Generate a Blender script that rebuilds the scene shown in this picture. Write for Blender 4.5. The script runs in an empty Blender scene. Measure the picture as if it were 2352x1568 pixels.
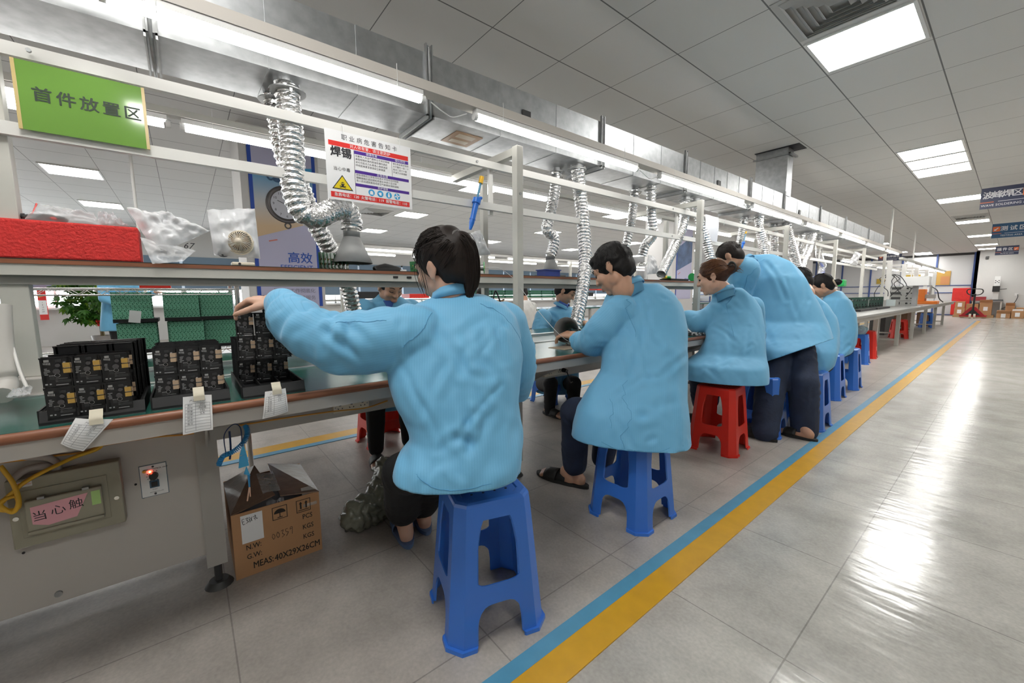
import bpy, bmesh, math, random
import numpy as np
from mathutils import Vector, Matrix, Euler, noise
R = random.Random(7)
sc = bpy.context.scene
COL = sc.collection
# ---------------------------------------------------------------- camera, light, exposure
H = 1.05                    # eye height
ZC = 2.7994                 # ceiling height
yaw, pit, rol = .8919, -.1128, -.0078
cam = bpy.data.cameras.new('camera'); cam.sensor_width = 36; cam.sensor_fit = 'HORIZONTAL'
cam.lens = 925.4 / 2352 * 36; cam.clip_start = .02; cam.clip_end = 200
co = bpy.data.objects.new('camera', cam); COL.objects.link(co)
fw = Vector((-math.sin(yaw) * math.cos(pit), math.cos(yaw) * math.cos(pit), math.sin(pit)))
rt0 = Vector((math.cos(yaw), math.sin(yaw), 0)); up0 = rt0.cross(fw)
rt = rt0 * math.cos(rol) + up0 * math.sin(rol); up = -rt0 * math.sin(rol) + up0 * math.cos(rol)
m = Matrix.Identity(4)
for i in range(3):
    m[i][0], m[i][1], m[i][2] = rt[i], up[i], -fw[i]
m.translation = (0, 0, H)
co.matrix_world = m
sc.camera = co
w = bpy.data.worlds.new('world'); sc.world = w; w.use_nodes = True
w.node_tree.nodes['Background'].inputs[0].default_value = (.86, .93, 1, 1)
w.node_tree.nodes['Background'].inputs[1].default_value = 1.0
sc.view_settings.view_transform = 'Standard'; sc.view_settings.look = 'None'
sc.view_settings.exposure = 1.4; sc.view_settings.gamma = 1
sc.view_settings.use_curve_mapping = False
sc.cycles.use_denoising = True
sc.cycles.max_bounces = 7; sc.cycles.diffuse_bounces = 4; sc.cycles.glossy_bounces = 4
sc.cycles.transmission_bounces = 4; sc.cycles.transparent_max_bounces = 8
sc.cycles.sample_clamp_indirect = 6
PANEL_E, TUBE_E, WINDOW_E = 11.0, 4.5, 4.0
# ---------------------------------------------------------------- materials
MATS = {}
def mat(name, col=(.8, .8, .8), rough=.5, metal=0, noise_amt=0, noise_scale=8, bump=0, bump_scale=40, emit=None, alpha=1,
        spec=.5, stretch=(1, 1, 1), sheen=0, trans=0, coat=0, col2=None, sss=0):
    if name in MATS: return MATS[name]
    M = bpy.data.materials.new(name); M.use_nodes = True; MATS[name] = M
    n = M.node_tree.nodes; L = M.node_tree.links; b = n['Principled BSDF']
    b.inputs['Base Color'].default_value = (*col, 1); b.inputs['Roughness'].default_value = rough
    b.inputs['Metallic'].default_value = metal; b.inputs['Specular IOR Level'].default_value = spec
    b.inputs['Coat Weight'].default_value = coat; b.inputs['Coat Roughness'].default_value = .08
    if sheen: b.inputs['Sheen Weight'].default_value = sheen
    if trans: b.inputs['Transmission Weight'].default_value = trans
    if sss:
        b.inputs['Subsurface Weight'].default_value = sss; b.inputs['Subsurface Radius'].default_value = (.01, .004, .002)
    if alpha < 1: b.inputs['Alpha'].default_value = alpha
    if emit: b.inputs['Emission Color'].default_value = (*emit[:3], 1); b.inputs['Emission Strength'].default_value = emit[3]
    if noise_amt or bump:
        tc = n.new('ShaderNodeTexCoord'); mp = n.new('ShaderNodeMapping'); L.new(tc.outputs['Object'], mp.inputs[0])
        mp.inputs['Scale'].default_value = stretch
    if noise_amt:
        t = n.new('ShaderNodeTexNoise'); t.inputs['Scale'].default_value = noise_scale; t.inputs['Detail'].default_value = 5
        L.new(mp.outputs[0], t.inputs['Vector'])
        r = n.new('ShaderNodeMapRange'); r.inputs[1].default_value = .3; r.inputs[2].default_value = .7
        L.new(t.outputs[0], r.inputs[0])
        mx = n.new('ShaderNodeMix'); mx.data_type = 'RGBA'
        c2 = col2 or tuple(c * (1 - noise_amt) for c in col)
        mx.inputs[6].default_value = (*c2, 1); mx.inputs[7].default_value = (*col, 1)
        L.new(r.outputs[0], mx.inputs[0]); L.new(mx.outputs[2], b.inputs['Base Color'])
    if bump:
        t = n.new('ShaderNodeTexNoise'); t.inputs['Scale'].default_value = bump_scale; t.inputs['Detail'].default_value = 4
        L.new(mp.outputs[0], t.inputs['Vector'])
        bp = n.new('ShaderNodeBump'); bp.inputs['Strength'].default_value = bump; bp.inputs['Distance'].default_value = .01
        L.new(t.outputs[0], bp.inputs['Height']); L.new(bp.outputs[0], b.inputs['Normal'])
    return M
def nodes(M): return M.node_tree.nodes, M.node_tree.links, M.node_tree.nodes['Principled BSDF']
def mathn(n, L, op, a, b=None, c=None):
    x = n.new('ShaderNodeMath'); x.operation = op
    for i, v in enumerate((a, b, c)):
        if v is None: continue
        if isinstance(v, (int, float)): x.inputs[i].default_value = v
        else: L.new(v, x.inputs[i])
    return x.outputs[0]
# ---------------------------------------------------------------- mesh builder
class MB:
    def __init__(s): s.v = []; s.f = []; s.mi = []; s.sm = []
    def add(s, vs, fs, mi=0, smooth=False):
        o = len(s.v); s.v.extend([tuple(v) for v in vs])
        for f in fs: s.f.append([i + o for i in f]); s.mi.append(mi); s.sm.append(smooth)
    def quad(s, a, b, c, d, mi=0): s.add([a, b, c, d], [(0, 1, 2, 3)], mi)
    def box(s, lo, hi, mi=0, M=None):
        x0, y0, z0 = [min(a, b) for a, b in zip(lo, hi)]; x1, y1, z1 = [max(a, b) for a, b in zip(lo, hi)]
        vs = [(x0, y0, z0), (x1, y0, z0), (x1, y1, z0), (x0, y1, z0), (x0, y0, z1), (x1, y0, z1), (x1, y1, z1), (x0, y1, z1)]
        if M is not None: vs = [M @ Vector(v) for v in vs]
        s.add(vs, [(0, 3, 2, 1), (4, 5, 6, 7), (0, 1, 5, 4), (1, 2, 6, 5), (2, 3, 7, 6), (3, 0, 4, 7)], mi)
    def bar(s, p0, p1, w, d, mi=0, side=(0, 0, 1)):    # rectangular bar from p0 to p1; w along 'side' x axis
        p0, p1 = Vector(p0), Vector(p1); a = (p1 - p0).normalized(); u = a.cross(Vector(side))
        if u.length < 1e-5: u = a.cross(Vector((1, 0, 0)))
        u.normalize(); v = u.cross(a); u *= w / 2; v *= d / 2
        vs = [p0 - u - v, p0 + u - v, p0 + u + v, p0 - u + v, p1 - u - v, p1 + u - v, p1 + u + v, p1 - u + v]
        s.add(vs, [(0, 1, 2, 3), (7, 6, 5, 4), (0, 4, 5, 1), (1, 5, 6, 2), (2, 6, 7, 3), (3, 7, 4, 0)], mi)
    def cyl(s, p0, p1, r0, r1=None, n=16, mi=0, caps=True):
        r1 = r0 if r1 is None else r1
        p0, p1 = Vector(p0), Vector(p1); a = (p1 - p0).normalized(); u = a.orthogonal().normalized(); v = a.cross(u)
        c = [(math.cos(2 * math.pi * i / n), math.sin(2 * math.pi * i / n)) for i in range(n)]
        r_0 = [p0 + (u * x + v * y) * r0 for x, y in c]; r_1 = [p1 + (u * x + v * y) * r1 for x, y in c]
        s.add(r_0 + r_1, [(i, (i + 1) % n, n + (i + 1) % n, n + i) for i in range(n)], mi, True)
        if caps:
            if r0 > 1e-6: s.add(r_0, [tuple(range(n))[::-1]], mi)
            if r1 > 1e-6: s.add(r_1, [tuple(range(n))], mi)
    def tube(s, pts, r, n=8, mi=0, caps=True, closed=False):
        pts = [Vector(p) for p in pts]; k = len(pts)
        rr = r if isinstance(r, (list, tuple)) else [r] * k
        t = [(pts[(i + 1) % k if closed else min(i + 1, k - 1)] - pts[(i - 1) % k if closed else max(i - 1, 0)]).normalized() for i in range(k)]
        u = t[0].orthogonal().normalized(); vs = []
        for i in range(k):
            u = (u - t[i] * u.dot(t[i])); u = u.normalized() if u.length > 1e-6 else t[i].orthogonal().normalized(); v = t[i].cross(u)
            vs += [pts[i] + (u * math.cos(2 * math.pi * j / n) + v * math.sin(2 * math.pi * j / n)) * rr[i] for j in range(n)]
        m = k if closed else k - 1
        fs = [(i * n + j, i * n + (j + 1) % n, ((i + 1) % k) * n + (j + 1) % n, ((i + 1) % k) * n + j) for i in range(m) for j in range(n)]
        s.add(vs, fs, mi, True)
        if caps and not closed: s.add(vs[:n], [tuple(range(n))[::-1]], mi); s.add(vs[-n:], [tuple(range(n))], mi)
    def lathe(s, prof, n=24, M=None, mi=0, smooth=True):
        vs = []
        for r, z in prof:
            vs += [Vector((r * math.cos(2 * math.pi * i / n), r * math.sin(2 * math.pi * i / n), z)) for i in range(n)]
        if M is not None: vs = [M @ v for v in vs]
        s.add(vs, [(i * n + j, i * n + (j + 1) % n, (i + 1) * n + (j + 1) % n, (i + 1) * n + j) for i in range(len(prof) - 1) for j in range(n)], mi, smooth)
    def ell(s, c, r, M=None, mi=0, n=16, k=10):
        r = (r, r, r) if isinstance(r, (int, float)) else r
        vs = []
        for i in range(k + 1):
            th = math.pi * i / k
            for j in range(n):
                ph = 2 * math.pi * j / n
                p = Vector((r[0] * math.sin(th) * math.cos(ph), r[1] * math.sin(th) * math.sin(ph), r[2] * math.cos(th)))
                vs.append((M @ p if M is not None else p) + Vector(c))
        s.add(vs, [(i * n + j, (i + 1) * n + j, (i + 1) * n + (j + 1) % n, i * n + (j + 1) % n) for i in range(k) for j in range(n)], mi, True)
    def grid(s, fn, nu, nv, mi=0, smooth=True):        # fn(u,v) in 0..1
        vs = [fn(i / nu, j / nv) for i in range(nu + 1) for j in range(nv + 1)]
        s.add(vs, [(i * (nv + 1) + j, (i + 1) * (nv + 1) + j, (i + 1) * (nv + 1) + j + 1, i * (nv + 1) + j + 1) for i in range(nu) for j in range(nv)], mi, smooth)
    def text(s, body, size, M, mi=0, align='CENTER', bold=0, squash=1, shear=0):
        vs, fs = text_geo(body, align, 0, shear)
        for i, (dx, dy) in enumerate(((0, 0),) if not bold else ((0, 0), (bold * 1.6, 0), (-bold * 1.6, 0), (0, bold * 1.2), (0, -bold * 1.2))):
            s.add([M @ Vector(((x + dx) * size * squash, (y + dy) * size, i * max(.00012, size * .0012))) for x, y in vs], fs, mi)
    def ngon(s, pts, mi=0): s.add(pts, [tuple(range(len(pts)))], mi)
    def build(s, name, mats, parent=None, bevel=0, local=False, solid=0, sub=0):
        me = bpy.data.meshes.new(name); me.from_pydata([tuple(v) for v in s.v], [], s.f)
        for mm in (mats if isinstance(mats, (list, tuple)) else [mats]): me.materials.append(mm)
        me.polygons.foreach_set('material_index', s.mi); me.polygons.foreach_set('use_smooth', s.sm); me.update()
        return link(name, me, parent, bevel, solid, sub)
def world_loc(o):
    v = Vector((0, 0, 0))
    while o is not None: v = v + o.location; o = o.parent
    return v
def link(name, me, parent=None, bevel=0, solid=0, sub=0):
    o = bpy.data.objects.new(name, me); COL.objects.link(o)
    if parent is not None: o.parent = parent; o.location = -world_loc(parent)
    if solid: x = o.modifiers.new('solid', 'SOLIDIFY'); x.thickness = solid; x.offset = 0
    if bevel: x = o.modifiers.new('bevel', 'BEVEL'); x.width = bevel; x.segments = 2; x.limit_method = 'ANGLE'
    if sub: x = o.modifiers.new('sub', 'SUBSURF'); x.levels = x.render_levels = sub
    return o
_TX = {}
def text_geo(body, align, bold, shear=0):
    k = (body, align, bold, shear)
    if k not in _TX:
        cu = bpy.data.curves.new('t', 'FONT'); cu.body = body; cu.align_x = align; cu.align_y = 'CENTER'; cu.offset = bold; cu.resolution_u = 2; cu.shear = shear
        o = bpy.data.objects.new('t', cu); COL.objects.link(o)
        me = bpy.data.meshes.new_from_object(o.evaluated_get(bpy.context.evaluated_depsgraph_get()))
        _TX[k] = ([(v.co.x, v.co.y) for v in me.vertices], [tuple(p.vertices) for p in me.polygons])
        bpy.data.objects.remove(o); bpy.data.curves.remove(cu); bpy.data.meshes.remove(me)
    return _TX[k]
def frame(o, x, y):                                      # matrix with given origin, x and y axes (made orthonormal)
    x = Vector(x).normalized(); y = Vector(y); z = x.cross(y).normalized(); y = z.cross(x)
    M = Matrix.Identity(4)
    for i in range(3): M[i][0], M[i][1], M[i][2], M[i][3] = x[i], y[i], z[i], o[i]
    return M
def thing(name, label, cat, loc=(0, 0, 0), rz=0, group=None):
    o = bpy.data.objects.new(name, None); COL.objects.link(o); o.location = loc; o.rotation_euler = (0, 0, rz)
    o.empty_display_size = .1
    return tag(o, label, cat, group)
def tag(o, label, cat, group=None, kind=None):
    o['label'] = label; o['category'] = cat
    if group: o['group'] = group
    if kind: o['kind'] = kind
    return o
def struct(o): o['kind'] = 'structure'; return o
def dup(o, loc=None, rz=None, label=None, group=None, _p=None):
    c = o.copy(); COL.objects.link(c)
    if _p is not None: c.parent = _p
    for ch in list(o.children): dup(ch, _p=c)
    if _p is None:
        if loc is not None: c.location = loc
        if rz is not None: c.rotation_euler = (0, 0, rz)
        if label: c['label'] = label
        if group: c['group'] = group
    return c
def lerp(a, b, t): return a + (b - a) * t
def smoothpath(pts, per=8):                              # Catmull-Rom through points
    P = [Vector(p) for p in pts]; P = [P[0] * 2 - P[1]] + P + [P[-1] * 2 - P[-2]]; out = []
    for i in range(1, len(P) - 2):
        for k in range(per):
            t = k / per; a, b, c, d = P[i - 1], P[i], P[i + 1], P[i + 2]
            out.append(.5 * (2 * b + (c - a) * t + (2 * a - 5 * b + 4 * c - d) * t * t + (3 * b - 3 * c + d - a) * t ** 3))
    out.append(P[-2]); return out

# ---------------------------------------------------------------- palette
steel = mat('painted_steel', (.60, .59, .54), .45, noise_amt=.10, noise_scale=6)
white_rail = mat('white_rail', (.74, .73, .70), .4)
galv = mat('galvanised', (.50, .515, .525), .42, 1, noise_amt=.22, noise_scale=22, bump=.05, bump_scale=12)
galv_dull = mat('galvanised_dull', (.42, .43, .43), .5, .85, noise_amt=.2, noise_scale=30)
chrome = mat('chrome', (.72, .72, .70), .18, 1)
black = mat('black_plastic', (.014, .014, .015), .42)
dark = mat('dark_grey', (.05, .05, .05), .5)
grey = mat('mid_grey', (.30, .30, .30), .5)
white = mat('white_plastic', (.80, .80, .79), .4)
paper = mat('paper', (.84, .84, .84), .8)
wood = mat('wood_edge', (.34, .13, .065), .4, noise_amt=.45, noise_scale=5, stretch=(30, 1, 30))
red = mat('red_plastic', (.72, .025, .012), .35)
blue = mat('blue_plastic', (.04, .18, .66), .33)
card = mat('cardboard', (.50, .27, .13), .75, noise_amt=.12, noise_scale=7)
card_d = mat('cardboard_dark', (.26, .14, .08), .7, noise_amt=.25, noise_scale=9)
green_p = mat('green_plastic', (.02, .42, .10), .35)
ink = mat('ink', (.02, .02, .025), .6)
tube_m = mat('tube_light', (1, 1, 1), .5, emit=(1, .985, .95, TUBE_E))
panel_m = mat('panel_light', (1, 1, 1), .5, emit=(1, .985, .95, PANEL_E))

# ---------------------------------------------------------------- floor
def floor_mat():
    M = mat('floor_tiles', (.5, .48, .44), .16); n, L, b = nodes(M)
    g = n.new('ShaderNodeNewGeometry'); s = n.new('ShaderNodeSeparateXYZ'); L.new(g.outputs['Position'], s.inputs[0])
    lines = []
    for ax, o in ((0, -.945), (1, .654)):
        a = mathn(n, L, 'DIVIDE', mathn(n, L, 'SUBTRACT', s.outputs[ax], o), .6155)
        f = mathn(n, L, 'ABSOLUTE', mathn(n, L, 'SUBTRACT', mathn(n, L, 'FRACT', mathn(n, L, 'ADD', a, .5)), .5))
        lines.append(mathn(n, L, 'LESS_THAN', f, .0035))
    ln = mathn(n, L, 'MAXIMUM', *lines)
    n1 = n.new('ShaderNodeTexNoise'); n1.inputs['Scale'].default_value = 3.2; n1.inputs['Detail'].default_value = 7; n1.inputs['Roughness'].default_value = .65
    n2 = n.new('ShaderNodeTexNoise'); n2.inputs['Scale'].default_value = 90; n2.inputs['Detail'].default_value = 3
    L.new(g.outputs['Position'], n1.inputs['Vector']); L.new(g.outputs['Position'], n2.inputs['Vector'])
    # dull, worn and dirty strip where people sit; polished in the aisle
    t = n.new('ShaderNodeMapRange'); t.inputs[1].default_value = -.95; t.inputs[2].default_value = -.45
    L.new(s.outputs[0], t.inputs[0])
    mx = n.new('ShaderNodeMix'); mx.data_type = 'RGBA'; mx.inputs[6].default_value = (.43, .395, .36, 1); mx.inputs[7].default_value = (.50, .485, .445, 1)
    L.new(t.outputs[0], mx.inputs[0])
    r1 = n.new('ShaderNodeMapRange'); r1.inputs[1].default_value = .3; r1.inputs[2].default_value = .62; r1.inputs[3].default_value = .72; r1.inputs[4].default_value = 1.05
    L.new(n1.outputs[0], r1.inputs[0])
    r2 = n.new('ShaderNodeMapRange'); r2.inputs[1].default_value = .3; r2.inputs[2].default_value = .7; r2.inputs[3].default_value = .9; r2.inputs[4].default_value = 1.06
    L.new(n2.outputs[0], r2.inputs[0])
    k = mathn(n, L, 'MULTIPLY', r1.outputs[0], r2.outputs[0])
    k2 = mathn(n, L, 'MULTIPLY', k, mathn(n, L, 'SUBTRACT', 1.0, mathn(n, L, 'MULTIPLY', ln, .38)))
    v = n.new('ShaderNodeVectorMath'); v.operation = 'SCALE'; L.new(mx.outputs[2], v.inputs[0]); L.new(k2, v.inputs['Scale'])
    L.new(v.outputs[0], b.inputs['Base Color'])
    rr = n.new('ShaderNodeMapRange'); rr.inputs[1].default_value = -1.2; rr.inputs[2].default_value = -.4; rr.inputs[3].default_value = .36; rr.inputs[4].default_value = .15
    L.new(s.outputs[0], rr.inputs[0]); L.new(mathn(n, L, 'ADD', rr.outputs[0], mathn(n, L, 'MULTIPLY', n1.outputs[0], .06)), b.inputs['Roughness'])
    n3 = n.new('ShaderNodeTexNoise'); n3.inputs['Scale'].default_value = 7; n3.inputs['Detail'].default_value = 2
    mp = n.new('ShaderNodeMapping'); mp.inputs['Scale'].default_value = (.8, 2.5, 1); L.new(g.outputs['Position'], mp.inputs[0]); L.new(mp.outputs[0], n3.inputs['Vector'])
    bp = n.new('ShaderNodeBump'); bp.inputs['Strength'].default_value = .12; bp.inputs['Distance'].default_value = .02
    L.new(n3.outputs[0], bp.inputs['Height']); L.new(bp.outputs[0], b.inputs['Normal'])
    return M
XL, XR, YB, YF, YP = -13.6, 4.2, -6.0, 26.6, 27.2
b = MB(); b.box((XL - .1, YB - .1, -.1), (XR + .1, YP + .1, 0)); struct(b.build('floor', floor_mat()))
yel = mat('yellow_tape', (.66, .36, .018), .3, noise_amt=.12, noise_scale=14); blu = mat('blue_tape', (.10, .32, .50), .3, noise_amt=.15, noise_scale=10)
for i, (x0, x1, m_, y0, y1) in enumerate([(-.824, -.7745, blu, -3, 22.6), (-.774, -.679, yel, -3, 22.6), (-3.10, -3.04, blu, -3, 22.6), (-3.235, -3.10, yel, -3, 22.6)]):
    q = MB(); q.box((x0, y0, 0), (x1, y1, .004)); struct(q.build('trim_%d' % (i + 1), m_))
# ---------------------------------------------------------------- ceiling
def ceil_mat():
    M = mat('ceiling_tiles', (.5, .5, .5), .6); n, L, b = nodes(M)
    g = n.new('ShaderNodeNewGeometry'); s = n.new('ShaderNodeSeparateXYZ'); L.new(g.outputs['Position'], s.inputs[0])
    def line(a, wd):
        f = mathn(n, L, 'ABSOLUTE', mathn(n, L, 'SUBTRACT', mathn(n, L, 'FRACT', mathn(n, L, 'ADD', a, .5)), .5))
        return mathn(n, L, 'LESS_THAN', f, wd)
    dx = mathn(n, L, 'SUBTRACT', s.outputs[0], -2.2949)
    left = mathn(n, L, 'LESS_THAN', dx, 0)
    wx = mathn(n, L, 'ADD', .6, mathn(n, L, 'MULTIPLY', left, .031))
    lx = line(mathn(n, L, 'DIVIDE', dx, wx), .0075)
    ly = line(mathn(n, L, 'DIVIDE', mathn(n, L, 'SUBTRACT', s.outputs[1], 1.7084), .62), .005)
    ln = mathn(n, L, 'MAXIMUM', lx, ly)
    mx = n.new('ShaderNodeMix'); mx.data_type = 'RGBA'; mx.inputs[6].default_value = (.64, .635, .62, 1); mx.inputs[7].default_value = (.15, .15, .15, 1)
    L.new(ln, mx.inputs[0]); L.new(mx.outputs[2], b.inputs['Base Color'])
    t = n.new('ShaderNodeTexNoise'); t.inputs['Scale'].default_value = 160; L.new(g.outputs['Position'], t.inputs['Vector'])
    bp = n.new('ShaderNodeBump'); bp.inputs['Strength'].default_value = .08; L.new(t.outputs[0], bp.inputs['Height']); L.new(bp.outputs[0], b.inputs['Normal'])
    return M
b = MB(); b.box((XL - .1, YB - .1, ZC), (XR + .1, YP + .1, ZC + .1)); struct(b.build('ceiling', ceil_mat()))
frame_m = mat('light_frame', (.75, .75, .74), .4)
def light_panel(cx, cy, label, wx=.575, wy=.575):
    t = thing('ceiling_light', label, 'ceiling light', (cx, cy, ZC), group='flat panel lights in the ceiling')
    q = MB(); z = ZC - .012
    for a in ((cx - wx / 2, cy - wy / 2, cx + wx / 2, cy - wy / 2 + .02), (cx - wx / 2, cy + wy / 2 - .02, cx + wx / 2, cy + wy / 2),
              (cx - wx / 2, cy - wy / 2 + .02, cx - wx / 2 + .02, cy + wy / 2 - .02), (cx + wx / 2 - .02, cy - wy / 2 + .02, cx + wx / 2, cy + wy / 2 - .02)):
        q.box((a[0], a[1], z), (a[2], a[3], ZC))
    q.build('frame', frame_m, t)
    q = MB(); q.box((cx - wx / 2 + .02, cy - wy / 2 + .02, ZC - .008), (cx + wx / 2 - .02, cy + wy / 2 - .02, ZC)); q.build('diffuser', panel_m, t)
XA = -.795
for y, l in ((3.83, 'large bright square light panel at the top right beside the air diffuser'), (7.36, 'nearest of the three light panels joined over the aisle'), (7.98, 'middle one of the three light panels joined over the aisle'),
             (8.60, 'farthest of the three light panels joined over the aisle'), (11.48, 'light panel just past the joined three, beside the wave soldering sign'), (15.37, 'light panel behind the slotted air vent over the aisle'),
             (19.4, 'thin looking aisle light panel left of the testing area sign'), (23.2, 'second last aisle light panel before the white end wall'), (25.4, 'last aisle light panel just in front of the white end wall')):
    light_panel(XA, y, l)
for x, y, l in ((-8.29, -1.06, 'near light panel seen under the green sign'), (-10.83, -1.06, 'light panel behind the clear bag on the shelf end'),
                (-8.29, 3.93, 'light panel seen right below the white hazard notice'), (-10.83, 4.05, 'light panel seen behind the galvanised hood'),
                (-5.65, 3.93, 'light panel seen behind the blue hanging tool'), (-5.65, 7.66, 'light panel seen between two silver hoses past the second post'),
                (-8.29, 8.0, 'light panel seen behind the kinked silver hose'), (-10.83, 7.84, 'light panel seen behind the white bag on the shelf'), (-10.83, 11.7, 'light panel behind the straight silver hose in the middle'),
                (-3.3, 24.2, 'left light panel of three far ones above the partition'), (-2.7, 25.6, 'middle light panel of three far ones above the partition'), (-2.75, 26.6, 'rear light panel of three far ones above the partition')):
    light_panel(x, y, l)
# other panels of the same grid that light the hall but stand outside the view or behind the duct
for x, y in ((-3.2, -2), (-3.2, 3.9), (-3.2, 7.8), (-3.2, 11.6), (-3.2, 15.4), (-5.65, -1), (-5.65, 11.6), (-5.65, 15.4), (-8.29, 12), (-8.29, 16), (-10.83, 16), (1.6, 0), (1.6, 3.9), (1.6, 7.8), (1.6, 11.6), (1.6, 15.5), (1.6, 19.4), (1.6, 23), (-.795, -.2), (-.795, -4), (-5.65, 20), (-9, 20.5), (-3.2, 19.5)):
    light_panel(x, y, 'flat white light panel of the ceiling grid, outside or hidden in the photo')
# ---------------------------------------------------------------- walls
wall_m = mat('wall_paint', (.66, .655, .64), .6, noise_amt=.04, noise_scale=2)
grey_wall = mat('panel_wall', (.60, .60, .60), .55)
frame_blue = mat('frame_blue', (.05, .09, .26), .5)
q = MB(); q.box((-1.15, YF, 0), (XR + .1, YF + .1, ZC)); q.box((-1.15, YF, 0), (-1.05, YP, ZC)); struct(q.build('wall_far', wall_m))
q = MB(); q.box((XR, YB, 0), (XR + .1, YF, ZC)); struct(q.build('wall_right', wall_m))
q = MB(); q.box((XL, YB - .1, 0), (XR, YB, ZC)); struct(q.build('wall_back', wall_m))
q = MB(); q.box((XL, YP, 0), (-1.15, YP + .1, ZC)); struct(q.build('wall_partition', grey_wall))
q = MB()
x = -1.2
for i in range(11):
    q.box((x - i * 1.15 - .03, YP - .04, 0), (x - i * 1.15 + .03, YP, ZC), 0)
for z in (.02, .55, 1.02, 1.35, ZC - .1): q.box((XL, YP - .03, z), (-1.15, YP, z + (.12 if z > 2 else .035)), 1 if z > 2 else 0)
struct(q.build('trim_5', [frame_blue, dark]))
# window wall: sill, band of windows under blue blinds
ZS, ZT = .86, 2.12
q = MB(); q.box((XL - .1, YB, 0), (XL, YP, ZS - .04)); q.box((XL - .1, YB, ZT), (XL, YP, ZC)); struct(q.build('wall_left', wall_m))
glass_m = mat('window_daylight', (1, 1, 1), .5, emit=(.93, .97, 1, WINDOW_E))
blind_m = mat('roller_blind', (.19, .27, .36), .8)
q = MB(); q.box((XL - .05, YB, ZS - .04), (XL + .16, YP, ZS)); struct(q.build('trim_6', white))
wn = 0
y = YB
while y < 23:
    wn += 1
    q = MB(); q.box((XL - .08, y + .06, ZS), (XL - .06, y + 1.44, ZT), 1)
    for a, c in ((y, y + .06), (y + 1.44, y + 1.5), (y + .72, y + .76)): q.box((XL - .06, a, ZS), (XL + .03, c, ZT), 0)
    q.box((XL - .06, y, ZS), (XL + .03, y + 1.5, ZS + .05), 0); q.box((XL - .06, y, ZT - .05), (XL + .03, y + 1.5, ZT), 0)
    struct(q.build('window_%d' % wn, [white, glass_m]))
    zb = 1.28 if y < 1 else 1.12
    if -3.2 < y < 22:
        t = thing('roller_blind', 'blue grey roller blind pulled halfway down over a window of the left wall', 'blind', (XL + .06, y + .75, zb), group='roller blinds along the left wall')
        q = MB(); q.box((XL + .05, y + .03, zb), (XL + .06, y + 1.47, ZT)); q.build('fabric', blind_m, t)
        q = MB(); q.cyl((XL + .055, y + .03, zb), (XL + .055, y + 1.47, zb), .012, n=8); q.build('hem_bar', white, t)
    y += 1.5

# ---------------------------------------------------------------- production line
ZB = .754                                                    # bench top
XE, XR1, XR2, XK = -1.385, -1.86, -2.30, -2.66               # front edge, front rail, far rail, back edge
Y0, Y1 = -1.3, 6.35
mat_green = mat('green_mat', (.018, .105, .085), .22, noise_amt=.2, noise_scale=3, bump=.03, bump_scale=25)
belt_m = mat('belt', (.13, .22, .21), .28, noise_amt=.1)
alu = mat('aluminium', (.75, .75, .74), .3, .9)
bench_steel = mat('bench_steel', (.44, .42, .385), .5, noise_amt=.12, noise_scale=4)
cab_m = mat('cabinet_paint', (.52, .49, .455), .5, noise_amt=.07, noise_scale=3)
t = thing('assembly_bench', 'long two sided assembly bench with green mats and a belt down its middle', 'workbench', (-2.02, 0, 0))
for nm, a, c in (('front_mat', XE + .001, XR1), ('rear_mat', XK, XR2)):
    q = MB(); q.box((a, Y0, ZB - .004), (c, Y1, ZB)); q.build(nm, mat_green, t)
q = MB(); q.box((XE, Y0, ZB - .026), (XR1, Y1, ZB - .0045), 0); q.box((XK, Y0, ZB - .026), (XR2, Y1, ZB - .0045), 0); q.build('board', wood, t)
q = MB(); q.cyl((XE, Y0, ZB - .013), (XE, Y1, ZB - .013), .0125, n=10); q.build('front_edging', wood, t)
q = MB(); q.cyl((XK, Y0, ZB - .013), (XK, Y1, ZB - .013), .0125, n=10); q.build('rear_edging', wood, t)
q = MB(); q.box((XE - .022, Y0, ZB - .066), (XE - .006, Y1, ZB - .027)); q.box((XE - .10, Y0, ZB - .034), (XE - .022, Y1, ZB - .027)); q.build('front_apron', cab_m, t)
q = MB(); q.box((XK + .006, Y0, ZB - .066), (XK + .022, Y1, ZB - .027)); q.build('rear_apron', cab_m, t)
q = MB(); q.box((XR2 + .022, Y0, ZB - .05), (XR1 - .022, Y1, ZB - .012)); q.build('conveyor_belt', belt_m, t)
for x in (XR1, XR2):
    q = MB(); q.box((x - .022, Y0, ZB - .05), (x, Y1, ZB + .006)) if x == XR1 else q.box((x, Y0, ZB - .05), (x + .022, Y1, ZB + .006)); q.build('side_rail', alu, t, bevel=.002)
# legs with adjustable feet, side brackets
for y in (.02, 1.44, 3.0, 4.6, 6.2):
    for x in (-1.76, -2.34):
        q = MB(); q.box((x - .03, y - .03, .09), (x + .03, y + .03, ZB - .05), 0); q.cyl((x, y, .02), (x, y, .09), .012, n=8, mi=1); q.cyl((x, y, 0), (x, y, .02), .045, .03, n=16, mi=1)
        q.build('leg', [bench_steel, dark], t)
    for s, xe in ((1, XE - .03), (-1, XK + .03)):
        q = MB(); x = -1.73 if s > 0 else -2.37
        q.bar((x, y, .56), (xe, y, ZB - .045), .05, .006, side=(0, 1, 0)); q.box((min(x, xe), y - .02, ZB - .06), (max(x, xe), y + .02, ZB - .035)); q.build('bracket', bench_steel, t)
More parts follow.
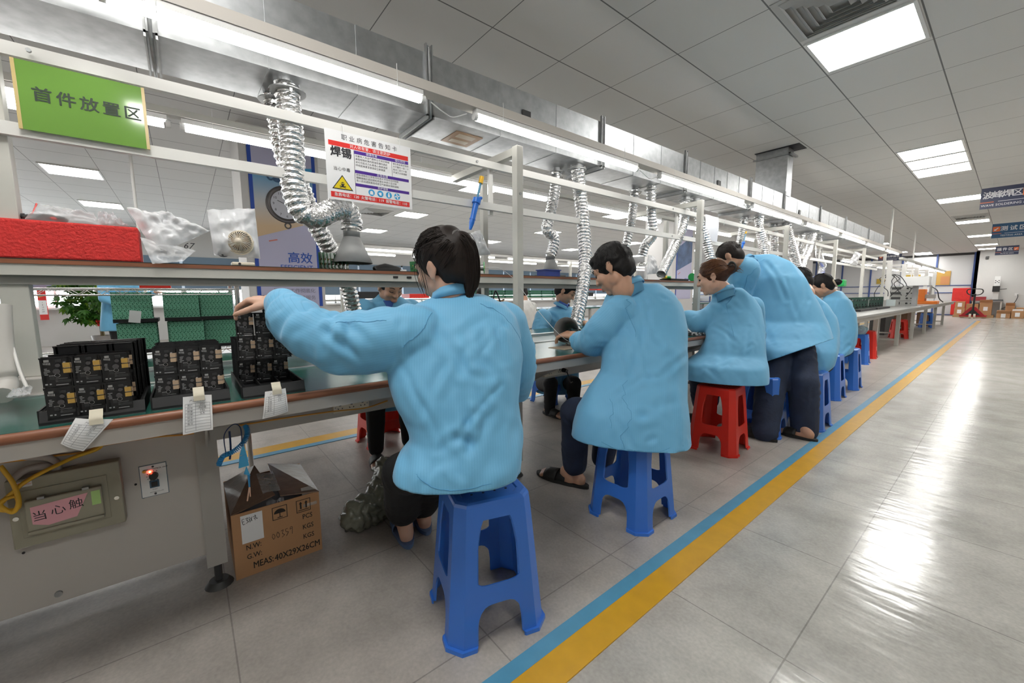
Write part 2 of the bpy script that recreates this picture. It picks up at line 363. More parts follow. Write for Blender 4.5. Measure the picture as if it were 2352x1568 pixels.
# sheet metal cabinet under the near end, and the cable channel that runs on from it
XC = -1.745
t = thing('control_cabinet', 'beige sheet metal cabinet under the near end of the bench', 'cabinet', (XC - .15, -.6, .1))
q = MB(); q.box((XC - .42, Y0, .135), (XC, .015, ZB - .075)); q.build('body', cab_m, t, bevel=.003)
q = MB(); q.box((XC, Y0, .60), (XC + .003, .015, ZB - .075)); q.build('top_strip', cab_m, t)
for y, z in ((-.365, .165), (-.36, .597), (-.0, .185)):
    q = MB(); q.cyl((XC, y, z), (XC + .006, y, z), .009, n=10); q.build('screw', galv_dull, t)
q = MB()
for y, z in ((-.26, .36), (-.155, .4), (-.17, .45), (-.42, .32), (-.33, .34)): q.cyl((XC, y, z), (XC + .0012, y, z), .0035, n=8)
q.build('screw_hole', ink, t)
t = thing('cable_channel', 'grey steel cable channel under the front of the bench', 'cable channel', (-1.62, 2, .6))
q = MB(); q.box((-1.62, .03, .585), (-1.615, 6.4, .635)); q.box((-1.70, .03, .585), (-1.62, 6.4, .589)); q.build('channel', bench_steel, t)
# ---------------------------------------------------------------- overhead frame
XN, XFP, XRL, XRF = -1.75, -2.41, -1.90, -2.26
ZN = 1.85                                                    # underside of the lamp beam
for i, y in enumerate((1.46, 3.5, 5.6, 7.7, 9.55, 11.4, 12.4)[:6]):
    lab = ['tall pale post between the ponytailed person and the seated man', 'tall pale post right behind the person with the hair claw', 'tall pale post behind the standing bent over person',
           'tall pale post above the person with the hair bun', 'tall pale post right of the yellow cup on the shelf', 'last tall pale post of the frame by the green circuit boards'][i]
    t = thing('frame_post', lab, 'post', (XN, y, ZB if y < 8.9 else 0), group='front posts of the overhead frame')
    q = MB(); q.box((XN - .022, y - .022, ZB if y < 8.9 else .0), (XN + .022, y + .022, ZN)); q.build('post', steel, t, bevel=.003)
    q = MB(); q.box((XFP - .0, y - .02, ZN - .045), (XN - .022, y + .02, ZN - .005)); q.build('cross_beam', steel, t)
    q = MB(); q.cyl((XN + .022, y, 1.6), (XN + .025, y, 1.6), .008, n=8); q.build('bolt', galv_dull, t)
for i, y in enumerate((1.62, 3.9, 6.2, 8.3)):
    t = thing('frame_post', 'pale rear frame post ' + ['seen behind the blue hanging tool', 'seen behind the long silver hose', 'seen behind the standing person', 'seen over the person with the hair bun'][i], 'post', (-2.3, y, ZB), group='rear posts of the overhead frame')
    q = MB(); q.box((-2.32, y - .02, ZB), (-2.28, y + .02, ZN - .05)); q.build('post', steel, t, bevel=.003)
t = thing('frame_post', 'wide pale end post at the far left of the bench, beside the green sign', 'post', (XRL, -.385, ZB))
q = MB(); q.box((XRL - .055, -.43, .81), (XRL - .006, -.37, 1.88)); q.build('post', steel, t, bevel=.003)
q = MB(); q.box((XRL - .07, -.62, ZB), (XRL + .03, -.33, .81)); q.build('foot_block', cab_m, t, bevel=.004)
q = MB(); q.cyl((XRL, -.40, 1.55), (XRL + .012, -.40, 1.55), .011, n=10); q.build('bolt', galv_dull, t)
# rails
def sag(y, a, c): return a + (c - a) * (y + .45) / 10
rail_lab = {(-1.9, 0): 'upper white rail holding the green sign and the hazard notice', (-1.9, 1): 'lower white rail under the green sign, blue tool hooked on it', (-2.26, 0): 'upper rear white rail behind the silver hoses', (-2.26, 1): 'lower rear white rail behind the silver hoses'}
for x in (XRL,):
    for k, (za, zb_) in enumerate(((1.775, 1.755), (1.55, 1.50))):
        t = thing('frame_rail', rail_lab[(x, k)], 'rail', (x, 4, za))
        q = MB(); q.box((x - .012, -.46 if x == XRL else .2, za - .019), (x + .012, 11.6, za + .019)); q.build('bar', white_rail, t)
        q = MB()
        for y in (-.40, 1.29, 3.3, 5.4): q.cyl((x + .012, y, za), (x + .016, y, za), .007, n=8)
        q.build('bolt', galv_dull, t)
for i, y in enumerate((1.40, 3.42, 5.5, 7.6)):
    t = thing('rail_hanger', 'thin pale upright joining the two front rails ' + ['beside the first tall post', 'beside the second tall post', 'over the bent over person', 'over the person with the hair bun'][i], 'upright', (XRL, y, 1.6))
    q = MB(); q.box((XRL - .03, y - .012, 1.51), (XRL - .012, y + .012, 1.80)); q.build('strip', white_rail, t)
# shelf
XS0, XS1 = -1.88, -2.28
ZSH = 1.174
t = thing('bench_shelf', 'long shelf above the bench, dark wood top on pale steel beams', 'shelf', (-2.08, 2, ZSH))
q = MB(); q.box((XS0, -.9, ZSH - .016), (XS1, 8.6, ZSH - .003)); q.build('shelf_board', wood, t)
shelf_top = mat('shelf_top', (.03, .025, .02), .4)
q = MB(); q.box((XS0, -.9, ZSH - .003), (XS1, 8.6, ZSH)); q.build('top_mat', shelf_top, t)
for x in (XS0 - .004, XS1 + .004 + .03):
    q = MB(); q.box((x - .03, -.9, ZSH - .05), (x, 8.6, ZSH - .016)); q.build('edge_beam', steel, t)
q = MB()
for y in (-.5, .6, 1.7, 2.8, 3.9, 5, 6.1, 7.2, 8.3): q.box((XS1, y - .015, ZSH - .045), (XS0 - .034, y + .015, ZSH - .017))
q.build('cross_member', steel, t)
under = mat('shaded_under_beam', (.30, .29, .27), .6)  # darker grey than the other beams: shade below the shelf put into the colour
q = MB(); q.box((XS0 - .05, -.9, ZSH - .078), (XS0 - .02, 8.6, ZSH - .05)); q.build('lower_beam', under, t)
for y in (.80, .87):
    q = MB(); q.box((XS0 - .004, y - .012, ZSH - .035), (XS0 - .001, y + .012, ZSH - .025)); q.build('black_tape', black, t)
# ---------------------------------------------------------------- lamps along the line
def tube_lamp(x, y0, y1, z, label, group):
    t = thing('tube_lamp', label, 'lamp', (x, (y0 + y1) / 2, z), group=group)
    q = MB(); q.box((x - .018, y0, z + .012), (x + .018, y1, z + .032)); q.build('housing', white, t)
    q = MB(); q.cyl((x, y0 + .012, z), (x, y1 - .012, z), .0195, n=12); q.build('tube', tube_m, t)
    for a in (y0, y1): q = MB(); q.cyl((x, a - .006, z), (x, a + .012, z), .018, n=10); q.build('end_cap', white, t)
    for a in (lerp(y0, y1, .12), lerp(y0, y1, .88)):
        q = MB(); q.tube([(x + .02, a, z - .012), (x + .022, a, z + .03), (x + .02, a, z + .10)], .0016, n=5); q.build('cable_tie', white, t)
XLM = -1.72; ZLM = 1.918
t = thing('lamp_beam', 'long pale channel beam carrying the front row of tube lamps', 'beam', (XLM, 5, ZLM))
q = MB(); q.box((XLM - .05, -1.4, ZLM + .034), (XLM + .022, 13, ZLM + .075)); q.build('beam', mat('lamp_beam', (.62, .58, .53), .5), t)
segs = [(-1.25, -.24), (-.12, .885), (1.165, 2.505), (2.80, 4.26), (4.49, 5.95), (6.14, 7.6), (7.8, 9.3), (9.5, 11.0), (11.2, 12.6)]
for i, (a, c) in enumerate(segs):
    tube_lamp(XLM, a, c, ZLM, ['tube lamp at the near end of the front beam', 'nearest lit tube lamp, running across the top left of the photo', 'second lit tube lamp of the front row, over the first tall post', 'third lit tube lamp of the front row', 'fourth lit tube lamp of the front row, over the person with the hair claw',
              'fifth lit tube lamp of the front row', 'sixth lit tube lamp of the front row', 'seventh lit tube lamp of the front row', 'last lit tube lamp of the front row'][i], 'front row of tube lamps')
XL2 = -2.43; ZL2 = 1.822
t = thing('lamp_beam', 'thin pale beam carrying the rear row of tube lamps', 'beam', (XL2, 5, ZL2))
q = MB(); q.box((XL2 - .022, -1.0, ZL2 + .034), (XL2 + .03, 12, ZL2 + .062)); q.build('beam', steel, t)
for i, (a, c) in enumerate([(-.95, .0), (.05, 1.0), (1.07, 2.33), (2.68, 4.0), (4.35, 5.7), (6.1, 7.4), (7.8, 9.0), (9.4, 10.6)]):
    tube_lamp(XL2, a, c, ZL2, 'rear row tube lamp, ' + ['hidden behind the green sign', 'running from the green sign to the first hoses', 'running past the hazard notice to the first kinked hose', 'behind the straight middle hose', 'behind the second tall post', 'over the bent over person', 'over the person with the hair bun', 'at the far end of the line'][i], 'rear row of tube lamps')
for i, (a, c) in enumerate(((.93, 1.12), (2.55, 2.79), (4.29, 4.47), (5.98, 6.12))):
    o = MB(); o.tube(smoothpath([(XLM, a, ZLM), (XLM + .004, lerp(a, c, .35), ZLM - .03), (XLM, lerp(a, c, .6), ZLM - .035), (XLM, c, ZLM)]), .0028, n=6)
    tag(o.build('power_lead', white), 'white cord linking ' + ['first and second', 'second and third', 'third and fourth', 'fourth and fifth'][i] + ' tube lamp of the front row', 'cord')
# ---------------------------------------------------------------- galvanised air duct
t = thing('air_duct', 'long rectangular galvanised air duct above the bench', 'duct', (-2.0, 4, 2.1))
XD0, XD1 = -1.85, -2.145
secs = [(-1.9, -.02), (-.02, .99), (.99, 2.29), (2.29, 3.4), (3.4, 4.75), (4.75, 5.75), (5.75, 7.2), (7.2, 8.6), (8.6, 10.3), (10.3, 11.8)]
def dz(y): return 1.915 + min(y, 6) * .006, 2.19 + min(max(y, 0), 8) * .010
for i, (a, c) in enumerate(secs):
    q = MB(); za, zt = dz(a); zc, zu = dz(c)
    v = [(XD1, a, za), (XD0, a, za), (XD0, a, zt), (XD1, a, zt), (XD1, c - .002, zc), (XD0, c - .002, zc), (XD0, c - .002, zu), (XD1, c - .002, zu)]
    q.add(v, [(0, 1, 2, 3), (7, 6, 5, 4), (0, 4, 5, 1), (1, 5, 6, 2), (2, 6, 7, 3), (3, 7, 4, 0)])
    k = 3 if i != 4 else 5
    for j in range(1, k):                                    # pressed cross ribs
        y = lerp(a, c, j / k); z0, z1 = dz(y)
        q.box((XD0, y - .003, z0), (XD0 + .0025, y + .003, z1)); q.box((XD1, y - .003, z0 - .0025), (XD0, y + .003, z0))
    q.build('duct_section', galv, t)
    if i:
        z0, z1 = dz(a); q = MB()
        q.box((XD0, a - .018, z0 - .01), (XD0 + .016, a - .012, z1 + .035)); q.box((XD0, a + .012, z0 - .01), (XD0 + .016, a + .018, z1 + .035)); q.box((XD0 + .004, a - .012, z0), (XD0 + .008, a + .012, z1 + .03))
        q.box((XD1 - .02, a - .018, z0 - .022), (XD0 + .016, a - .012, z0 - .001)); q.box((XD1 - .02, a + .012, z0 - .022), (XD0 + .016, a + .018, z0 - .001))
        q.tube([(XD0 + .012, a, z1 + .02), (XD0 + .012, a, z0 - .016), (XD1 - .01, a, z0 - .016)], .006, n=6)
        q.build('hanger_strap', galv_dull, t)
brown = mat('brown_tape', (.40, .22, .10), .4); z0 = dz(1.2)[0]
q = MB(); q.box((-2.10, 1.19, z0 - .002), (-1.93, 1.36, z0), 0); q.box((-2.07, 1.22, z0 - .003), (-2.03, 1.33, z0 - .0015), 1); q.box((-2.0, 1.22, z0 - .003), (-1.95, 1.33, z0 - .0015), 1); q.build('tape_patch', [brown, mat('pale_tape', (.62, .5, .36), .4)], t)
for y in (1.58, 4.0, 6.3):
    z = dz(y)[0] + .13; q = MB(); q.box((XD0 - .002, y, z), (XD0 + .008, y + .06, z + .05)); q.build('test_port', [dark], t)
q = MB(); q.box((-2.19, 5.76, 2.24), (-1.84, 5.94, ZC + .05)); q.build('riser', galv, t)
q = MB(); q.box((-2.22, 5.74, ZC - .09), (-1.81, 5.76, ZC - .07)); q.box((-1.83, 5.74, ZC - .09), (-1.80, 5.98, ZC - .07)); q.build('riser_flange', galv_dull, t)
q = MB(); q.box((-2.2, 5.72, ZC - .004), (-1.72, 6.0, ZC - .0005)); q.build('ceiling_hole', ink, t)

# ---------------------------------------------------------------- stools
def make_stool(name, m, h=.44, top=.122, bot=.158, flip=False, handle=False):
    t = thing(name, 'x', 'stool', (0, 0, 0))
    def sz(z): return lerp(bot, top, z / h)
    ch = .03
    def corner(z, q, off=0, s_=None):                        # eight sided outline: point pair at corner q
        s = (s_ or sz(z)) - off; c = ch * s / top
        sx, sy = ((1, 1), (-1, 1), (-1, -1), (1, -1))[q]
        a = Vector((sx * s, sy * (s - c), z)); b_ = Vector((sx * (s - c), sy * s, z))
        return (a, b_) if q in (0, 2) else (b_, a)
    q = MB()                                                  # seat: top, rounded shoulder, apron
    prof = [(h - .055, sz(h - .055)), (h - .012, top), (h - .004, top - .004), (h, top - .012), (h, top - .03), (h - .004, top - .034)]
    rings = []
    for z, s in prof:
        r = []
        for k in range(4): a, b_ = corner(z, k, 0, s); r += [a, b_]
        rings.append(r)
    vs = [v for r in rings for v in r]; k = len(rings)
    q.add(vs, [(i * 8 + j, i * 8 + (j + 1) % 8, (i + 1) * 8 + (j + 1) % 8, (i + 1) * 8 + j) for i in range(k - 1) for j in range(8)])
    q.add(rings[-1], [tuple(range(8))])
    inner = [corner(h - .055, k_, .004, sz(h - .055)) for k_ in range(4)]
    low = rings[0]; inn = [p for pr in inner for p in pr]; up_ = [Vector((p.x * .98, p.y * .98, h - .012)) for p in inn]
    q.add(low + inn, [(j, 8 + j, 8 + (j + 1) % 8, (j + 1) % 8) for j in range(8)]); q.add(inn + up_, [(j, 8 + j, 8 + (j + 1) % 8, (j + 1) % 8) for j in range(8)]); q.add(up_, [tuple(range(8))[::-1]])
    q.build('seat', m, t)
    q = MB()
    for i in range(-3, 4):
        for j in range(-3, 4):
            if (i + j) % 2 == 0: q.cyl((i * .019, j * .019, h - .0045), (i * .019, j * .019, h - .0032), .0042, n=8)
    q.build('vent_hole', mat('stool_hole', (.01, .02, .07), .6), t)
    def edge(z, side, u):                                     # point on side panel; u in -1..1 across the flat part
        s = sz(z); c = s - ch * s / top
        x = u * c
        return [Vector((s, x, z)), Vector((-x, s, z)), Vector((-s, -x, z)), Vector((x, -s, z))][side]
    fw_, ap = .36, h - .055                                   # leg flange as share of half side, apron line
    for k_ in range(4):
        q = MB(); zs = [0, .012, .0121, .06, .12, .2, .3, ap - .04, ap - .02, ap]
        ow = []
        for z in zs:
            a, b_ = corner(z, k_); fl = .008 if z < .0121 else 0
            s0, s1 = (3, 0) if k_ == 3 else (k_ - 1, k_)      # the two panels meeting at this corner
            wd = fw_ + (.0 if z < ap - .045 else (.18 if z > ap - .01 else .06 if z < ap - .03 else .1)) + (.05 if .10 < z < .14 else 0)
            n1 = edge(z, (k_) % 4, 1 - wd * 1); n0 = edge(z, (k_ + 1) % 4, -1 + wd * 1)
            P = [n1, edge(z, k_ % 4, 1), edge(z, (k_ + 1) % 4, -1), n0]
            if fl: P = [Vector((p.x * (1 + fl / bot), p.y * (1 + fl / bot), z)) for p in P]
            ow.append(P)
        n = len(zs)
        vo = [p for r in ow for p in r]; vi = [Vector((p.x - math.copysign(.0045, p.x), p.y - math.copysign(.0045, p.y), p.z)) for p in vo]
        q.add(vo, [(i * 4 + j, i * 4 + j + 1, (i + 1) * 4 + j + 1, (i + 1) * 4 + j) for i in range(n - 1) for j in range(3)])
        q.add(vi, [(i * 4 + j + 1, i * 4 + j, (i + 1) * 4 + j, (i + 1) * 4 + j + 1) for i in range(n - 1) for j in range(3)])
        for j in (0, 3): q.add([vo[i * 4 + j] for i in range(n)] + [vi[i * 4 + j] for i in range(n)], [(i, i + 1, n + i + 1, n + i) if j else (i + 1, i, n + i, n + i + 1) for i in range(n - 1)])
        q.add(vo[:4] + vi[:4], [(0, 4, 5, 1), (1, 5, 6, 2), (2, 6, 7, 3)])
        q.build('leg', m, t)
    for sd in range(4):                                       # stretchers with arched lower edge
        q = MB(); N = 12; A = []; B = []
        for i in range(N + 1):
            u = lerp(-1 + fw_, 1 - fw_, i / N); e = abs(2 * i / N - 1)
            A.append((edge(.185 + .012 * e ** 6, sd, u), edge(.125 - .05 * e ** 5, sd, u)))
        nrm = [Vector((1, 0, 0)), Vector((0, 1, 0)), Vector((-1, 0, 0)), Vector((0, -1, 0))][sd] * .0045
        vs = [p for pr in A for p in pr]; vs += [p - nrm for p in vs]; o = 2 * (N + 1)
        for i in range(N):
            a = 2 * i; q.f += []
        q.add(vs, [(2 * i, 2 * i + 1, 2 * i + 3, 2 * i + 2) for i in range(N)] + [(o + 2 * i + 1, o + 2 * i, o + 2 * i + 2, o + 2 * i + 3) for i in range(N)] +
              [(2 * i, 2 * i + 2, o + 2 * i + 2, o + 2 * i) for i in range(N)] + [(2 * i + 3, 2 * i + 1, o + 2 * i + 1, o + 2 * i + 3) for i in range(N)])
        q.build('stretcher', m, t)
    return t
# ---------------------------------------------------------------- soft bodies
def capsule(q, a, b, n=14):                                   # a, b = (x,y,z,r): tapered limb with round ends
    p0, p1 = Vector(a[:3]), Vector(b[:3]); r0, r1 = a[3], b[3]; ax = p1 - p0; Ln = ax.length
    if Ln < 1e-4: q.ell(p0, max(r0, r1)); return
    ax /= Ln; pts = []; rr = []
    for i in range(5): th = math.pi / 2 * (1 - i / 4); pts.append(p0 - ax * r0 * math.sin(th)); rr.append(max(r0 * math.cos(th), .0008))
    for i in range(1, 4): pts.append(p0 + ax * Ln * i / 4); rr.append(lerp(r0, r1, i / 4))
    for i in range(5): th = math.pi / 2 * i / 4; pts.append(p1 + ax * r1 * math.sin(th)); rr.append(max(r1 * math.cos(th), .0008))
    q.tube(pts, rr, n=n)
def chain(q, pts, k=1):
    pts = [(*p[:3], p[3] * k) for p in pts]
    for a, b in zip(pts, pts[1:]): capsule(q, a, b)
def loft(q, rings, ex=2.6, n=28, k=1.0):                      # rings (cx,cy,cz,wx,wy,depth)
    vs = []
    for r in rings:
        w_ = Vector((r[3], r[4], 0)) * k; nn = Vector((-r[4], r[3], 0)).normalized() * r[5] * k
        for j in range(n):
            t = 2 * math.pi * j / n; c, s = math.cos(t), math.sin(t)
            vs.append(Vector(r[:3]) + w_ * math.copysign(abs(c) ** (2 / ex), c) + nn * math.copysign(abs(s) ** (2 / ex), s))
    K = len(rings)
    q.add(vs, [(i * n + j, i * n + (j + 1) % n, (i + 1) * n + (j + 1) % n, (i + 1) * n + j) for i in range(K - 1) for j in range(n)])
    q.add(vs[:n], [tuple(range(n))[::-1]]); q.add(vs[-n:], [tuple(range(n))])
def skin(q, voxel, smooth=4, fac=.5):                         # fuse closed pieces into one continuous surface
    me = bpy.data.meshes.new('s'); me.from_pydata([tuple(v) for v in q.v], [], q.f); me.update()
    o = bpy.data.objects.new('s', me); COL.objects.link(o)
    x = o.modifiers.new('r', 'REMESH'); x.mode = 'VOXEL'; x.voxel_size = voxel; x.use_smooth_shade = True
    if smooth: x = o.modifiers.new('m', 'SMOOTH'); x.factor = fac; x.iterations = smooth
    out = bpy.data.meshes.new_from_object(o.evaluated_get(bpy.context.evaluated_depsgraph_get()))
    bpy.data.objects.remove(o); bpy.data.meshes.remove(me)
    out.polygons.foreach_set('use_smooth', [True] * len(out.polygons))
    return out
def get_v(me):
    v = np.empty(len(me.vertices) * 3, np.float32); me.vertices.foreach_get('co', v)
    n = np.empty(len(me.vertices) * 3, np.float32); me.vertices.foreach_get('normal', n)
    return v.reshape(-1, 3), n.reshape(-1, 3)
def set_v(me, v): me.vertices.foreach_set('co', v.astype(np.float32).ravel()); me.update()
def wrinkle(me, creases, seed=1, amp=.004, freq=22, aniso=(1, 1, .45)):
    v, n = get_v(me); rng = np.random.RandomState(seed); d = np.zeros(len(v))
    an = np.array(aniso)
    warp = sum(np.sin((v @ (rng.randn(3) * 9)) + rng.rand() * 6) for _ in range(3))[:, None] * .018 * rng.randn(1, 3)
    for i in range(7):
        k = rng.randn(3) * an; k = k / np.linalg.norm(k) * freq * (.6 + rng.rand())
        s = np.sin((v + warp) @ k + rng.rand() * 6.28); m_ = .5 + .5 * np.sin(v @ (rng.randn(3) * 6) + rng.rand() * 6.28)
        d += (np.abs(s) ** .7 - .6) * m_ * amp / 2.2
    for c in creases:
        a, b, wd, am = np.array(c[0][:3]), np.array(c[1][:3]), c[2], c[3]
        ab = b - a; t = np.clip(((v - a) @ ab) / (ab @ ab), 0, 1); bend = (np.sin(t * np.pi) * wd * .8)[:, None] * np.array([.3, .2, .9])
        dist = np.linalg.norm(v - a - t[:, None] * ab - bend, axis=1); fade = np.sin(np.pi * np.clip(t * .9 + .05, 0, 1)) ** .5
        d += -am * fade * (np.exp(-(dist / wd) ** 2) - .9 * np.exp(-((dist - 1.7 * wd) / wd) ** 2))
    set_v(me, v + n * d[:, None])
def elbow_creases(pts, seed, num=5, amp=.006):                # short folds across a sleeve, thickest by the bend
    r = random.Random(seed); out = []
    for i in range(len(pts) - 1):
        a, b = Vector(pts[i][:3]), Vector(pts[i + 1][:3]); ax = (b - a).normalized(); rad = (pts[i][3] + pts[i + 1][3]) / 2
        for _ in range(num):
            t = r.random(); c = a.lerp(b, t); th = r.random() * 6.28
            u = ax.orthogonal().normalized(); v_ = ax.cross(u)
            p = c + (u * math.cos(th) + v_ * math.sin(th)) * rad; q_ = c + ax * r.uniform(-.6, .6) * rad + (u * math.cos(th + 1.3) + v_ * math.sin(th + 1.3)) * rad
            out.append((p, q_, rad * r.uniform(.12, .22), amp * r.uniform(.5, 1.2)))
    return out
def torso_creases(rings, seed, num=10, amp=.006):
    r = random.Random(seed); out = []
    for _ in range(num):
        i = r.randrange(1, len(rings) - 2); j = min(len(rings) - 1, i + r.randrange(1, 4)); a, b = rings[i], rings[j]
        ua, ub = r.uniform(-1, 1), r.uniform(-1, 1); ub = lerp(ua, ub, .5)
        def pt(g, u):
            w_ = Vector((g[3], g[4], 0)); nn = Vector((g[4], -g[3], 0)).normalized() * g[5]
            return Vector(g[:3]) + w_ * u + nn * (1 - abs(u) ** 2.6) ** (1 / 2.6)
        out.append((pt(a, ua), pt(b, ub), r.uniform(.010, .022), amp * r.uniform(.4, 1.2)))
    return out
def coat_mat(name, col):
    M = mat(name, col, .62, noise_amt=.06, noise_scale=3, sheen=.15); n, L, b = nodes(M)
    src = b.inputs['Base Color'].links[0].from_socket
    at = n.new('ShaderNodeAttribute'); at.attribute_name = 'weave'
    f = mathn(n, L, 'FRACT', mathn(n, L, 'DIVIDE', at.outputs['Fac'], .0075))
    ln = mathn(n, L, 'LESS_THAN', f, .16)
    mx = n.new('ShaderNodeMix'); mx.data_type = 'RGBA'; mx.blend_type = 'MULTIPLY'; mx.inputs[7].default_value = (.80, .86, .90, 1)
    L.new(mathn(n, L, 'MULTIPLY', ln, .8), mx.inputs[0]); L.new(src, mx.inputs[6]); L.new(mx.outputs[2], b.inputs['Base Color'])
    tc = n.new('ShaderNodeTexCoord'); mp = n.new('ShaderNodeMapping'); mp.inputs['Rotation'].default_value = (.5, .4, .3); mp.inputs['Scale'].default_value = (1, 1, .5)
    L.new(tc.outputs['Object'], mp.inputs[0])
    t = n.new('ShaderNodeTexNoise'); t.inputs['Scale'].default_value = 8; t.inputs['Detail'].default_value = 2; L.new(mp.outputs[0], t.inputs['Vector'])
    r = t.outputs[0]
    bp = n.new('ShaderNodeBump'); bp.inputs['Strength'].default_value = .35; bp.inputs['Distance'].default_value = .03
    L.new(r, bp.inputs['Height']); L.new(bp.outputs[0], b.inputs['Normal'])
    return M
coat_m = coat_mat('coat_cloth', (.155, .455, .71))
seam_m = mat('coat_seam', (.08, .30, .54), .7)
skin_m = mat('skin', (.58, .33, .22), .45, noise_amt=.08, noise_scale=20, sss=.08)
skin_l = mat('skin_pale', (.66, .40, .29), .45, noise_amt=.06, noise_scale=20, sss=.08)
lip_m = mat('lips', (.48, .22, .17), .45)
hair_b = mat('hair_black', (.012, .010, .010), .58, spec=.3, noise_amt=.4, noise_scale=60)
hair_br = mat('hair_brown', (.075, .028, .014), .55, spec=.3, noise_amt=.5, noise_scale=30)
hair_dk = mat('hair_dark_brown', (.022, .014, .011), .55, spec=.3, noise_amt=.4, noise_scale=50)
trouser_k = mat('trousers_black', (.012, .012, .014), .8, bump=.2, bump_scale=30)
jeans = mat('jeans', (.022, .035, .075), .8, noise_amt=.3, noise_scale=12, bump=.2, bump_scale=60)
shirt_b = mat('shirt_blue', (.05, .12, .42), .7)
def set_weave(me, rings, sleeves):
    v, _ = get_v(me); g = rings[len(rings) // 2]; wd = np.array([g[3], g[4], 0]); wd /= np.linalg.norm(wd)
    val = (v - np.array(g[:3])) @ wd; best = np.full(len(v), 1e9)
    for S in sleeves:
        for a, b in zip(S, S[1:]):
            A, B = np.array(a[:3]), np.array(b[:3]); ab = B - A; t = np.clip(((v - A) @ ab) / (ab @ ab), 0, 1)
            d = np.linalg.norm(v - A - t[:, None] * ab, axis=1) - (a[3] * (1 - t) + b[3] * t)
            ax = ab / np.linalg.norm(ab); pr = np.array([0, 0, 1]) - ax * ax[2]; pr = pr / max(np.linalg.norm(pr), .05)
            k = (d < best) & (d < .02) & (t > .4 if a is S[0] else True); val = np.where(k, (v - A) @ pr, val); best = np.where(k, d, best)
    at = me.attributes.new('weave', 'FLOAT', 'POINT'); at.data.foreach_set('value', val.astype(np.float32))
def hframe(c, fwd, up_):
    f_ = Vector(fwd).normalized(); u = Vector(up_); u = (u - f_ * u.dot(f_)).normalized(); s = f_.cross(u)   # s = person's right
    c = Vector(c)
    return lambda x, y, z: c + s * x + f_ * y + u * z, s, f_, u
def head_geo(q, c, fwd, up_, k=1.0, fine=True):
    P, s, f_, u = hframe(c, fwd, up_); M = Matrix((s, f_, u)).transposed()
    def E(x, y, z, rx, ry, rz, n=18): q.ell(P(x * k, y * k, z * k), (rx * k, ry * k, rz * k), M, n=n, k=12)
    E(0, -.012, .030, .073, .092, .086); E(0, .030, -.040, .058, .060, .080); E(0, .068, -.098, .022, .020, .018); E(0, .035, .02, .064, .06, .06)
    for sx in (-1, 1):
        E(sx * .036, .058, -.028, .026, .030, .028); E(sx * .048, .0, -.06, .018, .035, .035)
        E(sx * .074, -.012, -.008, .009, .020, .031); E(sx * .077, -.018, .004, .010, .013, .018); E(sx * .075, -.010, -.034, .008, .010, .011)
    capsule(q, (*P(0, .094 * k, .008 * k), .008 * k), (*P(0, .108 * k, -.028 * k), .0115 * k), n=10)
    for sx in (-1, 1):
        E(sx * .012, .098, -.031, .009, .009, .008); capsule(q, (*P(sx * .012 * k, .090 * k, .022 * k), .009 * k), (*P(sx * .045 * k, .074 * k, .020 * k), .008 * k), n=8)
    capsule(q, (*P(-.016 * k, .089 * k, -.062 * k), .0075 * k), (*P(.016 * k, .089 * k, -.062 * k), .0075 * k), n=8)
    capsule(q, (*P(-.012 * k, .087 * k, -.073 * k), .009 * k), (*P(.012 * k, .087 * k, -.073 * k), .009 * k), n=8)
def face_parts(par, c, fwd, up_, k=1.0, hair=None, closed=True, lip=True):
    P, s, f_, u = hframe(c, fwd, up_)
    q = MB()
    for sx in (-1, 1): q.tube(smoothpath([P(sx * .016 * k, .093 * k, .026 * k), P(sx * .032 * k, .091 * k, .033 * k), P(sx * .05 * k, .076 * k, .028 * k)], 4), [.0018 * k] + [.003 * k] * 7 + [.0015 * k], n=6)
    q.build('eyebrow', hair or hair_b, par)
    q = MB()
    for sx in (-1, 1):
        q.tube(smoothpath([P(sx * .018 * k, .0855 * k, .002 * k), P(sx * .032 * k, .0885 * k, (-.003 if closed else .006) * k), P(sx * .047 * k, .0765 * k, .002 * k)], 4), .0019 * k, n=6)
        if not closed: q.ell(P(sx * .032 * k, .080 * k, .001 * k), .0085 * k, n=10, k=6)
    q.build('eye', ink, par)
    if lip:
        q = MB(); q.tube(smoothpath([P(-.022 * k, .088 * k, -.068 * k), P(0, .0985 * k, -.0655 * k), P(.022 * k, .088 * k, -.068 * k)], 5), [.001 * k] + [.0042 * k] * 9 + [.001 * k], n=6)
        q.tube(smoothpath([P(-.02 * k, .088 * k, -.0695 * k), P(0, .0975 * k, -.074 * k), P(.02 * k, .088 * k, -.0695 * k)], 5), [.001 * k] + [.005 * k] * 9 + [.001 * k], n=6)
        q.build('lips', lip_m, par)
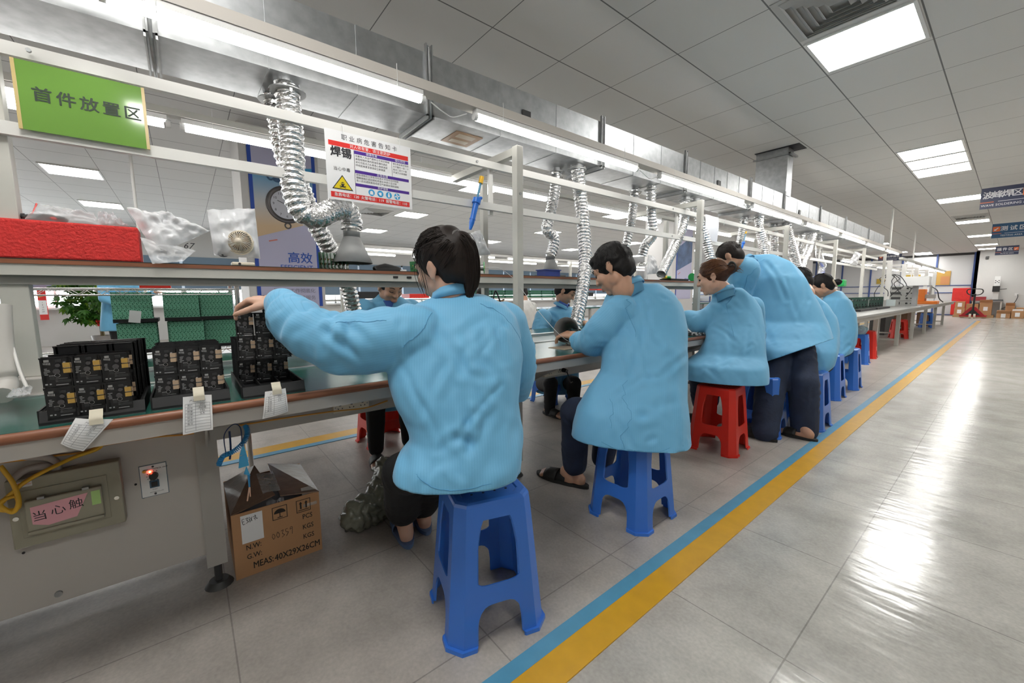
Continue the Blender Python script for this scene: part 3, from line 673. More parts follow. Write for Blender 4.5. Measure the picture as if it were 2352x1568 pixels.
def hand_geo(q, w_, d, nrm, k=1.0, curl=(.35, .5, .4), thumb=1, spread=.06, tips=None):
    w_ = Vector(w_); d = Vector(d).normalized(); nrm = Vector(nrm); nrm = (nrm - d * nrm.dot(d)).normalized(); sd = d.cross(nrm)
    offs = (-.031, -.0105, .0105, .030); Ls = (.92, 1.06, 1.0, .78)
    if thumb < 0: offs = offs[::-1]
    for i in range(4):
        kn = w_ + d * (.088 - abs(i - 1.3) * .004) * k + sd * offs[i] * k
        capsule(q, (*(w_ + d * .008 * k + sd * offs[i] * .6 * k), .0135 * k), (*kn, .0105 * k), n=10)
        a = 0; p = kn; dd = (d + sd * offs[i] * spread * 30).normalized()
        for j, (ln, cu) in enumerate(zip((.043, .027, .021), curl)):
            a += cu; v_ = dd * math.cos(a) + nrm * math.sin(a); e = p + v_ * ln * Ls[i] * k
            capsule(q, (*p, (.0098 - j * .001) * k), (*e, (.0088 - j * .001) * k), n=10); p = e
    sg = -1 if thumb > 0 else 1; ts = -1 * sg
    b0 = w_ + d * .02 * k + sd * offs[0] * .8 * k
    sgn = 1 if offs[0] > 0 else -1
    p1 = w_ + d * .052 * k + sd * sgn * .050 * k + nrm * .016 * k; p2 = p1 + (d * .75 + sd * sgn * .30 + nrm * .45).normalized() * .034 * k; p3 = p2 + (d * .9 + nrm * .5).normalized() * .026 * k
    capsule(q, (*b0, .015 * k), (*p1, .0125 * k), n=10); capsule(q, (*p1, .0115 * k), (*p2, .0105 * k), n=10); capsule(q, (*p2, .0105 * k), (*p3, .0085 * k), n=10)
    capsule(q, (*(w_ - d * .05 * k), .027 * k), (*(w_ + d * .03 * k), .026 * k), n=12)
def foot_geo(q, ank, toe_dir, k=1.0):
    a = Vector(ank); d = Vector(toe_dir); d.z = 0; d.normalize(); sd = Vector((-d.y, d.x, 0))
    base = Vector((a.x, a.y, .03))
    capsule(q, (*a, .034 * k), (*(base - d * .03 * k + Vector((0, 0, .012))), .031 * k), n=12)
    capsule(q, (*(base - d * .03 * k), .029 * k), (*(base + d * .11 * k), .026 * k), n=12)
    for i in range(5):
        o = (i - 2) * .0165 * k; capsule(q, (*(base + d * .10 * k + sd * o * .8), .02 * k), (*(base + d * (.168 - abs(i - 1) * .007) * k + sd * o - Vector((0, 0, .010))), (.0125 if i else .0145) * k), n=8)
def slipper(par, ank, toe_dir, m, k=1.0, name='slipper', strap=True):
    a = Vector(ank); d = Vector(toe_dir); d.z = 0; d.normalize(); sd = Vector((-d.y, d.x, 0)); q = MB(); N = 24; lo = []; hi = []
    for j in range(N):
        t = 2 * math.pi * j / N; x = math.cos(t); y = math.sin(t); wd = .046 * (1 - .12 * math.cos(t * 1) * -1 if x > 0 else .86)
        p = Vector((a.x, a.y, 0)) + d * (.058 + x * .142) * k + sd * y * wd * k
        lo.append(Vector((p.x, p.y, .001))); hi.append(Vector((p.x, p.y, .019)))
    q.add(lo + hi, [(j, (j + 1) % N, N + (j + 1) % N, N + j) for j in range(N)], 0, True); q.ngon(hi); q.ngon(lo[::-1])
    q.build(name + '_sole', m, par)
    if strap:
        b = Vector((a.x, a.y, .018)); fn = lambda u, v: b + d * lerp(.045, .125, u) * k + sd * math.cos(math.pi * v) * .047 * k + Vector((0, 0, math.sin(math.pi * v) * (.052 - u * .012) * k))
        q = MB(); q.grid(fn, 4, 12); q.build(name + '_strap', m, par, solid=.004)
def collar(par, c, up_, back, r, h, m, drop=.7, flare=.010, open_=.55, name='collar'):   # turned down collar: stands up, folds out
    u = Vector(up_).normalized(); b = Vector(back); b = (b - u * b.dot(u)).normalized(); s_ = u.cross(b); c = Vector(c); q = MB(); vs = []; K = 30
    for i in range(K + 1):
        a = lerp(-math.pi + open_, math.pi - open_, i / K); d = b * math.cos(a) + s_ * math.sin(a) * 1.08
        hh = h * (.62 + .38 * math.cos(a / 1.35)); lo = -.040 - .02 * (1 - math.cos(a)) / 2
        e = abs(i / K - .5) * 2; pt = .012 * max(0, e - .75) * 4
        vs += [c + d * r + u * lo, c + d * (r - .003) + u * hh, c + d * (r + .004) + u * (hh + .004), c + d * (r + flare + pt) + u * (hh * (1 - drop) - .004 - pt)]
    q.add(vs, [(i * 4 + j, i * 4 + j + 1, (i + 1) * 4 + j + 1, (i + 1) * 4 + j) for i in range(K) for j in range(3)], 0, True)
    return q.build(name, m, par, solid=.003)
def short_hair(par, c, fwd, up_, m, n=260, k=1.0, thick=.010, seed=1):      # loose short strands over a cap of hair
    P, s, f_, u = hframe(c, fwd, up_); rg = random.Random(seed); q = MB(); rs, rf, ru = .073 + thick, .088 + thick, .082 + thick
    for _ in range(n):
        a, e = rg.uniform(0, 6.28), rg.uniform(-.45, 1.5); x, y, z = math.cos(a) * math.cos(e), math.sin(a) * math.cos(e), math.sin(e)
        if y > .7 and z < .45 or (abs(x) > .55 and y > .1 and z < .2): continue
        b0 = P(x * rs * k, (y * rf - .018) * k, (z * ru + .036) * k); d_ = (s * x + f_ * y + u * z); t_ = f_ * rg.uniform(-.7, .5) - u * .9 + s * rg.uniform(-.3, .3); t_ = (t_ - d_ * t_.dot(d_)).normalized()
        hair_strands(q, [[b0 - t_ * .012, b0 + t_ * .008 + d_ * .003, b0 + t_ * .022 + d_ * .0005]], .0012, .001)
    q.build('hair_strands', m, par)
from mathutils.bvhtree import BVHTree
def seam(par, me, lines, m=None, r=.0009):
    bv = BVHTree.FromPolygons([v.co for v in me.vertices], [p.vertices for p in me.polygons]); q = MB()
    for pts in lines:
        o = []
        for p in smoothpath(pts, 8):
            h_ = bv.find_nearest(p)
            if h_[0] is not None: o.append(h_[0] + h_[1] * .0019)
        if len(o) > 2: q.tube(o, r, n=5)
    q.build('seam', m or seam_m, par)
def hair_strands(q, paths, r=.0009, jit=.003, n=1, rng=R):
    for P in paths:
        for _ in range(n):
            j = Vector((rng.uniform(-jit, jit), rng.uniform(-jit, jit), rng.uniform(-jit, jit))); S = smoothpath([Vector(p) + j * (.4 + .6 * i / len(P)) for i, p in enumerate(P)], 5)
            q.tube(S, [r * (1 if i < len(S) - 2 else .4) for i in range(len(S))], n=4, caps=False)
def cap_hair(q, c, fwd, up_, k=1.0, back=.0, low=-.05, front=.07, thick=.010, nape=1.0):
    """skull cap of hair: cranium swollen a little, cut by a hairline"""
    P, s, f_, u = hframe(c, fwd, up_); M = Matrix((s, f_, u)).transposed()
    q.ell(P(0, -.018 * k, .036 * k), (.073 * k + thick, .088 * k + thick, .082 * k + thick), M, n=24, k=16)
    q.ell(P(0, -.050 * k, (-.015 + .03 * (1 - nape)) * k), (.062 * k + thick * .6, .050 * k + thick, (.062 * k + thick) * (.6 + .4 * nape)), M, n=20, k=12)
    return P, s, f_, u
def person(label, rings, sleeves, head, hands=(), legs=(), feet=(), voxel=.007, cv=.009, smooth=9, skin_=None, coat=None, amp=.004, seed=1, body_k=.80, neck=None, ncrease=10, no_coat=False, hk=1.0, hem=None, extra=None, face=True, hair_m=None, closed=True):
    q = MB(); 
    br = [r for r in rings if hem is None or (Vector(r[:3]) - Vector(hem[0])).dot(Vector(hem[1])) > .07]
    loft(q, [(*r[:3], r[3] * .80, r[4] * .80, r[5] * .80) for r in br])
    for S in sleeves: chain(q, S, .62)
    if head:
        head_geo(q, *head, k=hk)
        P, s, f_, u = hframe(*head); nb = Vector(neck if neck else rings[0][:3])
        capsule(q, (*P(0, -.020 * hk, -.055 * hk), .050 * hk), (*nb, .058 * hk))
        capsule(q, (*P(0, -.005 * hk, -.075 * hk), .040 * hk), (*nb, .055 * hk))
    for hnd in hands: hand_geo(q, *hnd[:3], **hnd[3])
    for Lg in legs: chain(q, Lg, .8)
    for a, d in feet: foot_geo(q, a, d)
    if extra: extra(q)
    me = skin(q, voxel, 3)
    o = link('person', me); me.materials.append(skin_ or skin_m); tag(o, label, 'person')
    coat_o = None
    if not no_coat:
        q = MB(); loft(q, rings)
        for S in sleeves: chain(q, S)
        cm = skin(q, cv, smooth, .55)
        cr = torso_creases(rings, seed, ncrease, amp * 1.25)
        for i, S in enumerate(sleeves): cr += elbow_creases(S, seed + i, 5, amp * 1.6)
        set_weave(cm, rings, sleeves); wrinkle(cm, cr, seed, amp)
        if hem is not None:
            bm = bmesh.new(); bm.from_mesh(cm); h0, hn = Vector(hem[0]), Vector(hem[1]).normalized()
            bmesh.ops.bisect_plane(bm, geom=bm.verts[:] + bm.edges[:] + bm.faces[:], plane_co=h0, plane_no=hn, clear_inner=True)
            bm.to_mesh(cm); bm.free(); cm.update()
        coat_o = link('work_coat', cm, o, solid=.003 if hem is not None else 0); cm.materials.append(coat or coat_m)
    if head and face: face_parts(o, *head, k=hk, hair=hair_m, closed=closed)
    return o, coat_o
def trousers(par, legs, m, voxel=.008, seed=3, amp=.004, hips=True):
    q = MB()
    for Lg in legs: chain(q, Lg)
    if len(legs) == 2 and hips: capsule(q, legs[0][0], legs[1][0]); m0 = (Vector(legs[0][0][:3]) + Vector(legs[1][0][:3])) / 2; capsule(q, (*m0, legs[0][0][3] * 1.1), (*(m0 + Vector((0, 0, .12))), legs[0][0][3] * 1.1))
    me = skin(q, voxel, 4); cr = []
    for i, Lg in enumerate(legs): cr += elbow_creases(Lg, seed + i, 4, amp * 1.3)
    wrinkle(me, cr, seed, amp * .6, 26, (1, 1, .6)); o = link('trousers', me, par); me.materials.append(m); return o

# ---------------------------------------------------------------- stools in place
st = make_stool('plastic_stool', blue); st['category'] = 'stool'
G = 'plastic stools along the near side'
def put(o, x, y, rz, label, first=False):
    if first: o.location = (x, y, 0); o.rotation_euler = (0, 0, rz); o['label'] = label; o['group'] = G; return o
    return dup(o, (x, y, 0), rz, label, G)
put(st, -1.047, .718, -.29, 'nearest blue plastic stool, under the ponytailed person', True)
put(st, -1.085, 1.617, .03, 'blue plastic stool under the seated man in a long coat')
put(st, -1.15, 3.38, .1, 'blue plastic stool behind the legs of the standing person')
put(st, -.985, 3.82, .02, 'tall looking blue plastic stool just right of the standing person')
put(st, -1.145, 5.04, .02, 'blue plastic stool under the person with the hair bun')
put(st, -1.14, 5.72, .05, 'empty blue plastic stool just past the person with the hair bun')
put(st, -1.43, 7.86, .1, 'blue plastic stool carrying the clear blue bag')
sr = make_stool('plastic_stool', red); sr['group'] = G
put(sr, -1.205, 2.80, .08, 'red plastic stool under the person with the hair claw', True)
put(sr, -1.47, 8.64, .1, 'orange red plastic stool behind the bagged blue one')
put(sr, -2.83, 1.065, .05, 'red plastic stool on the far side under the man in sandals')
put(sr, -1.62, 12.9, .3, 'red plastic stool under the grey far table')
put(st, -2.86, 2.80, .1, 'blue plastic stool on the far side under the person with a blue shirt')
put(st, -1.6, 17.4, .2, 'small blue plastic stool under the far end of the grey table')
# ---------------------------------------------------------------- person: ponytail, reaching for a board
rings = [(-1.19,0.7393,1.056,0.0394,0.0634,0.06), (-1.17,0.72,1.021,0.078,0.1268,0.085), (-1.16,0.7128,0.9806,0.0966,0.1572,0.105), (-1.14,0.6915,0.9219,0.1071,0.1766,0.12), (-1.12,0.6758,0.8533,0.1104,0.183,0.13), (-1.1,0.6562,0.7871,0.1053,0.1765,0.135), (-1.08,0.6519,0.7192,0.0975,0.1615,0.14), (-1.06,0.6605,0.6568,0.0922,0.148,0.145), (-1.05,0.663,0.6233,0.0908,0.1437,0.15), (-1.045,0.6494,0.5938,0.0934,0.1503,0.16), (-1.04,0.6289,0.5665,0.0972,0.1608,0.165), (-1.035,0.6154,0.5269,0.0975,0.164,0.165), (-1.03,0.6178,0.4943,0.092,0.1534,0.16), (-1.03,0.6107,0.4654,0.0953,0.1606,0.165), (-1.03,0.6119,0.3912,0.0933,0.1571,0.16)]
sl_l = [(-1.17,0.5487,0.9322,0.0926), (-1.22,0.4426,0.9156,0.0961), (-1.27,0.3543,0.909,0.0869), (-1.33,0.291,0.9421,0.0792), (-1.4,0.2561,0.9898,0.0675), (-1.45,0.2406,1.0271,0.0523)]
sl_r = [(-1.13,0.8805,0.9488,0.0806), (-1.12,0.932,0.8592,0.0603), (-1.13,0.9544,0.7745,0.0535), (-1.2,0.9972,0.6809,0.0516), (-1.32,1.0024,0.6866,0.0474)]
hc = (-1.22,0.6882,1.15); hf, hu = (-.93, -.30, -.22), (.02, -.10, 1)
wr = (-1.47,0.232,1.0312)
hand_dir = Vector((-1.5,0.1889,1.0413)) - Vector(wr)
lg_l = [(-1.15,0.6324,0.5015,0.0902), (-1.42,0.6097,0.3759,0.084), (-1.58,0.6667,0.1064,0.0565)]
lg_r = [(-1.15,0.7535,0.4684,0.0955), (-1.42,0.7403,0.3562,0.085), (-1.62,0.7762,0.0759,0.0559)]
ankl, ankr = Vector((-1.58,0.6698,0.0833)), Vector((-1.62,0.7756,0.0593))
ankl.z = ankr.z = .07
toe = Vector((-1, .25, 0))
p1, c1 = person('person with a dark ponytail in a light blue coat, reaching left over black circuit boards', rings, [sl_l, sl_r], (hc, hf, hu),
    hands=[(wr, hand_dir, (-.1, .1, -1), dict(k=.95, curl=(.75, .55, .4), thumb=-1)), ((-1.4,1.0157,0.6907), (-1, -.3, -.1), (0, 0, -1), dict(k=.95))],
    legs=[lg_l, lg_r], feet=[(ankl, toe), (ankr, toe)], voxel=.0052, cv=.0075, smooth=12, skin_=skin_l, seed=4, amp=.0042, ncrease=24, neck=(-1.19,0.696,1.0358), hem=((-0.93,0.4956,0.5239), (0,0,1)), hair_m=hair_dk, closed=False)
trousers(p1, [lg_l[:2] + [(*lg_l[2][:2], lg_l[2][2] + .04, lg_l[2][3] * 1.35)], lg_r[:2] + [(*lg_r[2][:2], lg_r[2][2] + .04, lg_r[2][3] * 1.3)]], trouser_k)
slip_m = mat('slipper_blue', (.10, .16, .30), .5)
slipper(p1, ankl, toe, slip_m); slipper(p1, ankr, toe, slip_m)
wrinkle(c1.data, [((-1,0.3817,0.8632), (-0.95,0.6735,0.8109), .014, 0.0062), ((-1,0.5902,0.9762), (-0.95,0.721,0.7617), .016, 0.0062), ((-1,0.4092,0.8251), (-0.92,0.4966,0.7327), .015, 0.0056), ((-0.95,0.4477,0.6886), (-0.92,0.7457,0.5733), .016, 0.0050), ((-0.95,0.6414,0.7485), (-0.95,0.7882,0.596), .014, 0.0062), ((-0.93,0.4251,0.6648), (-0.9,0.5468,0.5697), .013, 0.0050), ((-1.02,0.7275,1.0361), (-1,0.7959,0.8829), .012, 0.0043), ((-1.2,0.3151,0.9861), (-1.2,0.2802,0.8723), .014, 0.0068), ((-1.22,0.3012,0.955), (-1.13,0.3815,0.845), .013, 0.0068), ((-1.18,0.3557,0.9728), (-1.08,0.4134,0.8725), .014, 0.0062), ((-1.3,0.2703,1.003), (-1.27,0.2753,0.9027), .011, 0.0062), ((-1.38,0.2415,1.0411), (-1.32,0.2589,0.9383), .010, 0.0056), ((-1.1,0.4516,0.9905), (-1.1,0.5334,1.0384), .010, 0.0043), ((-1.13,0.3868,0.9555), (-1.05,0.4524,0.9083), .012, 0.0050)], 77, .001, 30)
collar(p1, Vector((-1.195,0.7109,1.0386)), (-.18, -.05, 1), (.95, .25, 0), .060, .040, coat_m)
seam(p1, c1.data, [[(-1.08,0.5943,1.0376), (-1.05,0.5409,0.9825), (-1.03,0.4889,0.9289), (-1,0.4355,0.8822)], [(-1.05,0.7241,1.055), (-1.02,0.7778,1.0079), (-1,0.8142,0.9236), (-1.02,0.8484,0.8324)], [(-1.2,0.3264,0.9794), (-1.15,0.3835,0.9975), (-1.1,0.4275,1.0132)], [(-0.95,0.3924,0.6232), (-0.9,0.4487,0.5544), (-0.88,0.5609,0.5332), (-0.9,0.7426,0.531)]])
stain = MB(); bvp = Vector((-1.27,0.2666,0.9514))
# hair: cap drawn back to a ponytail
q = MB(); P, s, f_, u = cap_hair(q, hc, hf, hu, thick=.013, nape=.85)
q.ell(P(0, -.07, .02), (.066, .055, .075), Matrix((s, f_, u)).transposed())
tail = [(-1.155,0.6988,1.2246,0.0255), (-1.13,0.7098,1.2283,0.0308), (-1.12,0.7273,1.1927,0.031), (-1.12,0.7345,1.1374,0.0284), (-1.12,0.7352,1.0952,0.0228), (-1.12,0.7276,1.0612,0.0128)]
chain(q, tail)
hm = skin(q, .006, 3); v_, n_ = get_v(hm); rng = np.random.RandomState(3)
for _ in range(5): kk = rng.randn(3) * np.array([70, 70, 12]); v_ = v_ + n_ * (np.sin(v_ @ kk)[:, None] * .0010)
set_v(hm, v_); ho = link('hair', hm, p1); hm.materials.append(hair_dk)
q = MB(); rg = random.Random(5); tb = Vector(tail[0][:3])
for i in range(380):                                          # strands combed back to the tie
    a = rg.uniform(-2.9, 2.9); e = rg.uniform(-.2, 1.25) if abs(a) < 1.9 else rg.uniform(-.75, .1)
    st_ = P(math.sin(a) * .082 * math.cos(e * .8), math.cos(a) * .098 * math.cos(e * .8) - .012, .03 + math.sin(e) * .098)
    mid = (st_ + tb) / 2; d_ = mid - P(0, -.02, .025); mid = P(0, -.02, .025) + d_.normalized() * .102
    hair_strands(q, [[st_, mid, tb + Vector((rg.uniform(-.015, .015), rg.uniform(-.015, .015), rg.uniform(-.012, .012)))]], .0009, .002)
tp = [Vector(t[:3]) for t in tail]
for i in range(150):
    o = [Vector((rg.gauss(0, 1), rg.gauss(0, 1), rg.gauss(0, .3))).normalized() * tail[j][3] * rg.uniform(.9, 1.08) for j in range(6)]; base = o[0]
    hair_strands(q, [[tp[j] + base * (tail[j][3] / tail[0][3]) for j in range(6)] + [tp[5] + Vector((0, 0, -rg.uniform(.005, .03))) + base * .5]], .001, .002)
for i in range(8): hair_strands(q, [[P(-.075, .05 - i * .004, .03), P(-.084, .055 - i * .006, -.02), P(-.078, .05 - i * .004, -.085)]], .0008, .003)
q.build('hair_strands', hair_dk, p1)
q = MB(); q.tube([Vector(tail[0][:3]) + (s * math.cos(t) + u * math.sin(t)) * .030 + f_ * -.016 for t in [i * 2 * math.pi / 20 for i in range(20)]], .006, n=8, closed=True); q.build('hair_tie', mat('hair_tie', (.10, .095, .09), .5), p1)
# ---------------------------------------------------------------- seated man, long coat
rings = [(-1.24,1.8388,1.1062,0.0894,0.0603,0.06), (-1.22,1.8347,1.0542,0.1381,0.0918,0.09), (-1.2,1.8255,0.9806,0.1667,0.1096,0.115), (-1.17,1.7997,0.8892,0.1724,0.1121,0.13), (-1.13,1.7502,0.7686,0.1677,0.1083,0.14), (-1.11,1.7167,0.6771,0.1691,0.1093,0.15), (-1.1,1.6476,0.5919,0.1882,0.1257,0.165), (-1.09,1.5979,0.5135,0.2061,0.1406,0.18), (-1.08,1.5717,0.4264,0.2167,0.1489,0.19), (-1.07,1.5594,0.3794,0.219,0.1502,0.19), (-1.06,1.5487,0.3326,0.2189,0.1498,0.19), (-1.05,1.5445,0.253,0.2159,0.1468,0.18)]
sl_l = [(-1.24,1.715,0.9739,0.0837), (-1.28,1.6193,0.8821,0.0829), (-1.34,1.6161,0.8114,0.0761), (-1.42,1.6345,0.7915,0.0603), (-1.47,1.663,0.8088,0.0476)]
sl_r = [(-1.16,2.017,0.9602,0.0749), (-1.18,2.1098,0.7741,0.0659), (-1.32,2.2394,0.6708,0.0638), (-1.46,2.0807,0.7249,0.0506)]
hc = (-1.3,1.713,1.1835); hf, hu = (-.80, -.22, -.52), (-.30, .02, .9)
lg_l = [(-1.15,1.5153,0.4631,0.0863), (-1.4,1.556,0.4417,0.078), (-1.46,1.62,0.1173,0.0679)]
lg_r = [(-1.12,1.7199,0.4284,0.0912), (-1.38,1.818,0.3584,0.0813), (-1.4,1.7916,0.1285,0.0647)]
a1, a2 = Vector((-1.45,1.6169,0.0584)), Vector((-1.5,1.5927,0.0734)); a1.z = a2.z = .07; toe = Vector((-1, -.2, 0))
p2, c2 = person('seated man with short black hair, long light blue coat, on a blue stool', rings, [sl_l, sl_r], (hc, hf, hu),
    hands=[((-1.49,1.6639,0.8264), (-.9, -.2, .1), (.1, .3, -1), dict(k=1.0, curl=(.5, .6, .4))), ((-1.5,2.0699,0.7301), (-1, -.4, 0), (0, 0, -1), dict(k=1.0))],
    legs=[lg_l, lg_r], feet=[(a1, toe), (a2, toe)], voxel=.006, cv=.0085, seed=9, amp=.0045, ncrease=24, neck=(-1.24,1.7256,1.0766), hem=((-0.9,1.4048,0.3976), (0,0,1)))
trousers(p2, [lg_l, lg_r], jeans)
sand = mat('sandal_black', (.018, .017, .016), .6)
slipper(p2, a1, toe, sand, name='sandal'); slipper(p2, a2, toe, sand, name='sandal')
wrinkle(c2.data, [((-1.2,1.4689,0.9657), (-1.08,1.5391,0.8095), .012, 0.0068), ((-1.28,1.5037,0.8781), (-1.1,1.5041,0.7511), .011, 0.0068), ((-1.32,1.5198,0.788), (-1.2,1.5694,0.8163), .010, 0.0062), ((-1,1.4609,0.7115), (-1,1.8662,0.5714), .016, 0.0050), ((-1,1.3157,0.604), (-0.92,1.6542,0.4396), .018, 0.0062), ((-1,1.1314,0.5862), (-1,1.2859,0.6632), .014, 0.0062), ((-1.05,1.5864,1.0051), (-1,1.7785,0.6702), .016, 0.0050), ((-1.05,1.4604,0.9329), (-1,1.3402,0.7272), .014, 0.0056), ((-0.9,1.418,0.4423), (-0.95,1.8252,0.437), .014, 0.0062), ((-1.08,1.8133,1.0426), (-1.05,1.9355,0.8664), .012, 0.0050)], 78, .0012, 30)
collar(p2, Vector((-1.235,1.7847,1.0833)), (-.45, -.1, .9), (.9, .2, .3), .062, .034, coat_m)
seam(p2, c2.data, [[(-1.1,1.6431,1.104), (-1.05,1.573,1.0054), (-1,1.4699,0.9347)], [(-1,1.3775,0.8225), (-0.95,1.3134,0.7031), (-0.9,1.2602,0.584), (-0.9,1.2763,0.4507)], [(-1.05,1.3486,0.7001), (-1,1.2731,0.6296), (-1,1.2673,0.5409)], [(-1,1.1129,0.5152), (-0.9,1.1896,0.4712), (-0.88,1.4518,0.4026), (-0.9,1.7354,0.3896)]])
q = MB(); P, s, f_, u = cap_hair(q, hc, hf, hu, thick=.014); q.ell(P(0, .045, .075), (.06, .05, .04), Matrix((s, f_, u)).transposed()); hm = skin(q, .006, 3)
v_, n_ = get_v(hm); rng = np.random.RandomState(8)
for _ in range(6): kk = rng.randn(3) * 60; v_ = v_ + n_ * (np.sin(v_ @ kk)[:, None] * .0012)
set_v(hm, v_); link('hair', hm, p2); hm.materials.append(hair_b)
q = MB(); rg = random.Random(6)
for i in range(420):
    a = rg.uniform(0, 6.28); e = rg.uniform(-.35, 1.5); d_ = s * math.cos(a) * math.cos(e) + f_ * math.sin(a) * math.cos(e) + u * math.sin(e)
    if d_.dot(f_) > .75 and d_.dot(u) < .4: continue
    b0 = P(0, -.018, .034) + Vector((d_.dot(s) * .084, d_.dot(f_) * .099, d_.dot(u) * .093)).x * s + d_.dot(f_) * .099 * f_ + d_.dot(u) * .093 * u
    t_ = (f_ * rg.uniform(-.6, .8) - u * .9 + s * rg.uniform(-.4, .4)); t_ = (t_ - d_ * t_.dot(d_)).normalized()
    hair_strands(q, [[b0, b0 + t_ * .014 + d_ * .004, b0 + t_ * .03 + d_ * .001]], .0009, .001)
q.build('hair_strands', hair_b, p2)
# ---------------------------------------------------------------- person on the red stool, hair claw
rings = [(-1.3,3.0401,1.0914,0.0864,0.0369,0.06), (-1.28,3.0901,1.0225,0.1239,0.0513,0.085), (-1.26,3.1063,0.9406,0.1464,0.0594,0.11), (-1.24,3.0649,0.8235,0.1654,0.0669,0.13), (-1.22,3.0048,0.7132,0.1759,0.0714,0.15), (-1.22,2.976,0.6319,0.1936,0.0794,0.17), (-1.22,2.8735,0.5687,0.2387,0.1013,0.2), (-1.22,2.8542,0.5038,0.2519,0.1077,0.21), (-1.21,2.8371,0.4527,0.2481,0.1058,0.21), (-1.2,2.8377,0.3043,0.2409,0.1019,0.2)]
sl_l = [(-1.3,3.0665,0.9881,0.0948), (-1.38,3.0348,0.8822,0.0902), (-1.46,2.9901,0.8354,0.0816), (-1.55,2.9779,0.8783,0.0565)]
sl_r = [(-1.22,3.2932,0.9526,0.078), (-1.22,3.3829,0.7342,0.0701), (-1.36,3.4708,0.6474,0.067), (-1.5,3.3143,0.7189,0.0494)]
hc = (-1.36,2.941,1.169); hf, hu = (-.93, -.30, -.30), (-.28, .03, .95)
lg_l = [(-1.22,2.9907,0.5114,0.093), (-1.48,3.0648,0.466,0.0877), (-1.52,3.1873,0.177,0.067)]
lg_r = [(-1.2,3.0878,0.5023,0.0945), (-1.46,3.1806,0.4545,0.0859), (-1.5,3.3092,0.1781,0.0646)]
a1, a2 = Vector((-1.53,3.2151,0.0971)), Vector((-1.5,3.316,0.1105)); a1.z = a2.z = .07; toe = Vector((-1, -.1, 0))
p3, c3 = person('person with brown hair in a dark hair claw, blue coat, on the red stool', rings, [sl_l, sl_r], (hc, hf, hu), hands=[((-1.58,2.9741,0.8974), (-1, -.15, -.1), (.1, .2, -1), dict(k=.92, curl=(.5, .5, .4))), ((-1.53,3.3023,0.7318), (-1, -.2, 0), (0, 0, -1), dict(k=.92))],
    legs=[lg_l, lg_r], feet=[(a1, toe), (a2, toe)], voxel=.0065, cv=.0105, seed=14, amp=.0045, skin_=skin_l, neck=(-1.3,3.0073,1.0727), hem=((-1.04,2.5639,0.4727), (0,0,1)), hair_m=hair_br, closed=False, hk=.98)
trousers(p3, [lg_l, lg_r], jeans, .01); slipper(p3, a1, toe, sand); slipper(p3, a2, toe, sand)
collar(p3, Vector((-1.3,3.0018,1.0604)), (-.32, .0, .95), (.95, .1, .3), .060, .036, coat_m)
seam(p3, c3.data, [[(-1.2,2.9548,1.0831), (-1.13,2.7397,1.0089), (-1.1,2.6259,0.9406)]], r=.0014)
q = MB(); P, s, f_, u = cap_hair(q, hc, hf, hu, k=.98, thick=.012, nape=.5); chain(q, [(*P(0, -.09, .02), .05), (*P(0, -.125, .015), .032)]); hm = skin(q, .007, 3)
v_, n_ = get_v(hm); rng = np.random.RandomState(2)
for _ in range(5): kk = rng.randn(3) * np.array([20, 20, 75]); v_ = v_ + n_ * (np.sin(v_ @ kk)[:, None] * .0011)
set_v(hm, v_); link('hair', hm, p3); hm.materials.append(hair_br)
q = MB(); rg = random.Random(7); tb = P(0, -.115, .03)
for i in range(130):
    a = rg.uniform(-2.0, 2.0); e = rg.uniform(-.3, 1.2); st_ = P(math.sin(a) * .083 * math.cos(e * .8), math.cos(a) * .096 * math.cos(e * .8) - .012, .03 + math.sin(e) * .096)
    mid = (st_ + tb) / 2; d_ = mid - P(0, -.02, .025); mid = P(0, -.02, .025) + d_.normalized() * .1; hair_strands(q, [[st_, mid, tb]], .0012, .003)
for i in range(30): hair_strands(q, [[tb, tb - f_ * .03 + u * rg.uniform(-.04, .04), tb - f_ * rg.uniform(.05, .08) + u * rg.uniform(-.06, .01) + s * rg.uniform(-.03, .03)]], .0012, .004)
q.build('hair_strands', mat('hair_ginger', (.20, .08, .03), .4), p3)
q = MB()
for sx in (-1, 1):
    q.tube([tb - f_ * .02 + s * sx * .018 + (f_ * -math.sin(t) * .022 + u * math.cos(t) * .034) for t in [i * 2 * math.pi / 14 for i in range(14)]], .006, n=6, closed=True)
    for j in range(4): q.tube(smoothpath([tb - f_ * .03 + s * sx * .02 + u * (.02 - j * .014), tb - f_ * .0 + s * sx * .03 + u * (.018 - j * .013), tb + f_ * .03 + s * sx * .012 + u * (.02 - j * .013)], 4), .004, n=6)
q.build('hair_claw', black, p3)
# ---------------------------------------------------------------- standing man, bent over the bench
rings = [(-1.38,3.7883,1.3735,0.1034,0.0377,0.07), (-1.34,3.8085,1.2995,0.1828,0.0643,0.12), (-1.29,3.7879,1.1742,0.2328,0.0793,0.15), (-1.22,3.7893,1.0017,0.2488,0.0801,0.16), (-1.14,3.7747,0.8267,0.2564,0.0775,0.17), (-1.07,3.6852,0.7073,0.2497,0.0725,0.18), (-1.02,3.5762,0.6255,0.2375,0.0677,0.18), (-0.99,3.5135,0.4793,0.2247,0.0633,0.17)]
sl_l = [(-1.38,3.542,1.2422,0.1055), (-1.45,3.5655,0.9966,0.0942), (-1.52,3.6692,0.8449,0.0754)]
sl_r = [(-1.27,4.0599,1.2163,0.1058), (-1.35,4.3693,0.9456,0.0981), (-1.48,4.3494,0.777,0.0756)]
hc = (-1.47,3.4564,1.3415); hf, hu = (-.72, -.10, -.68), (-.68, .0, .72)
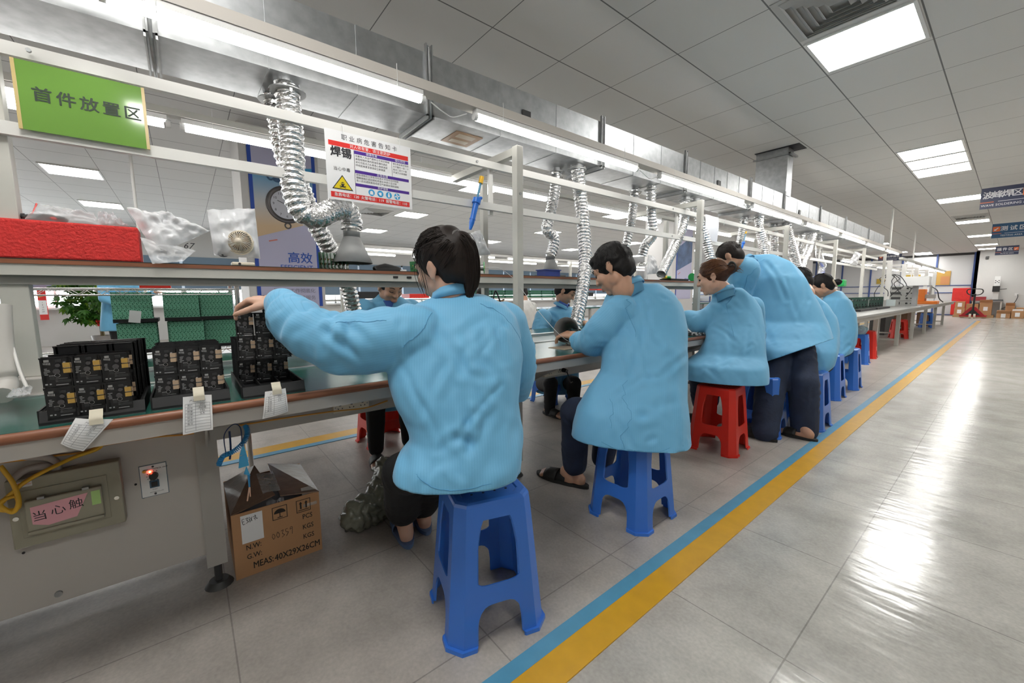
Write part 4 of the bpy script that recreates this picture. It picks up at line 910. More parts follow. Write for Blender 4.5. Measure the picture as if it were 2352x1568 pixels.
lg_l = [(-1.12,3.6744,0.7043,0.076), (-1.12,3.5532,0.5937,0.1016), (-1.09,3.3587,0.3187,0.1012), (-1.06,3.2195,0.0707,0.0826)]
lg_r = [(-1.07,3.7841,0.7178,0.0767), (-1,3.6627,0.6129,0.1008), (-0.92,3.4931,0.3941,0.0993), (-0.89,3.4899,0.0554,0.0837)]
a1, a2 = Vector((-1.05,3.1996,0.0157)), Vector((-0.87,3.4248,0.0194)); a1.z = a2.z = .07; toe = Vector((-1, .1, 0))
p4, c4 = person('standing man in a light blue coat and dark jeans, bending far over the bench', rings, [sl_l, sl_r], (hc, hf, hu), hands=[((-1.56,3.7024,0.7846), (-.7, 0, -.7), (.5, 0, -.8), dict(k=1)), ((-1.54,4.3648,0.7307), (-.9, 0, -.3), (0, 0, -1), dict(k=1))],
    legs=[lg_l, lg_r], feet=[(a1, toe), (a2, toe)], voxel=.0075, cv=.0115, seed=21, amp=.005, neck=(-1.42,3.6207,1.2967), hem=((-0.98,3.5429,0.6248), (-0.4606,-0.0209,0.8873)))
trousers(p4, [lg_l[:3] + [(*lg_l[3][:2], .05, lg_l[3][3] * 1.05)], lg_r[:3] + [(*lg_r[3][:2], .05, lg_r[3][3] * 1.05)]], jeans, .011, hips=False); slipper(p4, a1, toe, sand, name='shoe'); slipper(p4, a2, toe, sand, name='shoe')
collar(p4, Vector((-1.4,3.6199,1.3024)), (-.75, 0, .65), (.6, .1, .75), .064, .030, coat_m)
seam(p4, c4.data, [[(-1.3,3.6858,1.3474), (-1.2,3.3203,1.1615), (-1.15,3.19,1.0028)], [(-0.9,2.6319,0.6369), (-0.85,2.9022,0.6704), (-0.85,3.3995,0.7136)]], r=.0016)
q = MB(); P, s, f_, u = cap_hair(q, hc, hf, hu, thick=.007); hm = skin(q, .008, 2); link('hair', hm, p4); hm.materials.append(hair_dk); short_hair(p4, hc, hf, hu, hair_dk, seed=52, thick=.007, n=200)
# ---------------------------------------------------------------- person hidden behind the standing man, and the one with the bun
rings = [(-1.12,4.176,1.0495,0.0435,0.0117,0.05), (-1.1,4.2347,0.959,0.1081,0.0281,0.1), (-1.07,4.2495,0.846,0.1468,0.037,0.13), (-1.04,4.2144,0.7097,0.153,0.0378,0.15), (-1,4.0962,0.5731,0.1367,0.0334,0.16), (-0.99,4.0665,0.463,0.1167,0.0284,0.17), (-0.98,4.0285,0.41,0.0667,0.0162,0.14)]
sl = [(-1.14,4.1715,0.9334,0.0643), (-1.24,4.4953,0.7194,0.0616), (-1.45,5.0264,0.6906,0.0511)]; sr_ = [(-1.05,4.3147,0.9126,0.0647), (-1.1,4.7196,0.6732,0.0622), (-1.36,5.1161,0.607,0.051)]
hc = (-1.22,4.2823,1.1507); hf, hu = (-.85, -.1, -.5), (-.4, 0, .9)
lg = [[(-1.02,4.2525,0.4419,0.0835), (-1.35,4.9988,0.3392,0.0825), (-1.38,5.1568,-0.0189,0.0571)], [(-0.98,4.2125,0.4515,0.0821), (-1.33,5.0975,0.3309,0.0834), (-1.36,5.257,-0.0065,0.0577)]]
f5 = [(Vector((l[2][0], l[2][1], .07)), Vector((-1, 0, 0))) for l in lg]
p5, _ = person('seated person mostly hidden behind the standing man, only a blue back showing', rings, [sl, sr_], (hc, hf, hu), hands=[((-1.48,5.0317,0.698), (-1, 0, 0), (0, 0, -1), {}), ((-1.42,5.1616,0.6091), (-1, 0, 0), (0, 0, -1), {})], legs=lg, feet=f5, voxel=.009, cv=.012, seed=31, amp=.005)
trousers(p5, lg, trouser_k, .012); [slipper(p5, a, d, sand, name='shoe') for a, d in f5]
q = MB(); cap_hair(q, hc, hf, hu); hm = skin(q, .010, 2); link('hair', hm, p5); hm.materials.append(hair_b); short_hair(p5, hc, hf, hu, hair_b, seed=53)
rings = [(-1.24,5.5481,1.0756,0.0629,0.0141,0.055), (-1.21,5.4839,0.9814,0.1152,0.0254,0.1), (-1.18,5.484,0.841,0.1496,0.0322,0.13), (-1.15,5.4718,0.6828,0.147,0.0309,0.15), (-1.13,5.4477,0.5163,0.1284,0.0266,0.17), (-1.12,5.394,0.4279,0.1001,0.0208,0.17), (-1.12,5.3299,0.3873,0.0519,0.0109,0.13)]
sl = [(-1.24,5.4415,0.949,0.0708), (-1.32,5.6394,0.7482,0.0642), (-1.5,6.1858,0.7004,0.0492)]; sr_ = [(-1.17,5.6876,0.9215,0.0724), (-1.2,6.0057,0.6863,0.0663), (-1.4,6.3669,0.6304,0.0551)]
hc = (-1.33,5.4456,1.1335); hf, hu = (-.86, -.16, -.46), (-.42, 0, .9)
lg = [[(-1.14,5.5142,0.4528,0.0901), (-1.45,6.3729,0.347,0.0839), (-1.48,6.555,0.0072,0.0578)], [(-1.1,5.4635,0.4612,0.0888), (-1.43,6.441,0.3542,0.0843), (-1.46,6.6236,0.0309,0.0581)]]
f6 = [(Vector((l[2][0], l[2][1], .07)), Vector((-1, 0, 0))) for l in lg]
p6, c6 = person('person with black hair in a low bun, seated side on beyond the standing man', rings, [sl, sr_], (hc, hf, hu), hands=[((-1.54,6.2758,0.6945), (-1, 0, 0), (0, 0, -1), {}), ((-1.45,6.4917,0.6209), (-1, 0, 0), (0, 0, -1), {})], legs=lg, feet=f6, voxel=.009, cv=.012, seed=36, amp=.005, neck=(-1.26,5.5698,1.0425))
trousers(p6, lg, trouser_k, .012); [slipper(p6, a, d, sand, name='shoe') for a, d in f6]
collar(p6, Vector((-1.26,5.5939,1.0184)), (-.4, 0, .9), (.95, .1, .3), .060, .034, coat_m)
q = MB(); P, s, f_, u = cap_hair(q, hc, hf, hu, thick=.012); q.ell(P(0, -.135, -.03), (.042, .04, .036), Matrix((s, f_, u)).transposed()); chain(q, [(*P(0, -.08, -.01), .04), (*P(0, -.12, -.03), .03)]); hm = skin(q, .009, 2); link('hair', hm, p6); hm.materials.append(hair_b); short_hair(p6, hc, hf, hu, hair_b, seed=54)
q = MB(); q.tube([P(0, -.108, -.022) + (s * math.cos(t) + u * math.sin(t)) * .036 for t in [i * 2 * math.pi / 14 for i in range(14)]], .009, n=6, closed=True); q.build('hair_tie', mat('scrunchie', (.55, .45, .33), .7), p6)
# ---------------------------------------------------------------- far side: man facing us, person with a blue shirt
rings = [(-2.84,1.1565,1.0543,0.0273,0.0672,0.06), (-2.84,1.1383,1.0106,0.0609,0.1518,0.1), (-2.85,1.1325,0.9352,0.0747,0.1879,0.12), (-2.86,1.1306,0.8015,0.0772,0.1953,0.125), (-2.86,1.1236,0.6415,0.0725,0.1845,0.13), (-2.86,1.1165,0.48,0.0724,0.1855,0.14), (-2.85,1.0982,0.3044,0.0762,0.1979,0.16), (-2.84,1.0882,0.2425,0.0631,0.1646,0.15)]
sl = [(-2.82,0.9573,0.9597,0.0814), (-2.78,0.877,0.7924,0.0648), (-2.58,0.7785,0.8947,0.0459)]; sr_ = [(-2.82,1.3016,0.95,0.0877), (-2.76,1.3115,0.7644,0.071), (-2.52,1.119,0.78,0.0492)]
hc = (-2.76,1.1302,1.1271); hf, hu = (.86, .12, -.52), (.5, .0, .86)
lg = [[(-2.82,0.9743,0.3629,0.0929), (-2.5,0.8974,0.4495,0.0692), (-2.48,0.8788,0.0869,0.0473)], [(-2.82,1.2352,0.3207,0.0983), (-2.52,1.1198,0.4107,0.0735), (-2.5,1.1136,0.0832,0.0503)]]
f7 = [(Vector((l[2][0] - .01, l[2][1], .07)), Vector((1, -.25, 0))) for l in lg]
p7, c7 = person('young man on the far side of the bench, looking down, black trousers and sandals', rings, [sl, sr_], (hc, hf, hu), hands=[((-2.55,0.7573,0.9104), (.8, -.5, 0), (0, 0, -1), {}), ((-2.48,1.0863,0.7854), (.9, -.3, 0), (0, 0, -1), {})], legs=lg, feet=f7, voxel=.007, cv=.0105, seed=41, amp=.004, neck=(-2.84,1.1489,1.0293))
trousers(p7, lg, trouser_k, .010); [slipper(p7, a, d, sand, name='sandal') for a, d in f7]
q = MB(); P, s, f_, u = cap_hair(q, hc, hf, hu); hm = skin(q, .009, 2); link('hair', hm, p7); hm.materials.append(hair_b); short_hair(p7, hc, hf, hu, hair_b, seed=55)
collar(p7, Vector((-2.84,1.1486,1.023)), (.25, 0, 1), (-.95, 0, .2), .062, .040, coat_m, flare=.03, open_=.75)
q = MB(); q.add([(-2.73,1.0639,1.0246), (-2.73,1.1451,1.0235), (-2.715,1.104,0.9458)], [(0, 1, 2)]); q.build('shirt', shirt_b, p7, solid=.004)
rings = [(-2.84,2.9468,0.9381,0.063,0.0607,0.06), (-2.84,2.8945,0.8874,0.1194,0.1171,0.1), (-2.85,2.8775,0.8051,0.1515,0.15,0.12), (-2.86,2.8825,0.651,0.1618,0.1605,0.13), (-2.86,2.8842,0.3847,0.1568,0.1555,0.14), (-2.86,2.8732,0.1615,0.1697,0.169,0.16), (-2.85,2.8637,0.0743,0.1382,0.1375,0.14)]
sl = [(-2.8,2.6452,0.8464,0.083), (-2.74,2.5169,0.6641,0.0686), (-2.5,2.5035,0.7024,0.0458)]; sr_ = [(-2.84,3.1282,0.8397,0.0857), (-2.74,3.1184,0.6659,0.071), (-2.5,2.8744,0.767,0.0487)]
hc = (-2.8,2.9472,1.0938); hf, hu = (.66, .48, -.52), (.36, .28, .88)
lg = [[(-2.82,2.6767,0.1964,0.0853), (-2.5,2.452,0.2819,0.0652), (-2.5,2.4371,0.009,0.0424)], [(-2.82,3.0169,0.1474,0.09), (-2.5,2.7508,0.2389,0.0687), (-2.5,2.7545,-0.0316,0.0449)]]
f8 = [(Vector((l[2][0], l[2][1], .07)), Vector((1, 0, 0))) for l in lg]
p8, c8 = person('person on the far side, blue shirt under the coat, looking down right', rings, [sl, sr_], (hc, hf, hu), hands=[((-2.47,2.527,0.7029), (.7, .7, 0), (0, 0, -1), {}), ((-2.47,2.8515,0.794), (.8, .2, 0), (0, 0, -1), {})], legs=lg, feet=f8, voxel=.0075, cv=.011, seed=46, amp=.004, neck=(-2.84,2.9469,0.9294), hk=1.0)
trousers(p8, lg, trouser_k, .011); [slipper(p8, a, d, sand, name='shoe') for a, d in f8]
q = MB(); P, s, f_, u = cap_hair(q, hc, hf, hu, thick=.012); q.ell(P(0, .05, .072), (.066, .045, .04), Matrix((s, f_, u)).transposed()); hm = skin(q, .009, 2); link('hair', hm, p8); hm.materials.append(hair_b); short_hair(p8, hc, hf, hu, hair_b, seed=56)
collar(p8, Vector((-2.84,2.9468,0.9381)), (.3, .15, 1), (-.8, -.5, .2), .064, .040, coat_m, flare=.035, open_=.8)
collar(p8, Vector((-2.83,2.9425,0.9558)), (.3, .15, 1), (-.8, -.5, .2), .058, .036, shirt_b, flare=.006, open_=.5, name='shirt_collar')

# ---------------------------------------------------------------- foil hoses with hoods
foil = mat('foil_hose', (.80, .80, .80), .22, 1, bump=.5, bump_scale=70)
def hose_geo(q, path, r, seed=0, pitch=.024, crinkle=.05):
    S = smoothpath(path, 14); L_ = [0]
    for a, b in zip(S, S[1:]): L_.append(L_[-1] + (b - a).length)
    tot = L_[-1]; N = max(12, int(tot / pitch * 5)); rg = random.Random(seed); pts = []; j = 0
    for i in range(N + 1):
        d = tot * i / N
        while j < len(L_) - 2 and L_[j + 1] < d: j += 1
        pts.append(S[j].lerp(S[j + 1], (d - L_[j]) / max(L_[j + 1] - L_[j], 1e-6)))
    n = 28; u = (pts[1] - pts[0]).orthogonal().normalized(); vs = []
    rr = r if isinstance(r, (tuple, list)) else (r, r)
    for i, p in enumerate(pts):
        t = (pts[min(i + 1, N)] - pts[max(i - 1, 0)]).normalized(); u = (u - t * u.dot(t)).normalized(); v = t.cross(u)
        for k in range(n):
            a = 2 * math.pi * k / n; ph = tot * i / N / pitch * 2 * math.pi + a
            x = lerp(rr[0], rr[1], i / N) * (1 + .075 * math.sin(ph) + rg.uniform(-crinkle, crinkle) * .5)
            vs.append(p + (u * math.cos(a) + v * math.sin(a)) * x)
    q.add(vs, [(i * n + k, i * n + (k + 1) % n, (i + 1) * n + (k + 1) % n, (i + 1) * n + k) for i in range(N) for k in range(n)], 0, False)
def port(q, p, r, zt):
    q.cyl((p[0], p[1], p[2] - .012), (p[0], p[1], zt), r * .86, n=20, mi=0); q.cyl((p[0], p[1], zt - .03), (p[0], p[1], zt - .026), r * 1.5, n=20, mi=0)
def hose(label, path, r, seed, hood=None):
    p0 = Vector(path[0]); t = thing('foil_hose', label, 'hose', (p0.x, p0.y, p0.z), group='foil extraction hoses under the air duct')
    q = MB(); hose_geo(q, path, r, seed); q.build('hose', foil, t)
    ra = r[0] if isinstance(r, tuple) else r
    q = MB(); port(q, p0, ra, dz(p0.y)[0]); q.build('duct_port', galv_dull, t)
    a, b = Vector(path[0]), Vector(path[1]); d = (b - a).normalized(); q = MB(); c = a + d * .035; q.cyl(c, c + d * .012, ra * 1.07, n=20, caps=False); q.bar(c + d * .006 + Vector((ra * 1.05, 0, -.008)), c + d * .006 + Vector((ra * 1.05 + .02, 0, -.008)), .01, .01); q.build('clamp', chrome, t)
    return t
def hood(t, a, b, ra, rb, inner=True):
    a, b = Vector(a), Vector(b); d = (b - a).normalized(); q = MB()
    q.cyl(a - d * .05, a, ra, ra, n=28, caps=False); q.cyl(a, b, ra, rb, n=28, caps=False); q.build('hood', mat('hood_metal', (.36, .365, .36), .55, .15, noise_amt=.15, noise_scale=10), t, solid=.0025)
    q = MB(); q.cyl(a - d * .04, a - d * .025, ra * 1.06, n=24, caps=False); q.build('hood_clamp', chrome, t)
h1 = hose('fat foil hose curling from the near duct port to the grey hood on the shelf', [(-1.95,0.3953,1.9269), (-1.95,0.3948,1.8423), (-1.94,0.3961,1.737), (-1.93,0.3924,1.6283), (-1.91,0.3857,1.5029), (-1.9,0.4105,1.4064), (-1.91,0.4731,1.3955), (-1.95,0.5484,1.4386), (-1.98,0.6149,1.4557), (-2,0.6425,1.4125), (-2,0.6422,1.3662)], .046, 1)
hood(h1, (-2,0.6404,1.3317), (-2,0.6383,1.2114), .036, .090)
q = MB(); M_ = frame(Vector((-1.952,0.6434,1.2966)), (.25, 1, 0), (-.4, 0, 1)); q.lathe([(0, 0), (.008, 0)], 16, M_); q.build('round_label', white, h1)
hose('foil hose behind the fat one, dropping past the shelf to bench level', [(-2.07,0.3677,1.9212), (-2.08,0.3809,1.7943), (-2.1,0.4029,1.6577), (-2.14,0.4617,1.5621), (-2.2,0.5273,1.4188), (-2.22,0.5798,1.3302), (-2.3,0.6738,1.1842), (-2.33,0.7166,1.0791), (-2.36,0.7502,0.9435)], .042, 2)
h3 = hose('long nearly straight foil hose hanging beside the first tall post to a cone hood', [(-1.95,2.1547,1.9538), (-1.93,2.1713,1.7224), (-1.89,2.1606,1.5174), (-1.83,2.1131,1.3052), (-1.77,2.0337,1.1568), (-1.72,1.9498,1.0224), (-1.68,1.8704,0.9061), (-1.66,1.8297,0.8398)], (.044, .038), 3)
c0, c1 = Vector((-1.64,1.7963,0.8325)), Vector((-1.52,1.5581,0.8738)); dd = (c1 - c0).normalized()
q = MB(); q.cyl(c0 - dd * .02, c0, .03, n=28, caps=False); q.cyl(c0, c0 + dd * .02, .03, .034, n=28, caps=False); q.cyl(c0 + dd * .02, c0 + dd * .155, .034, .072, n=32, caps=False); q.build('cone_hood', mat('cone_metal', (.24, .235, .225), .5, .1, noise_amt=.2, noise_scale=14), h3, solid=.002)
h4 = hose('short kinked foil hose ending in a grey hood behind the blue tray', [(-2.07,2.083,1.9032), (-2.08,2.0642,1.7295), (-2.08,2.014,1.5728), (-2.08,1.9974,1.5032), (-2.08,2.0657,1.4585), (-2.08,2.0617,1.3887), (-2.08,2.0319,1.3264)], .036, 4)
hood(h4, (-2.08,2.032,1.3022), (-2.08,2.041,1.2022), .03, .066)
h5 = hose('bent foil hose ending over a clear jar left of the seated man', [(-1.95,3.0592,1.9529), (-1.95,3.0701,1.7562), (-1.95,3.0969,1.625), (-1.96,3.1237,1.5501), (-1.98,3.0493,1.4674), (-2,3.0332,1.3818)], .037, 5)
for k_, (lab_, r_, pts_) in enumerate((
    ('straight foil hose slanting down behind the head of the seated man', 0, [(-2.07,3.0174,1.9328,0.0347), (-2.0825,3.016,1.8179,0.035), (-2.095,2.9923,1.6343,0.0351), (-2.1075,2.9554,1.459,0.0352), (-2.12,2.9409,1.3352,0.0353)]),
    ('foil hose slanting left in front of the second blue banner', 0, [(-1.97,3.659,1.8834,0.0421), (-1.94,3.565,1.6704,0.0415), (-1.91,3.3767,1.4575,0.0401), (-1.88,3.2071,1.3126,0.0389), (-1.85,3.0817,1.2165,0.0378)]),
    ('foil hose behind the second tall post, ending by the hair claw', 0, [(-1.95,3.8032,1.9188,0.0409), (-1.92,3.8336,1.7466,0.041), (-1.89,3.8884,1.5952,0.0413), (-1.86,3.9164,1.4644,0.0414), (-1.83,3.9145,1.3684,0.0413)]),
    ('foil hose hanging behind the small blue tool', 0, [(-2.07,5.2192,1.9287,0.0437), (-2.0825,5.2156,1.8297,0.0439), (-2.095,5.1853,1.6519,0.044), (-2.1075,5.1824,1.541,0.0442), (-2.12,5.1603,1.3873,0.0443)]),
    ('foil hose just right of the small blue tool over the bent back', 0, [(-1.95,5.3103,1.9507,0.0459), (-1.92,5.2481,1.8114,0.0455), (-1.89,5.3069,1.6396,0.0458), (-1.86,5.2955,1.5015,0.0456), (-1.83,5.2993,1.35,0.0456)]),
    ('straight foil hose right behind the third tall post', 0, [(-2.05,6.0873,1.9154,0.0457), (-2.0625,6.1469,1.7933,0.0462), (-2.075,6.209,1.6569,0.0468), (-2.0875,6.2716,1.5172,0.0473), (-2.1,6.3349,1.374,0.0479)]),
    ('foil hose right of the third tall post, down past the bent back', 0, [(-1.93,6.1423,1.9433,0.0536), (-1.9,6.1889,1.7781,0.0539), (-1.87,6.292,1.5868,0.0545), (-1.84,6.383,1.3903,0.0551), (-1.81,6.4252,1.189,0.0554)]),
    ('thin looking foil hose right of the third tall post', 0, [(-2.05,7.2132,1.9431,0.0453), (-2.0625,7.2143,1.786,0.0455), (-2.075,7.1957,1.6264,0.0456), (-2.0875,7.2278,1.5003,0.0459), (-2.1,7.2597,1.3723,0.0463)]),
    ('dull kinked foil hose over the person with the hair bun', 0, [(-1.95,7.3406,1.9611,0.0517), (-1.92,7.1249,1.7029,0.0506), (-1.89,6.8085,1.4992,0.0489), (-1.86,6.6293,1.4005,0.0479), (-1.83,6.5189,1.2493,0.0472)]),
    ('last foil hose of the line, with an S bend', 0, [(-2,7.8345,1.9053,0.0445), (-2.0125,7.9385,1.6973,0.0452), (-2.025,8.1121,1.5834,0.0461), (-2.0375,8.3037,1.5079,0.0471), (-2.05,8.2714,1.3644,0.0471)]),
)):
    hose(lab_, [p[:3] for p in pts_], (pts_[0][3], pts_[-1][3]), 10 + k_)

# ---------------------------------------------------------------- green sign and hazard notice on the rails
acry_g = mat('acrylic_green', (.17, .34, .065), .06, coat=.6)
edge_y = mat('acrylic_edge', (.62, .48, .22), .2); txt_dk = mat('sign_text', (.03, .05, .03), .4)
XG = -1.880
a, b_, c_ = Vector((-1.88,-0.3391,1.7498)), Vector((-1.88,-0.0493,1.7415)), Vector((-1.88,-0.3397,1.5442)); d_ = Vector((-1.88,-0.0535,1.556))
y0, y1, z0, z1 = (a.y + c_.y) / 2, (b_.y + d_.y) / 2, (c_.z + d_.z) / 2, (a.z + b_.z) / 2
t = thing('area_sign', 'glossy green acrylic sign with dark Chinese characters hanging on the white rails', 'sign', (XG, (y0 + y1) / 2, z0))
q = MB(); q.box((XG, y0 + .008, z0), (XG + .004, y1 - .008, z1)); q.build('board', acry_g, t)
q = MB(); q.box((XG - .001, y0, z0), (XG + .0055, y0 + .008, z1)); q.box((XG - .001, y1 - .008, z0), (XG + .0055, y1, z1)); q.build('edge_strip', edge_y, t)
q = MB(); zc = lerp(z0, z1, .53)
for i, chh in enumerate('首件放置区'): q.text(chh, .044, frame((XG + .0045, lerp(y0, y1, .19 + i * .172), zc), (0, 1, 0), (0, 0, 1)), bold=.012)
q.build('lettering', txt_dk, t)
q = MB(); [q.cyl((XG + .004, yy, 1.775), (XG + .012, yy, 1.775), .006, n=8) for yy in (y0 + .04,)]; q.build('screw', galv_dull, t)
pw, p_red, p_pur, p_yel, p_blu = mat('notice_white', (.85, .85, .86), .25), mat('notice_red', (.75, .04, .035), .3), mat('notice_purple', (.09, .035, .30), .3), mat('notice_yellow', (.80, .62, .02), .3), mat('notice_blue', (.04, .36, .70), .3)
XH = -1.878
a, b_, c_, d_ = [Vector(v) for v in ((-1.878,0.5131,1.751), (-1.878,0.8972,1.7675), (-1.878,0.5075,1.4651), (-1.878,0.8972,1.4759))]
y0, y1, z0, z1 = (a.y + c_.y) / 2, (b_.y + d_.y) / 2, (c_.z + d_.z) / 2, (a.z + b_.z) / 2; Wn, Hn = y1 - y0, z1 - z0
t = thing('hazard_notice', 'white solder hazard notice with red and purple bars and a yellow skull triangle', 'notice', (XH, (y0 + y1) / 2, z0))
q = MB(); q.box((XH - .002, y0, z0), (XH, y1, z1)); q.build('board', pw, t)
def NF(u, v, dx=.0006): return frame((XH + dx, y0 + Wn * u, z1 - Hn * v), (0, 1, 0), (0, 0, 1))
def nbox(q, u0, v0, u1, v1, mi=0, dx=.0004): q.box((XH, y0 + Wn * u0, z1 - Hn * v1), (XH + dx, y0 + Wn * u1, z1 - Hn * v0), mi)
for a_ in ((.155, .225), (.885, .965)): q = MB(); nbox(q, .035, a_[0], .965, a_[1]); q.build('red_bar', p_red, t)
for a_ in ((.235, .285), (.52, .565), (.715, .76)): q = MB(); nbox(q, .31, a_[0], .965, a_[1]); q.build('purple_bar', p_pur, t)
q = MB(); q.text('职 业 病 危 害 告 知 卡', Hn * .088, NF(.5, .085), bold=.0); q.build('title', ink, t); q = MB(); q.text('焊锡', Hn * .155, NF(.165, .315), bold=.02); q.build('substance_name', ink, t); q = MB(); q.text('当心中毒', Hn * .062, NF(.165, .55))
q.build('caption', ink, t); q = MB()
body = ('长期吸入本品气雾粉尘可发生眼睛', '鼻腔咽喉刺激的腐蚀性慢性病症', '状可引起乏力头晕恶心食欲减退', '呼吸困难甚至昏迷应立即就医')
for i, l in enumerate(body): q.text(l, Hn * .036, NF(.32, .315 + i * .045), align='LEFT')
q.build('health_paragraph', ink, t); q = MB()
for i, l in enumerate(('银白色金属状固体', '分子量约一百一十', '熔点二百三十度', '不溶于水易溶酸')): q.text(l, Hn * .034, NF(.765, .315 + i * .045), align='LEFT')
q.build('property_paragraph', ink, t); q = MB()
for i, l in enumerate(('皮肤接触后立即用流动清水冲洗并及时就医', '眼睛接触后提起眼睑用清水冲洗十五分钟', '吸入后迅速脱离现场至空气新鲜处保持通畅')): q.text(l, Hn * .036, NF(.32, .59 + i * .043), align='LEFT')
q.build('first_aid_paragraph', ink, t)
q = MB(); q.text('对人体有害，请注意防护', Hn * .058, NF(.5, .19)); q.text('健康危害', Hn * .045, NF(.51, .26)); q.text('理化特性', Hn * .045, NF(.86, .26)); q.text('应急处理', Hn * .045, NF(.63, .543)); q.text('防护措施', Hn * .042, NF(.63, .738)); q.text('急救电话：120  火警电话：119  报警电话：110', Hn * .056, NF(.5, .925), bold=.008); q.build('white_lettering', pw, t)
q = MB(); q.box((XH, y0 + Wn * .305, z1 - Hn * .885), (XH + .0003, y0 + Wn * .309, z1 - Hn * .235)); q.box((XH, y0 + Wn * .75, z1 - Hn * .52), (XH + .0003, y0 + Wn * .753, z1 - Hn * .285)); q.build('rule_line', ink, t)
q = MB(); T = lambda k, dx: [(XH + dx, y0 + Wn * .165 + s_ * Wn * .115 * k, z1 - Hn * (.755 + o * k)) for s_, o in ((0, -.125), (-1, .09), (1, .09))]
q.ngon(T(1.0, .0005)); q.build('triangle_border', ink, t); q = MB(); q.ngon(T(.84, .0008)); q.build('triangle_panel', p_yel, t)
q = MB(); M_ = NF(.165, .76, .0011)
q.lathe([(0, 0), (Hn * .026, 0)], 16, M_); q.box((-Hn * .014, -Hn * .04, 0), (Hn * .014, -Hn * .015, .0002), M=M_)
for s_ in (-1, 1): q.bar(M_ @ Vector((-s_ * Hn * .045, -Hn * .055, 0)), M_ @ Vector((s_ * Hn * .045, -Hn * .030, 0)), Hn * .010, .0003, side=(1, 0, 0))
q.build('skull', ink, t)
q = MB(); M2 = NF(.165, .755, .0014)
for s_ in (-1, 1): q.lathe([(0, 0), (Hn * .008, 0)], 10, M2 @ Matrix.Translation((s_ * Hn * .011, 0, 0)))
q.build('skull_eye', p_yel, t)
for i in range(4):
    q = MB(); M_ = NF(.49 + i * .105, .822, .0006); q.lathe([(0, 0), (Hn * .05, 0)], 24, M_, mi=0); M3 = NF(.49 + i * .105, .822, .0010)
    if i == 0: q.lathe([(0, 0), (Hn * .026, 0)], 14, M3, mi=1); q.box((-Hn * .026, -Hn * .03, 0), (Hn * .026, -Hn * .01, .0002), 1, M3)
    elif i == 1: q.box((-Hn * .015, -Hn * .025, 0), (Hn * .02, Hn * .02, .0002), 1, M3); q.bar(M3 @ Vector((-Hn * .012, -Hn * .01, 0)), M3 @ Vector((-Hn * .03, Hn * .012, 0)), Hn * .012, .0002, 1, (1, 0, 0))
    elif i == 2: q.box((-Hn * .016, -Hn * .034, 0), (Hn * .016, Hn * .012, .0002), 1, M3); q.lathe([(0, 0), (Hn * .012, 0)], 12, M3 @ Matrix.Translation((0, Hn * .026, 0)), mi=1)
    else:
        for k in range(4): q.box((-Hn * .004, Hn * .006, 0), (Hn * .014, Hn * .042, .0002), 1, M3 @ Matrix.Rotation(k * math.pi / 2 + .4, 4, 'Z'))
    q.build('safety_symbol', [p_blu, pw], t)
for yy in (y0 + Wn * .2, y0 + Wn * .86):
    q = MB(); q.tube([(XH + .001, yy, z1 - .012), (XH + .003, yy, z1 + .012), (XRL, yy, 1.80), (XRL - .015, yy, 1.775)], .0018, n=6); q.build('cable_tie', white, t)
